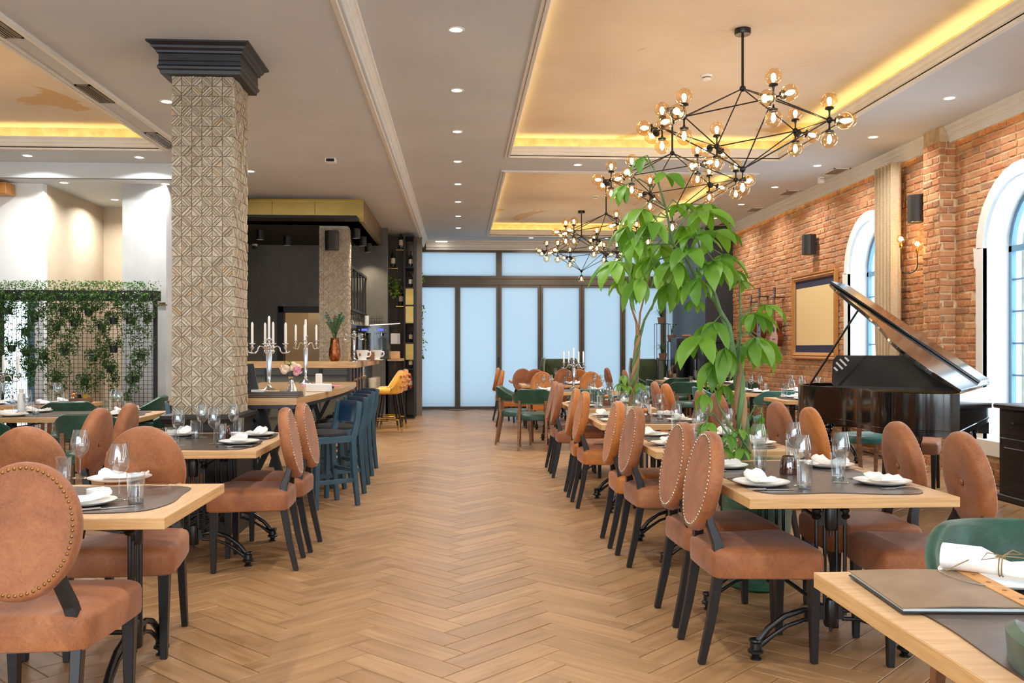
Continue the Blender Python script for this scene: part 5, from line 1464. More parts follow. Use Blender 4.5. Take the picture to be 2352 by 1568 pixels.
vs = thing('flower_vase', 'silver mercury glass vase with pink and cream peonies on the high table', 'vase', (-1.40, 7.78, HZ))
MB().lathe([(.001, 0), (.052, 0), (.058, .01), (.052, .04), (.030, .085), (.020, .115), (.021, .135), (.028, .15), (.024, .15), (.016, .12), (.001, .11)], 18).build('vase', M['silver'], vs, smooth=60)
MB().lathe([(.001, -.0), (.064, 0), (.064, .004), (.001, .004)], 20).build('coaster', M['glass_base'], vs)
fr_ = random.Random(4)
for k, (a, b, c, mm, s) in enumerate(((-.055, -.01, .20, 'petal_c', .047), (.045, -.03, .185, 'petal_p', .045), (.0, .03, .225, 'petal_c', .045), (-.075, .03, .20, 'petal_v', .036), (.04, .04, .215, 'petal_c', .038))):
    f = MB(); f.sphere((0, 0, 0), s*.62, 10, 7)
    for q in range(14):
        th = q*2.4; ph = .35+.75*(q/14.0)
        d = Vector((math.cos(th)*math.sin(ph*1.6), math.sin(th)*math.sin(ph*1.6), math.cos(ph*1.6)))
        u = d.cross(Vector((0, 0, 1))).normalized(); v = d.cross(u)
        p = d*s*.62
        f.add([tuple(p-u*s*.42-v*s*.1), tuple(p+u*s*.42-v*s*.1), tuple(p+d*s*.32+u*s*.38+v*-s*.5), tuple(p+d*s*.42-v*s*.62), tuple(p+d*s*.32-u*s*.38-v*s*.5)], [(0, 1, 2, 3, 4)])
    f.build('peony', M[mm], vs, smooth=40, loc=(a, b, c)).rotation_euler = (R(25*math.sin(k)), R(18*math.cos(k)), k)
sp_ = MB()
for q in range(26):
    a, b, c = fr_.uniform(-.06, .0), fr_.uniform(-.01, .04), fr_.uniform(.235, .285)
    sp_.sphere((a, b, c), .006, 5, 4)
sp_.build('filler_sprig', M['pothos'], vs)
MB().tube([(0, 0, .13), (-.03, .0, .2), (-.03, .01, .25)], .003, 5).build('stalk', M['trunk_g'], vs)
o = MB().box(-.11, .11, -.05, .05, 0, .07).build('card_terminal', M['plastic_white'], None, bevel=.01, seg=2, loc=(-1.26, 8.35, HZ)); tag(o, 'white box shaped terminal behind the flower vase', 'terminal')
o = MB().box(-.03, .03, -.02, .02, 0, .15).build('card_stand', M['plastic_white'], None, bevel=.01, seg=2, loc=(-1.32, 8.75, HZ)); tag(o, 'white upright card stand by the candelabra stem', 'stand')
o = MB().box(-.2, .2, -.13, .13, 0, .004).build('magazine', M['book'], None, loc=(-1.42, 9.55, HZ)); tag(o, 'pink covered magazine on the high table', 'magazine')
o = MB().box(-.05, .05, -.03, .03, 0, .02).build('dark_purse', M['navy'], None, bevel=.006, loc=(-1.27, 9.05, HZ)); tag(o, 'small dark blue pouch on the high table', 'pouch')

# ================================================================ BAR COUNTER
BZ = 1.13; YB0 = 13.0; XBR = -1.44
bc = thing('bar_counter', 'bar with thick oak top and dark olive panelled front', 'bar', (0, 0, 0))
MB().box(-3.5, XBR, YB0, YB0+.75, BZ-.09, BZ).build('worktop', M['counter_edge'], bc, bevel=.004)
MB().box(-1.98, XBR+.02, YB0+.75, 16.4, BZ-.09, BZ).build('worktop', M['counter_edge'], bc, bevel=.004)
MB().box(-3.5, XBR-.14, YB0+.10, YB0+.14, .0, BZ-.09).build('front_panel', M['olive'], bc)
MB().box(XBR-.14, XBR-.10, YB0+.12, 16.4, .0, BZ-.09).build('side_panel', M['dark_steel'], bc)
for k in range(5):
    x0 = -3.45 + k*.375
    MB().box(x0, x0+.36, YB0+.075, YB0+.10, .35, BZ-.20).build('drawer_front', M['olive'], bc, bevel=.003)
    MB().box(x0+.12, x0+.24, YB0+.06, YB0+.075, BZ-.33, BZ-.315).build('drawer_pull', M['brass'], bc)
    MB().box(x0-.02, x0+.02, YB0+.05, YB0+.10, BZ-.19, BZ-.10).build('bracket', M['black_metal'], bc)
MB().box(-3.5, XBR-.14, YB0+.05, YB0+.09, BZ-.205, BZ-.185).build('rail', M['black_metal'], bc)
for k in range(4):
    y0 = 13.35 + k*.42
    MB().box(XBR-.105, XBR-.085, y0, y0+.03, 0, BZ-.09).build('post', M['black_metal'], bc)
    MB().box(XBR-.10, XBR-.06, y0+.08, y0+.36, BZ-.28, BZ-.25).build('shelf_edge', M['brass'], bc)
area('under_counter_light', (XBR-.02, 14.9, BZ-.11), 7, .35, None, (1, .84, .5), 160)
# plate stacks on the shelf below the counter end
MB().box(XBR-.10, XBR+.06, 14.9, 16.3, .62, .64).build('plate_shelf', M['brass'], bc)
for s in range(3):
    for k in range(11):
        o = link('plate', plate_me, M['china'], None, (XBR-.0, 15.35+.34*s, .642+.0165*k), None, (.62, .62, .8)); tag(o, ['white plate in the nearest', 'white plate in the middle', 'white plate in the far'][s] + ' stack under the bar end', 'plate', ['stacked plates under the bar end, nearest stack', 'stacked plates under the bar end, middle stack', 'stacked plates under the bar end, far stack'][s])
# things on the bar
pv = thing('peacock_vase', 'hammered copper vase with peacock feathers on the bar', 'vase', (ony(769, 828, 13.45)[0], 13.45, BZ))
MB().lathe([(.001, 0), (.055, 0), (.075, .03), (.085, .09), (.08, .17), (.066, .25), (.058, .32), (.062, .335), (.054, .335), (.05, .31), (.001, .3)], 20).build('vase', M['copper'], pv, smooth=60)
fr_ = random.Random(9)
for k in range(16):
    a = fr_.uniform(-.16, .16); b = fr_.uniform(-.05, .05); h = fr_.uniform(.52, .70)
    fe = MB().tube([(0, 0, .28), (a*.35, b*.4, .28+(h-.28)*.5), (a, b, h)], [.003, .0025, .001], 5)
    for q in range(7):
        f = .45+.55*q/6; p = Vector((a*f*f, b*f, .28+(h-.28)*f)); sd = .022
        fe.add([tuple(p), tuple(p+Vector((sd, 0, .02))), tuple(p+Vector((0, .004, .035)))], [(0, 1, 2)]); fe.add([tuple(p), tuple(p+Vector((-sd, 0, .02))), tuple(p+Vector((0, -.004, .035)))], [(0, 1, 2)])
    o = fe.build('feather', M['ivy'], pv)
    if k % 2 == 0: MB().sphere((a, b-.004, h), .016, 8, 6, (1, .3, 1.2)).build('eye', M['teal'], o)
x = ony(815, 830, 13.3)[0]
candelabra(x, 13.2, BZ, .42, 'silver candelabra without candles at the bar corner', arms=4, candles=False, rz=R(15), span=.115)
def cup(x, y, s, label, sleeve=False):
    t = thing('giant_cup', label, 'cup', (x, y, BZ), R(-20), 'oversized coffee cups on the bar')
    MB().lathe([(.001, .004), (.11*s, .004), (.125*s, .014), (.12*s, .018), (.001, .012)], 24).build('saucer', M['china'], t, smooth=50)
    MB().lathe([(.001, .014), (.055*s, .014), (.062*s, .03), (.088*s, .13*s), (.094*s, .16*s), (.088*s, .16*s), (.07*s, .08*s), (.001, .03)], 24).build('bowl', M['china'], t, smooth=50)
    MB().tube([(.085*s, 0, .13*s), (.125*s, 0, .135*s), (.135*s, 0, .10*s), (.115*s, 0, .07*s), (.076*s, 0, .065*s)], .011*s, 8).build('handle', M['china'], t, smooth=50)
    MB().box(-.012*s, .012*s, -.083*s, -.072*s, .07*s, .12*s).build('emblem', M['walnut'], t)
x1 = ony(832, 826, 13.6)[0]; cup(x1, 13.62, 1.0, 'oversized white coffee cup with dark emblem on the bar, left one')
x2 = ony(863, 824, 14.1)[0]; cup(x2, 14.15, 1.0, 'oversized white coffee cup on the bar, right one behind the brown sleeve')
x3 = ony(852, 826, 13.75)[0]
o = MB().lathe([(.001, 0), (.052, 0), (.056, .13), (.05, .13), (.046, .006), (.001, .006)], 20).build('brown_tumbler', M['walnut'], None, smooth=50, loc=(x3, 13.72, BZ)); tag(o, 'brown knitted looking sleeve cup between the two giant cups', 'cup')
# drink dispenser with two bays and blue displays
dd_ = thing('drink_dispenser', 'black drinks machine with two bays and blue displays on the bar', 'drinks machine', (-1.66, 15.6, BZ), R(0))
xa = ony(818, 760, 15.4)[0]; xb = ony(893, 760, 15.4)[0]; wM = (xb-xa)
dd_.location = ((xa+xb)/2, 15.6, BZ)
bm_ = MB(); bm_.box(-wM/2, wM/2, -.05, .25, 0, .03); bm_.box(-wM/2, wM/2, .12, .25, .03, .56); bm_.box(-wM/2, wM/2, -.2, .25, .44, .56); bm_.box(-wM/2, -wM/2+.03, -.2, .12, 0, .44); bm_.box(wM/2-.03, wM/2, -.2, .12, 0, .44); bm_.box(-.02, .02, -.2, .12, 0, .44)
bm_.build('housing', M['piano'], dd_)
for sx in (-1, 1):
    d = MB().box(sx*wM/4-.045, sx*wM/4+.045, -.206, -.2, .475, .51).build('display', M['blue_led'], dd_)
    for q in (-1, 1): MB().sphere((sx*wM/4+q*.085, -.203, .49), .008, 6, 4).build('key', M['plastic_white'], dd_)
    MB().lathe([(.05, .05), (.055, .08), (.055, .34), (.03, .37), (.02, .40)], 14, (sx*wM/4, -.02, 0)).build('container', M['glass'], dd_, smooth=50)
    MB().lathe([(.02, .40), (.02, .44)], 10, (sx*wM/4, -.02, 0)).build('nozzle', M['steel'], dd_)
o = MB().lathe([(.001, 0), (.036, 0), (.036, .17), (.001, .17)], 16).build('paper_cup', M['plastic_white'], None, smooth=40, loc=(xa+.16, 15.55, BZ+.56)); tag(o, 'white container on top of the drinks machine', 'container')
o = MB().box(-.25, .25, -.2, .2, 0, .02).build('tray', M['steel'], None, loc=(xb-.08, 15.5, BZ+.57), bevel=.004); o.rotation_euler = (0, R(-4), R(8)); tag(o, 'flat metal trays on the drinks machine', 'tray')
# rack over the bar with hanging glasses
rk = thing('glass_rack', 'black mesh rack hanging over the bar with stemmed glasses', 'rack', (0, 0, 0))
rx0, rz1 = ony(808, 610, 14.5); 
RY0, RY1, RX0, RX1, RZ0, RZ1 = 14.45, 17.0, -2.0, -1.68, 1.92, 2.58
f = MB()
for xx in (RX0, RX1):
    for zz in (RZ0, RZ1): f.box(xx-.015, xx+.015, RY0, RY1, zz-.02, zz+.02)
for k in range(7):
    yy = RY0 + (RY1-RY0)*k/6
    for xx in (RX0, RX1): f.box(xx-.012, xx+.012, yy-.012, yy+.012, RZ0, RZ1)
    for zz in (RZ0, RZ1): f.box(RX0, RX1, yy-.012, yy+.012, zz-.012, zz+.012)
f.build('rack_frame', M['black_metal'], rk)
f = MB()
for k in range(1, 9):
    zz = RZ0+(RZ1-RZ0)*k/9; f.box(RX0, RX1, RY0, RY0+.004, zz-.002, zz+.002); f.box(RX0-.002, RX0+.002, RY0, RY1, zz-.002, zz+.002)
for k in range(1, 7): xx = RX0+(RX1-RX0)*k/7; f.box(xx-.002, xx+.002, RY0, RY0+.004, RZ0, RZ1)
f.build('mesh_panel', M['black_metal'], rk)
f = MB()
for k in range(14): f.box(-1.98+.045*k-.002, -1.98+.045*k+.002, YBB-.02, YBB-.016, 1.2, 1.9)
for k in range(14): f.box(-1.98, -1.35, YBB-.02, YBB-.016, 1.2+.05*k-.002, 1.2+.05*k+.002)
f.build('mesh_panel', M['black_metal'], rk)
MB().box(RX0-.02, RX0+.0, 16.98, 17.0, RZ1, ZL).build('hanger', M['black_metal'], rk); MB().box(RX1-.02, RX1, RY0, RY0+.02, RZ1, ZBC).build('hanger', M['black_metal'], rk)
n = 0
for k in range(9):
    for j in range(2):
        o = link('wine_glass', wine_me, M['glass'], None, (-1.90+.16*j, 14.6+.26*k, RZ0-.022), (PI, 0, 0), (1.15, 1.15, 1.15)); n += 1
        tag(o, 'wine glass hanging upside down from the rack, %s from the front, %s row' % (ordn[k], ('left', 'right')[j]), 'wine glass', 'glasses hanging under the bar rack')
# loudspeakers
def speaker(x, y, z, rz, label, w=.16, h=.24, d=.13):
    t = thing('loudspeaker', label, 'speaker', (x, y, z), rz, 'black wall speakers')
    pts = [(-w/2, 0), (w/2, 0), (w/2, -d*.55), (w*.38, -d*.85), (w*.18, -d), (-w*.18, -d), (-w*.38, -d*.85), (-w/2, -d*.55)]
    MB().prism(pts[::-1], -h/2, h/2).build('cabinet', M['speaker'], t, bevel=.006, smooth=35)
    MB().prism([(p[0]*.86, p[1]*1.012-.002) for p in pts if p[1] < -d*.5][::-1], -h*.44, h*.44).build('grille', M['grille'], t, smooth=35)
    MB().box(-.03, .03, -.002, .03, -.03, .03).build('bracket', M['black_metal'], t)
x, z = ony(763, 553, 13.93); speaker(x, 13.93, z, 0, 'black speaker on the tiled column in the bar', .20, .29, .12)
y, z = onx(2118, 480, XW-.06); speaker(XW-.05, y, z, -PI/2, 'black curved wall speaker above the two-bulb sconce', .20, .30, .16)
y, z = onx(1869, 562, XW-.05); speaker(XW-.05, y, z, -PI/2, 'black curved wall speaker above the framed picture', .20, .29, .16)
# bottle shelf: thin rods, brass ledges, dark side tower
sh = thing('bottle_shelf', 'tall black steel bottle shelf with brass trays beside the glass doors', 'shelf', (0, 0, 0))
YS = 17.55
xs_ = [ony(p, 700, YS)[0] for p in (894, 912, 930)]
f = MB()
for xx in xs_: f.box(xx-.012, xx+.012, YS-.012, YS+.012, 0, 3.42)
f.box(xs_[0], xs_[-1], YS-.012, YS+.012, 3.40, 3.43)
f.build('rod_frame', M['black_metal'], sh)
XT0, XT1, YT0, YT1 = -1.03, -.85, 17.30, 19.2
tw2 = MB()
for xx in (XT0, XT1):
    for yy in (YT0, YT0+.63, YT0+1.26, YT1): tw2.box(xx-.012, xx+.012, yy-.012, yy+.012, 0, 3.42)
for zz in (.01, .55, .93, 1.42, 1.78, 2.12, 2.45, 2.83, 3.41):
    tw2.box(XT0, XT1, YT0, YT1, zz-.012, zz+.008)
tw2.box(XT0-.004, XT0+.002, YT0+.3, YT1, 0, 3.42)
tw2.build('tower_frame', M['black_metal'], sh)
for k in range(7): MB().box(XT1-.008, XT1+.004, YT0+.012+.27*k, YT0+.20+.27*k, 0, 3.40).build('side_slat', M['black_metal'], sh)
for zz0, zz1 in ((2.12, 2.43), (1.79, 2.10), (1.1, 1.40), (2.46, 2.80)):
    if zz0 == 2.46: continue
    MB().box(XT0+.02, XT1-.012, YT0+.02, YT0+.5, zz0, zz1).build('brass_box', M['brass_sheet'], sh)
for (px, py) in ((903, 616), (921, 574), (921, 703), (884, 790)):
    xx, zz = ony(px, py, YS); MB().box(xx-.09, xx+.09, YS-.06, YS+.08, zz-.012, zz).build('ledge', M['brass'], sh)
nb = 0
for (px, py, yy, mm, nm) in ((903, 614, YS, 'wine_green', 'green capped bottle on the upper left ledge of the shelf'), (921, 572, YS, 'wine_green', 'bottle on the top ledge of the shelf'), (921, 701, YS, 'wine_blue', 'bottle on the middle ledge of the shelf beside the trailing plant')):
    xx, zz = ony(px, py, yy); bottle('wine_bottle', xx, yy, zz, .36, .042, mm, nm, group='wine bottles on the shelf', cap='teal' if nb < 2 else 'black_metal'); nb += 1
for k, (zz, mm, nm) in enumerate(((3.0-.16, 'wine_green', 'bottle at the top of the dark shelf tower'), (2.462, 'wine_green', 'bottle above the upper brass box of the shelf tower'), (1.43, 'wine_blue', 'dark bottle below the lower brass box of the tower'), (.945, 'wine_blue', 'dark bottle before the lowest brass backing of the tower'), (.565, 'rose_wine', 'bottle of rose wine low in the shelf tower'), (2.132, None, ''), )):
    if mm: bottle('wine_bottle', (XT0+XT1)/2+.02, YT0+.1 if zz not in (1.43,) else YT0+.15, zz, .30, .038, mm, nm, group='wine bottles on the shelf')
bx_, bz_ = ony(902, 780, YS-.05)
o = MB().box(-.12, .12, -.05, .03, -.1, .1).build('white_box', M['plastic_white'], None, loc=(bx_+.02, YS-.06, bz_+.02), bevel=.004); tag(o, 'blank white box on the thin rod shelf', 'box')
o = MB().box(-.08, .08, -.07, .07, 0, .13).build('cardboard_box', M['oak_top'], None, loc=(-1.17, 16.9, 1.13), bevel=.003); tag(o, 'small brown box behind the ochre velvet stool', 'box')
o = MB().box(-1.33, -1.02, 16.7, 17.1, 1.09, 1.13).build('side_ledge', M['counter_edge'], None); tag(o, 'small oak ledge beside the bottle shelf', 'ledge')
MB().box(-1.33, -1.30, 16.7, 17.1, 0, 1.09).build('ledge_support', M['black_metal'], o)
# ================================================================ GRAND PIANO
S0 = Vector((3.46, 6.21)); sp_d = Vector((.60, .80)); tr_d = Vector((-.80, .60))     # spine runs back, treble side to the left
PA = math.atan2(sp_d.y, sp_d.x) - PI/2          # local +Y along the spine, local -X toward the treble side
pn = thing('grand_piano', 'black lacquered grand piano with raised lid by the windows', 'piano', (S0.x, S0.y, 0), PA)
LEN, WID = 1.62, 1.46
def bent(n=14):
    pts = [(0, 0)]
    # round the tail then the bent side out to the cheek
    ctrl = [(-.10, -.055), (-.28, -.085), (-.46, -.05), (-.58, .06), (-.66, .22), (-.76, .42), (-.92, .62), (-1.12, .76), (-1.30, .88), (-1.42, 1.02), (-1.46, 1.18), (-1.46, 1.40), (-1.46, LEN)]
    return pts + ctrl + [(0, LEN)]
def chaikin_open(p, it=2):
    for _ in range(it):
        q = [p[0]]
        for a, b in zip(p, p[1:]): q += [(a[0]*.75+b[0]*.25, a[1]*.75+b[1]*.25), (a[0]*.25+b[0]*.75, a[1]*.25+b[1]*.75)]
        q.append(p[-1]); p = q
    return p
outl = bent()
curve = chaikin_open(outl[:13], 2) + [outl[13], outl[14]]
ZR0, ZR1 = .70, 1.0
def inset(poly, d):
    out = []; n = len(poly)
    for i in range(n):
        a, b, c = Vector(poly[i-1]), Vector(poly[i]), Vector(poly[(i+1) % n])
        e1 = (b-a); e2 = (c-b)
        if e1.length < 1e-6 or e2.length < 1e-6: out.append((b.x, b.y)); continue
        n1 = Vector((-e1.y, e1.x)).normalized(); n2 = Vector((-e2.y, e2.x)).normalized()
        m = (n1+n2); m = m.normalized() if m.length > 1e-6 else n1
        k = d/max(.35, m.dot(n1)); out.append((b.x+m.x*k, b.y+m.y*k))
    return out
cc = curve if sum(a[0]*b[1]-a[1]*b[0] for a, b in zip(curve, curve[1:]+curve[:1])) > 0 else curve[::-1]
inn = inset(cc, .035)
rim = MB(); n = len(cc)
rim.loft([[(x, y, ZR0) for x, y in cc], [(x, y, ZR0+.045) for x, y in cc], [(x, y, ZR1) for x, y in cc], [(x, y, ZR1) for x, y in inn], [(x, y, ZR1-.1) for x, y in inn], [(x, y, ZR0) for x, y in inn]], caps=False)
rim.build('rim', M['piano'], pn, smooth=40)
MB().prism(inset(cc, .03), ZR0, ZR0+.05).build('soundboard', M['piano_in'], pn)
MB().prism(inset(cc, .036), ZR1-.14, ZR1-.10).build('iron_frame', M['brass_sheet'], pn)
bandp = inset(cc, -.006)
MB().loft([[(x, y, ZR0+.03) for x, y in cc], [(x, y, ZR0+.033) for x, y in bandp], [(x, y, ZR0+.042) for x, y in bandp], [(x, y, ZR0+.045) for x, y in cc]], caps=False).build('rim_bead', M['piano'], pn, smooth=40)
# keyboard end beyond the case
MB().box(-WID, 0, LEN, LEN+.22, .60, .70).build('key_bed', M['piano'], pn, bevel=.005)
MB().box(-WID+.12, -.12, LEN+.02, LEN+.17, .70, .73).build('keys', M['china'], pn)
for xx in (-WID, -.10): MB().box(xx, xx+.10, LEN, LEN+.22, .70, .88).build('cheek', M['piano'], pn, bevel=.01)
MB().box(-WID+.1, -.1, LEN-.03, LEN, .70, 1.0).build('fallboard', M['piano'], pn)
# music desk with a slatted corner
md = thing_part = bpy.data.objects.new('music_desk', None); COL.objects.link(md); md.parent = pn; md.location = (-WID/2, LEN-.26, ZR1-.02); md.rotation_euler = (R(-12), 0, 0)
dk = MB(); W2 = .49
pl_ = [(-W2+.02, 0), (W2-.02, 0), (W2, .02), (W2, .24), (W2-.03, .28), (-W2+.03, .28), (-W2, .24), (-W2, .02)]
dk.prism([(x, y) for x, y in pl_], -.008, .008); dk.xf(Matrix.Rotation(R(90), 4, 'X'))
dk.build('desk_panel', M['piano'], md, bevel=.002)
for k in range(4):
    L = (.045, .085, .085, .05)[k]; c = Vector((W2-.075-.03*(k-1.5), 0, .20-.03*(1.5-k)+(.0)))
    MB().bar([c+Vector((-L/2, .0105, -L/2))*.7, c+Vector((L/2, .0105, L/2))*.7], .014, .003, (1, 0, -1)).build('slot', M['frosted'], md)
    c = Vector((-W2+.075+.03*(k-1.5), 0, .20+.03*(k-1.5)))
    MB().bar([c+Vector((L/2, -.0105, -L/2))*.7, c+Vector((-L/2, -.0105, L/2))*.7], .016, .003, (1, 0, 1)).build('slot', M['plastic_white'], md)
MB().box(-W2-.04, W2+.04, -.06, .06, -.03, -.005).build('desk_shelf', M['piano_in'], md)
# lid hinged on the spine
LA = R(36)
ld = bpy.data.objects.new('lid', None); COL.objects.link(ld); ld.parent = pn; ld.location = (.0, 0, ZR1+.012); ld.rotation_euler = (0, LA, 0)
lo = inset(cc, -.012); lo = [(min(x, .0), y) for x, y in lo]
MB().prism(lo, 0, .022).build('lid_panel', M['piano'], ld, bevel=.003)
MB().prism(inset(lo, .05), -.012, 0).build('lid_underside', M['piano_in'], ld, bevel=.004)
fl_ = bpy.data.objects.new('front_flap', MB().box(-WID+.02, -.02, 1.02, LEN-.02, .023, .043).mesh('front_flap', bevel=.003)); fl_.data.materials.append(M['piano']); COL.objects.link(fl_); fl_.parent = ld
MB().box(-.04, .0, .1, .35, -.01, .0).build('hinge', M['brass'], ld)
top = Matrix.Rotation(LA, 4, 'Y') @ Vector((-1.10, .98, -.012))
MB().tube([(-1.33, 1.02, ZR1-.02), (top.x, top.y, top.z+ZR1+.012)], .009, 8).build('lid_prop', M['black_wood'], pn, smooth=50)
for (lx, ly) in ((-.32, .12), (-.14, LEN-.05), (-WID+.14, LEN-.05)):
    g = MB().lathe([(.001, .02), (.022, .02), (.026, .05), (.016, .07), (.035, .10), (.028, .14), (.022, .20), (.032, .30), (.048, .42), (.05, .50), (.035, .53), (.055, .56), (.055, .60), (.045, .62), (.06, .66), (.06, .70), (.001, .70)], 14, (lx, ly, 0)).build('leg', M['piano'], pn, smooth=50)
    MB().lathe([(.001, 0), (.02, .0), (.022, .02), (.001, .025)], 10, (lx, ly, 0)).build('caster', M['brass'], g)
MB().box(-.85, -.55, LEN-.10, LEN-.02, .08, .12).build('pedal_box', M['piano'], pn); 
for xx in (-.83, -.57): MB().tube([(xx, LEN-.06, .12), (xx+(.03 if xx < -.7 else -.03), LEN-.10, .70)], .012, 8).build('lyre_rod', M['piano'], pn)
for k in range(3): MB().box(-.78+.07*k, -.755+.07*k, LEN-.02, LEN+.07, .085, .095).build('pedal', M['brass'], pn)

# ================================================================ ON THE BRICK WALL
# picture
y0, zt = onx(1929, 620, XW); y1, _ = onx(1827, 632, XW); PZ0, PZ1 = 1.16, 2.41
pc = thing('framed_picture', 'large wood framed blank cream sheet with navy mount on the brick wall', 'picture', (XW-.02, (y0+y1)/2, (PZ0+PZ1)/2))
hw, hh = (y1-y0)/2, (PZ1-PZ0)/2
fb = MB(); prof = [(0, .0), (-.045, .0), (-.05, -.02), (-.035, -.04), (-.045, -.055), (-.03, -.085), (-.012, -.095), (0, -.095)]
fb.loft([[(dx, -hw-ii, -hh-ii), (dx, hw+ii, -hh-ii), (dx, hw+ii, hh+ii), (dx, -hw-ii, hh+ii)] for dx, ii in prof], caps=False); fb.build('frame', M['frame_wood'], pc, smooth=30)
MB().box(-.012, 0, -hw+.09, hw-.09, -hh+.09, hh-.09).build('mount', M['navy'], pc); MB().box(-.015, -.012, -hw+.13, hw-.13, -hh+.20, hh-.20).build('sheet', M['paper'], pc)
# sconce
ys_, zs_ = onx(2141, 606, XW-.02)
sc_ = thing('wall_sconce', 'black double arm wall sconce with two round bulbs beside the curtain', 'sconce', (XW-.035, ys_, zs_))
MB().lathe([(.001, 0), (.062, 0), (.062, .022), (.001, .024)], 20).xf(Matrix.Rotation(R(-90), 4, 'Y')).build('backplate', M['black_metal'], sc_, smooth=40)
pts = [(-.02, 0, 0), (-.12, 0, 0), (-.13, .0, .005)]
MB().tube([(-.02, 0, 0), (-.14, .02, 0)], .006, 8).build('arm', M['black_metal'], sc_)
U = [(-.14, .02, .12), (-.14, .02, -.02)] + [(-.14-.055+.055*math.cos(a), .02+.075-.075*math.cos(a), -.02-.075*math.sin(a)) for a in [PI*i/10 for i in range(1, 10)]] + [(-.25, .17, -.02), (-.25, .17, .19)]
MB().tube(U, .006, 8).build('arm', M['black_metal'], sc_, smooth=60)
for (a, b, c) in ((-.14, .02, .12), (-.25, .17, .19)):
    q = MB().lathe([(.012, 0), (.016, .004), (.016, .055), (.013, .06)], 14, (a, b, c)).build('lamp_holder', M['brass'], sc_, smooth=50)
    MB().sphere((a, b, c+.10), .047, 16, 12).build('globe_bulb', M['amber_glass'], sc_, smooth=179); MB().sphere((a, b, c+.10), .017, 10, 8).build('filament', M['bulb'], q, smooth=179)
    pl0 = bpy.data.lights.new('sconce_glow', 'POINT'); pl0.energy = 7; pl0.color = (1, .72, .38); pl0.shadow_soft_size = .03
    po = bpy.data.objects.new('sconce_glow', pl0); COL.objects.link(po); po.parent = sc_; po.location = (a, b, c+.10)
# curtain
cu = MB(); N = 60; rings = []
for k in range(9):
    f = k/8; z = 3.45 - f*2.75; pin = 1 - .30*math.exp(-((z-1.05)/.25)**2)
    ring_f, ring_b = [], []
    for i in range(N+1):
        u = i/N; y = 10.545 + (u-.5)*.54*pin; x = 5.0 + .045*math.sin(u*2*PI*6.5) + .012*math.sin(u*2*PI*13+1)
        ring_f.append((x-.004, y, z)); ring_b.append((x+.004, y, z))
    rings.append(ring_f + ring_b[::-1])
cu.loft(rings)
cu2 = thing('curtain', 'beige linen curtain hanging beside the arched window', 'curtain', (0, 0, 0))
cu.build('cloth', M['curtain'], cu2, smooth=70)
MB().tube([(XW, 10.25, 1.09), (5.0, 10.25, 1.09), (4.93, 10.40, 1.06), (4.93, 10.68, 1.06), (5.02, 10.78, 1.09)], .012, 8).build('tieback', M['curtain'], cu2, smooth=50)
MB().tube([(XW, 10.24, 1.10), (5.06, 10.24, 1.10)], .01, 8).build('hook', M['black_metal'], cu2)
# guitars and bows hung on the wall
def guitar(px, ptop, pbot, label, bodym, yaw=0.0, thin=1.0, dx=.12):
    yy, z1 = onx(px, ptop, XW-.1); _, z0 = onx(px, pbot, XW-.1)
    h = z1-z0; t = thing('guitar', label, 'guitar', (XW-dx, yy, z0), 0, 'stringed instruments on the brick wall')
    prof = [(0, 0), (.14, .01), (.185, .06), (.20, .13), (.185, .19), (.145, .235), (.12, .27), (.125, .31), (.145, .35), (.14, .40), (.10, .44), (.03, .455)]
    k = h/1.02
    pts = [(u*k*thin, w*k) for u, w in prof] + [(-u*k*thin, w*k) for u, w in prof[::-1]]
    b = MB(); b.prism(pts[1:-1], -.045, .045); b.xf(Matrix(((0, 0, 1, 0), (1, 0, 0, 0), (0, 1, 0, 0), (0, 0, 0, 1))))
    b.build('body', M['guitar_side'], t, bevel=.004)
    f = MB(); f.prism([(a*.97, c*.985+.003) for a, c in pts[1:-1]], .046, .049); f.xf(Matrix(((0, 0, -1, 0), (1, 0, 0, 0), (0, 1, 0, 0), (0, 0, 0, 1)))); f.build('soundboard', M[bodym], t)
    MB().box(-.054, -.049, -.06*k, .06*k, .13*k, .145*k).build('bridge', M['black_wood'], t)
    MB().lathe([(.001, 0), (.045*k, 0), (.045*k, .002), (.001, .003)], 16).xf(Matrix.Translation((-.05, 0, .30*k)) @ Matrix.Rotation(R(-90), 4, 'Y')).build('sound_hole', M['black_wood'], t)
    MB().box(-.058, -.03, -.026*k, .026*k, .40*k, .86*k).build('neck', M['walnut'], t)
    hd = MB().box(-.05, -.028, -.036*k, .036*k, .86*k, 1.02*k).build('headstock', M['guitar_side'], t)
    for s in (-1, 1):
        for q in range(3): MB().box(-.05, -.038, s*.036*k-.012*(s < 0)-.0, s*.036*k+.012*(s > 0)+.0, (.885+.045*q)*k, (.90+.045*q)*k).build('tuning_peg', M['steel'], hd)
    MB().box(-.06, dx-.012, -.07*k, .07*k, .845*k, .86*k).build('wall_hanger', M['black_metal'], t)
guitar(1787, 660, 797, 'acoustic guitar with pale front hung on the brick wall', 'guitar')
guitar(1752, 662, 778, 'dark violin like instrument hung left of the guitar, behind leaves', 'guitar_side', thin=.62)
guitar(1733, 678, 775, 'small dark instrument hung nearest the far end of the brick wall', 'guitar_side', thin=.6)
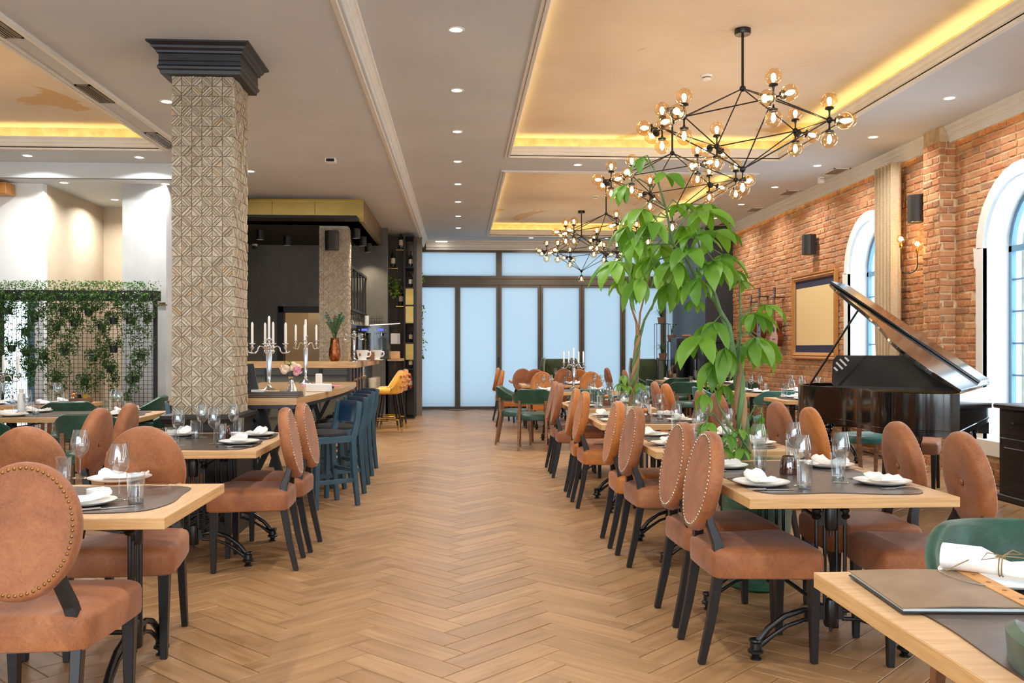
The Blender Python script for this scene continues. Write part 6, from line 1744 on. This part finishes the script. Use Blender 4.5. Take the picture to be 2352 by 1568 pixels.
# small dark cabinet at the right frame edge
cb_ = thing('black_cabinet', 'black panelled cabinet cut off by the right frame edge', 'cabinet', (4.88, 7.30, 0))
MB().box(-.21, .21, -.5, .5, 0, .06).build('plinth', M['black_paint'], cb_, bevel=.01); MB().box(-.19, .19, -.48, .48, .06, .80).build('body', M['black_paint'], cb_); MB().box(-.23, .23, -.52, .52, .80, .84).build('top', M['black_paint'], cb_, bevel=.01)
for yy in (-.24, .24):
    d = MB().box(-.205, -.19, yy-.22, yy+.22, .10, .55).build('door', M['black_paint'], cb_, bevel=.008); MB().box(-.215, -.205, yy-.14, yy+.14, .18, .47).build('door_panel', M['black_wood'], d, bevel=.006)
    d = MB().box(-.205, -.19, yy-.22, yy+.22, .58, .78).build('drawer', M['black_paint'], cb_, bevel=.008); MB().sphere((-.22, yy, .68), .014, 8, 6).build('knob', M['black_metal'], d)
# door side facing the camera
d = MB().box(-.16, .16, -.495, -.48, .12, .53).build('side_panel', M['black_wood'], cb_, bevel=.008)

# ================================================================ FAR RIGHT: cabinets and plant stands
kx0 = ony(1560, 800, 17.95)[0]
wc = thing('wine_cooler', 'grey and black tall wine cooler by the far glass doors', 'cabinet', (kx0+.12, 18.1, 0))
MB().box(-.2, .2, -.28, .28, 0, 1.52).build('body', M['dark_steel'], wc, bevel=.005); MB().box(-.17, .17, -.295, -.28, .10, 1.46).build('glass_door', M['piano'], wc); MB().box(.15, .17, -.33, -.30, .5, 1.1).build('handle', M['steel'], wc)
fk = thing('fireplace_cabinet', 'black cabinet against the dark pier behind the wall tables', 'cabinet', (4.72, 17.6, 0))
fk.location = (5.03, 16.98, 0)
MB().box(-.5, .07, -.14, .14, 0, 1.42).build('body', M['black_wood'], fk, bevel=.006); MB().box(-.53, .07, -.16, .14, 1.42, 1.48).build('top', M['black_wood'], fk, bevel=.008)
for s in (-1, 1): MB().box(-.21+s*.13-.12, -.21+s*.13+.12, -.152, -.14, .08, 1.36).build('door', M['piano_in'], fk, bevel=.004)
dr_ = thing('hand_drum', 'small red drum with wooden head on the black cabinet', 'drum', (4.68, 16.97, 1.48))
MB().lathe([(.001, 0), (.085, 0), (.10, .08), (.095, .16), (.001, .16)], 18).build('shell', M['drum'], dr_, smooth=40)
for k in range(6): a = 2*PI*k/6; MB().tube([(.088*math.cos(a), .088*math.sin(a), 0), (.098*math.cos(a), .098*math.sin(a), .16)], .006, 6).build('lug', M['walnut'], dr_)
o = MB().lathe([(.001, 0), (.04, 0), (.02, .05), (.035, .10), (.012, .14), (.018, .18), (.001, .21)], 12).build('copper_figure', M['copper'], None, smooth=60, loc=(4.54, 16.97, 1.48)); tag(o, 'small copper figure on the black cabinet', 'figurine')
o = MB().tube([(-.09, 0, .03), (.09, 0, .03)], .035, 10).build('model_cannon', M['walnut'], None, smooth=50, loc=(kx0+.16, 18.0, 1.52)); tag(o, 'little wooden roll standing on the wine cooler', 'ornament')
MB().box(-.07, .07, -.02, .02, 0, .02).build('foot', M['brass'], o)
def wire_stand(px0, px1, ytop, YY, pot, label, potlabel, kind):
    x0, z1 = ony(px0, ytop, YY); x1, _ = ony(px1, ytop, YY)
    t = thing('plant_stand', label, 'plant stand', ((x0+x1)/2, YY, 0), 0, 'thin black wire plant stands'); w = (x1-x0)/2
    f = MB()
    for a in (-w, w):
        for b in (-w, w): f.box(a-.005, a+.005, b-.005, b+.005, 0, z1)
    f.build('uprights', M['black_metal'], t)
    g = MB()
    for z in (z1-.01, .02):
        for a in (-w, w): g.box(a-.005, a+.005, -w, w, z, z+.01); g.box(-w, w, a-.005, a+.005, z, z+.01)
    g.build('top_frame', M['black_metal'], t); MB().box(-w, w, -w, w, z1-.006, z1).build('shelf', M['black_metal'], t)
    p = thing('potted_plant', potlabel, 'plant', ((x0+x1)/2, YY, z1), 0, 'small potted plants on wire stands')
    s = .085
    MB().lathe([(.001, 0), (s*.75, 0), (s, .13), (s*.93, .13), (s*.88, .11), (.001, .11)], 16).build('pot', M[pot], p, smooth=40)
    r = random.Random(px0); fo = MB()
    for k in range(34 if kind != 'stem' else 10):
        a = r.uniform(0, 6.28); L = r.uniform(.12, .34) if kind == 'grass' else (r.uniform(.1, .3) if kind == 'stem' else r.uniform(.07, .14)); o_ = r.uniform(.2, 1.0)*(1 if kind == 'grass' else .6)
        pts = [(0, 0, .11), (math.cos(a)*L*.35*o_, math.sin(a)*L*.35*o_, .11+L*.7), (math.cos(a)*L*.95*o_, math.sin(a)*L*.95*o_, .11+L*(.35 if kind == 'grass' else .95))]
        fo.tube(pts, [.004, .0035, .001], 4)
        if kind == 'stem': fo.sphere(pts[2], .022, 6, 4, (1, 1, .5))
    o = fo.build('foliage', M['ivy'] if kind != 'heather' else M['trunk'], p); o['kind'] = 'stuff'
wire_stand(1506, 1532, 743, 18.9, 'terracotta', 'tallest wire plant stand before the sixth glass door', 'grassy plant in brown pot on the tallest stand', 'grass')
wire_stand(1531, 1553, 784, 18.45, 'terracotta', 'middle wire plant stand before the seventh glass door', 'thin stemmed plant in square brown pot', 'stem')
wire_stand(1510, 1535, 826, 18.2, 'terracotta', 'low wire plant stand before the sixth glass door', 'drooping grass in brown pot on the low stand', 'grass')
wire_stand(1531, 1555, 866, 18.0, 'brass', 'lowest wire plant stand with a brass pot', 'heather in a brass pot on the lowest stand', 'heather')
wire_stand(1590, 1612, 743, 19.2, 'terracotta', 'tall wire plant stand behind the wine cooler', 'grassy plant in woven pot behind the wine cooler', 'grass')
# ================================================================ MONEY TREES
def leaf_mesh(seed):
    """leaflet along +X, length 1, folded along the midrib, drooping"""
    r = random.Random(seed); n = 7; vs, fs = [], []
    for i in range(n+1):
        f = i/n; w = .215*math.sin(PI*min(1, (f*.93+.035))**.85)**.8*(1 if f < .999 else 0) if 0 < f < 1 else (.02 if f == 0 else .0)
        z = .05*math.sin(f*PI) - (.20+.08*r.random())*f*f; x = f*(1-.06*f)
        fold = .30*w
        vs += [(x, -w, z+fold+.01*math.sin(7*f+seed)), (x, 0, z), (x, w, z+fold+.01*math.cos(6*f+seed))]
    for i in range(n):
        for k in (0, 1): fs.append((i*3+k, i*3+k+1, i*3+k+4, i*3+k+3))
    me = bpy.data.meshes.new('leaf'); me.from_pydata(vs, [], fs); me.polygons.foreach_set('use_smooth', [True]*len(fs)); me.materials.append(M['leaf'])
    return me
LEAF = [leaf_mesh(s) for s in range(4)]
def money_tree(base, pot, stems, clusters, label, seed, lscale=1.0, potkind='green'):
    """stems: list of point lists (world); clusters: (x, y, z, size, n, aim)"""
    t = thing('money_tree', label, 'potted tree', base, 0, 'braided money trees')
    B = Vector(base); r = random.Random(seed); nleaf = 0
    pot(t)
    for pts, rad, mm in stems:
        MB().tube([Vector(p)-B for p in pts], rad, 8).build('trunk' if rad[0] > .011 else 'branch', M[mm], t, smooth=60)
    for (p, q, size, n, droop) in clusters:
        P = Vector(p)-B; Q = Vector(q)-B
        mid = (P+Q)/2 + Vector((0, 0, .04))
        pet = MB().tube([Q, mid, P], [.0045, .0038, .003], 5).build('petiole', M['trunk_g'], t)
        d = (P-Q); d.z *= .4; az0 = math.atan2(d.y, d.x) if d.length > 1e-3 else r.uniform(0, 6.28)
        for k in range(n):
            if nleaf >= 300: break
            nleaf += 1
            az = az0 + (k-(n-1)/2)*R(300/n) + r.uniform(-.15, .15)
            side = abs((k-(n-1)/2)/max(1, (n-1)/2))
            L = size*(1.0-.28*side)*r.uniform(.88, 1.1)*lscale
            pitch = -R(droop)*(.6+.5*r.random()) - R(8)*side
            rot = Matrix.Rotation(az, 4, 'Z') @ Matrix.Rotation(-pitch, 4, 'Y') @ Matrix.Rotation(r.uniform(-.35, .35), 4, 'X')
            o = bpy.data.objects.new('leaf', LEAF[r.randrange(4)]); COL.objects.link(o); o.parent = t
            o.matrix_local = Matrix.Translation(P) @ rot @ Matrix.Diagonal((L, L*r.uniform(.8, 1.05), L, 1))
    return t
def braid(x, y, z0, z1, n, rad, turns, amp, lean=(0, 0)):
    out = []
    for k in range(n):
        ph = 2*PI*k/n; pts = []; rs = []
        for i in range(19):
            f = i/18; a = ph + turns*2*PI*f; am = amp*(1-.35*f)
            pts.append((x+lean[0]*f+am*math.cos(a), y+lean[1]*f+am*math.sin(a), z0+(z1-z0)*f)); rs.append(rad*(1.25-.35*f)*(1+.12*math.sin(9*f+k)))
        out.append((pts, rs, 'trunk' if k % 2 else 'trunk_g'))
    return out
PY = 5.03
def P5(px, py, dy=0.0):
    x, z = ony(px, py, PY+dy); return (x, PY+dy, z)
def pot1(t):
    MB().lathe([(.001, 0), (.135, 0), (.15, .012), (.155, .05), (.175, .25), (.19, .45), (.185, .60), (.175, .655)], 32).build('pot', M['pot_green'], t, smooth=50)
    MB().lathe([(.175, .655), (.188, .665), (.19, .69), (.178, .70), (.165, .69), (.16, .655), (.001, .65)], 32).build('pot_rim', M['pot_rim'], t, smooth=50)
    MB().lathe([(.16, .662), (.001, .668)], 20).build('soil', M['soil'], t)
bx0, _ = ony(1738, 1200, PY)
b1 = braid(P5(1715, 1030)[0], PY, .66, P5(1690, 830)[2], 4, .017, 1.15, .022, (P5(1693, 830)[0]-P5(1715, 1030)[0], 0))
J = P5(1690, 838)
st = b1 + [
    ([P5(1690, 850), P5(1675, 750), P5(1640, 690, .02), P5(1600, 640, .05), P5(1575, 590, .06), P5(1545, 560, .02), P5(1530, 480, 0), P5(1512, 420, -.05), P5(1500, 380, -.06)], [.019, .015, .012, .010, .009, .008, .006, .005, .0035], 'trunk_g'),
    ([P5(1688, 845), P5(1668, 760, -.03), P5(1650, 700, -.05), P5(1630, 640, -.06), P5(1612, 590, -.05), P5(1600, 540, -.04)], [.014, .012, .010, .009, .007, .005], 'trunk_g'),
    ([P5(1695, 830), P5(1700, 770, .05), P5(1700, 700, .06), P5(1698, 640, .05)], [.012, .008, .006, .004], 'trunk_g'),
    ([P5(1700, 1020, .05), P5(1720, 960, .1), P5(1735, 930, .1), P5(1750, 950, .1)], [.008, .006, .005, .003], 'trunk_g'),
    ([P5(1690, 1000, -.05), P5(1650, 930, -.1), P5(1640, 890, -.1)], [.007, .005, .003], 'trunk_g'),
    ([P5(1680, 1010, -.08), P5(1640, 950, -.12), P5(1610, 960, -.14)], [.007, .005, .003], 'trunk_g'),
    ([P5(1725, 1040, -.08), P5(1690, 990, -.12), P5(1660, 1000, -.15)], [.006, .005, .003], 'trunk_g')]
cl = []
def C(px, py, qx, qy, size, n=6, droop=28, dy=0.0): cl.append((P5(px, py, dy), P5(qx, qy, dy*.4), size, n, droop))
# crown, upper left to right
C(1473, 362, 1500, 385, .13, 4, 45, -.08); C(1530, 400, 1512, 420, .17, 5, 20, -.10); C(1435, 425, 1500, 430, .15, 5, 55, .0)
C(1475, 480, 1522, 470, .20, 6, 30, -.12); C(1500, 510, 1535, 500, .22, 6, 38, -.2); C(1460, 545, 1545, 560, .20, 6, 48, -.15)
C(1415, 600, 1545, 560, .22, 6, 40, -.1); C(1560, 470, 1530, 480, .16, 6, 15, .1); C(1615, 485, 1560, 520, .22, 6, 22, -.1)
C(1600, 540, 1600, 545, .20, 6, 18, -.2); C(1640, 530, 1600, 540, .22, 6, 20, .05); C(1545, 600, 1560, 580, .22, 6, 50, -.22)
C(1495, 590, 1545, 560, .20, 6, 42, .05); C(1580, 570, 1575, 585, .21, 6, 30, -.25); C(1640, 600, 1612, 595, .22, 6, 35, -.25)
C(1660, 585, 1612, 590, .21, 6, 28, -.05); C(1470, 640, 1560, 585, .21, 5, 58, -.18); C(1600, 640, 1600, 625, .19, 5, 45, -.28)
C(1540, 650, 1575, 600, .20, 6, 60, .1); C(1620, 470, 1560, 500, .18, 5, 25, .15); C(1510, 560, 1545, 560, .19, 6, 30, .2)
C(1440, 520, 1530, 500, .18, 5, 45, .12); C(1575, 520, 1545, 550, .2, 6, 25, .22); C(1680, 620, 1640, 650, .17, 5, 35, .1)
# middle tier
C(1700, 645, 1698, 655, .12, 5, 20, .05); C(1640, 740, 1670, 740, .22, 6, 48, -.12); C(1610, 770, 1670, 760, .24, 5, 40, -.2); C(1665, 800, 1680, 790, .23, 6, 55, -.1)
C(1730, 720, 1700, 740, .20, 6, 30, .0); C(1765, 700, 1700, 730, .15, 5, 30, .05); C(1735, 775, 1695, 780, .24, 6, 48, -.1); C(1700, 790, 1692, 800, .22, 6, 50, .12)
C(1755, 780, 1695, 770, .20, 5, 40, .1); C(1640, 830, 1685, 820, .22, 5, 55, -.05); C(1600, 690, 1650, 700, .13, 4, 30, .0)
# low shoots by the pot
C(1620, 905, 1645, 900, .13, 6, 50, -.12); C(1660, 885, 1640, 890, .13, 5, 55, .1); C(1625, 970, 1620, 965, .12, 6, 40, -.15); C(1672, 1000, 1675, 1000, .12, 6, 40, -.15); C(1700, 985, 1705, 995, .11, 6, 30, -.12); C(1735, 975, 1722, 965, .10, 5, 40, .0)
C(1660, 1025, 1690, 1010, .13, 6, 45, -.12); C(1650, 1050, 1690, 1030, .12, 5, 40, -.14); C(1750, 955, 1748, 950, .07, 4, 70, .1); C(1700, 1030, 1710, 1035, .11, 5, 30, -.14)
money_tree((bx0, PY, 0), pot1, st, cl, 'tall money tree with braided trunk in a green glazed pot between the right-hand tables', 11)
# second tree, farther back
PY2 = 8.67
def P8(px, py, dy=0.0):
    x, z = ony(px, py, PY2+dy); return (x, PY2+dy, z)
bx2 = P8(1452, 900)[0]
def pot2(t):
    MB().lathe([(.001, 0), (.13, 0), (.14, .01), (.17, .55), (.185, .76), (.178, .78), (.165, .78), (.16, .70), (.001, .69)], 28).build('pot', M['cream_pot'], t, smooth=50)
    MB().lathe([(.16, .705), (.001, .712)], 20).build('soil', M['soil'], t)
b2 = braid(bx2, PY2, .70, P8(1465, 770)[2], 4, .018, 1.6, .024, (P8(1466, 770)[0]-bx2, 0))
st2 = b2 + [([P8(1464, 780), P8(1462, 740), P8(1450, 705, .05), P8(1440, 640, .08)], [.016, .012, .009, .005], 'trunk'), ([P8(1468, 780), P8(1480, 735), P8(1505, 690, -.05), P8(1530, 640, -.06)], [.016, .012, .009, .005], 'trunk_g'), ([P8(1466, 780), P8(1470, 720), P8(1485, 660, .1), P8(1500, 600, .1)], [.012, .009, .006, .004], 'trunk'),
    ([P8(1448, 905, -.1), P8(1440, 880, -.15), P8(1430, 865, -.15)], [.006, .005, .003], 'trunk_g')]
cl2 = []
def D(px, py, qx, qy, size, n=6, droop=40, dy=0.0): cl2.append((P8(px, py, dy), P8(qx, qy, dy*.4), size, n, droop))
for a in ((1440, 600, 1445, 640), (1470, 610, 1480, 650), (1500, 600, 1500, 620), (1530, 620, 1530, 640), (1560, 640, 1530, 640), (1520, 560, 1500, 600), (1480, 570, 1490, 610), (1430, 640, 1445, 660), (1550, 590, 1530, 630), (1455, 650, 1455, 670)):
    D(*a, .24, 6, 48, random.uniform(-.2, .2))
for a in ((1432, 862, 1430, 868), (1425, 880, 1432, 872), (1440, 885, 1440, 880), (1470, 880, 1460, 890)): D(*a, .13, 5, 40, -.12)
money_tree((bx2, PY2, 0), pot2, st2, cl2, 'second braided money tree in a cream pot behind the condiment box', 23)

# ================================================================ LEAFY SCREEN
YSC = 10.98
sx1, sz1 = ony(364, 668, YSC); sx0 = -6.6; sz0b = ony(364, 691, YSC)[1]
sc = thing('planter_screen', 'black steel planter screen with square wire mesh and ivy', 'screen', (0, 0, 0))
pb = MB(); pb.box(sx0, sx1, YSC-.09, YSC-.08, sz0b, sz1); pb.box(sx0, sx1, YSC+.08, YSC+.09, sz0b, sz1); pb.box(sx0, sx1, YSC-.08, YSC+.08, sz0b, sz0b+.012); pb.box(sx1-.01, sx1, YSC-.08, YSC+.08, sz0b+.012, sz1); pb.box(sx0, sx0+.01, YSC-.08, YSC+.08, sz0b+.012, sz1)
pb.build('planter_box', M['black_metal'], sc)
for xx in (sx0+.02, ony(4, 800, YSC)[0], sx1-.035): MB().box(xx-.02, xx+.02, YSC-.02, YSC+.02, 0, sz0b).build('post', M['black_metal'], sc)
MB().box(sx0, sx1, YSC-.02, YSC+.02, .02, .06).build('bottom_rail', M['black_metal'], sc)
wm = MB()
xx = sx0+.05
while xx < sx1-.05: wm.box(xx-.0022, xx+.0022, YSC-.0022, YSC+.0022, .06, sz0b); xx += .0495
zz = .1
while zz < sz0b: wm.box(sx0, sx1-.05, YSC-.0065, YSC-.0021, zz-.0022, zz+.0022); zz += .0495
o = wm.build('wire_mesh', M['black_metal'], sc); o['kind'] = 'stuff'
MB().box(sx0+.01, sx1-.01, YSC-.08, YSC+.08, sz0b+.02, sz1-.03).build('soil', M['soil'], sc)
def ivy_mesh(seed, wid, dep, length, n, top=.06, lsz=.024):
    r = random.Random(seed); vs, fs = [], []
    ns = max(4, int(wid/.035)); strands = [(r.uniform(-wid/2, wid/2), r.uniform(-dep, dep*.4), length*r.uniform(.35, 1.0)) for _ in range(ns)]
    for k in range(n):
        sx, sy, L = strands[r.randrange(ns)]
        if r.random() < .30: p = Vector((r.uniform(-wid/2, wid/2), r.uniform(-dep, dep), r.uniform(-.02, top)))
        else:
            f = r.random()**.9; p = Vector((sx + .03*math.sin(9*f+sx*40)+r.gauss(0, .018), sy-.05+r.gauss(0, .016), -L*f))
        d = Vector((r.uniform(-1, 1), r.uniform(-1, .2), r.uniform(-1, .5))).normalized(); u = d.cross(Vector((r.uniform(-1, 1), r.uniform(-1, 1), r.uniform(-1, 1)))).normalized()
        l = lsz*r.uniform(.7, 1.3); b = len(vs)
        vs += [tuple(p), tuple(p+d*l*.5+u*l*.34), tuple(p+d*l), tuple(p+d*l*.5-u*l*.34)]; fs.append((b, b+1, b+2, b+3))
    for sx, sy, L in strands[:8]:
        b = len(vs); vs += [(sx, sy-.05, 0), (sx+.002, sy-.05, 0), (sx+.012, sy-.05, -L), (sx+.010, sy-.05, -L)]; fs.append((b, b+1, b+2, b+3))
    me = bpy.data.meshes.new('foliage'); me.from_pydata(vs, [], fs); me.materials.append(M['ivy']); return me
# hanging pots on the mesh: pixel place, length of the trail
pots = [(20, 72, .5), (60, 120, .6), (28, 158, .5), (62, 168, .35), (75, 200, .4), (100, 175, .35), (22, 225, .4), (130, 110, .45), (148, 75, .55), (150, 165, .5), (172, 100, .5), (205, 75, .5), (215, 180, .5), (235, 110, .55), (262, 95, .6), (262, 160, .7), (300, 95, .45), (325, 178, .35), (312, 228, .35), (340, 90, .55), (130, 228, .3), (195, 235, .3), (255, 205, .5), (80, 90, .5)]
word = ['top', 'upper', 'middle', 'lower', 'lowest']
pp = []
for i, (px, py, L) in enumerate(pots):
    yy = 640 + py*1.0 if py > 60 else 640+py
    x, z = ony(px, 640+py, YSC-.07)
    if z < .35: continue
    lev = word[min(4, int((1.9-z)/.32))]
    pp.append((x, z, L, lev, px))
pp.sort(key=lambda q: (q[3], q[4])); cnt = {}
for i, (x, z, L, lev, px) in enumerate(pp):
    cnt[lev] = cnt.get(lev, 0)+1
    t = thing('hanging_ivy', 'trailing ivy pot on the %s row of the mesh screen, %s from left' % (lev, ordn[cnt[lev]-1]), 'plant', (x, YSC-.085, z), 0, 'trailing ivy pots on the mesh screen')
    MB().lathe([(.001, -.05), (.04, -.05), (.05, .03), (.045, .03), (.038, -.04), (.001, -.04)], 12).build('pot', M['black_metal'], t, smooth=40)
    f = link('foliage', ivy_mesh(100+i, .17, .05, min(L, z-.1), 520), None, t, (0, -.0, .03)); f['kind'] = 'stuff'
nt_ = 13
for i in range(nt_):
    x = sx1-.12 - i*(sx1-sx0-.4)/nt_*.72
    t = thing('planter_ivy', 'ivy clump in the planter box on the screen, %s from the right' % ordn[i] if i < 11 else 'ivy clump at the far left of the planter box, %s' % ('inner', 'outer')[i-11], 'plant', (x, YSC-.04, sz1-.03), 0, 'ivy clumps in the screen planter')
    f = link('foliage', ivy_mesh(300+i, .30, .09, .25+.25*random.random(), 620, .14), None, t); f['kind'] = 'stuff'
    MB().tube([(0, 0, -.02), (.01, 0, .05)], .006, 5).build('stem', M['trunk'], t)
# wooden AC cover high at the left
x, z = ony(0, 432, 11.2)
t = thing('wooden_valance', 'brown wooden box fixed high on the white wall at the left edge', 'wooden box', (x-.18, 11.27, z))
MB().box(-.3, .27, -.12, .11, -.07, .07).build('casing', M['frame_wood'], t, bevel=.006); MB().box(-.27, .2, -.135, -.12, -.05, .05).build('front_panel', M['walnut'], t, bevel=.004)

# trailing pothos on the bottle shelf
def pothos(x, y, z, label, seed, w, length, n, pot=True):
    t = thing('trailing_pothos', label, 'plant', (x, y, z), 0, 'trailing pothos on the bottle shelf')
    f = link('foliage', ivy_mesh(seed, w, .08, length, n, .16, .055), None, t); f.data.materials.clear(); f.data.materials.append(M['pothos']); f['kind'] = 'stuff'
    if pot: MB().lathe([(.001, -.10), (.05, -.10), (.065, .0), (.055, .0), (.001, -.02)], 14).build('pot', M['black_metal'], t, smooth=40)
x, z = ony(903, 650, YS); pothos(x, YS-.02, z-.02, 'bushy pothos on the thin rod shelf', 401, .30, .28, 120)
x, z = ony(966, 640, 18.6); pothos(x-.02, 18.5, z, 'small pothos tuft beside the upper brass box of the tower', 402, .16, .12, 60)
x, z = ony(966, 715, 18.8); pothos(x-.01, 18.8, z, 'long pothos trailing down the tower beside the glass door', 403, .13, 1.15, 150)
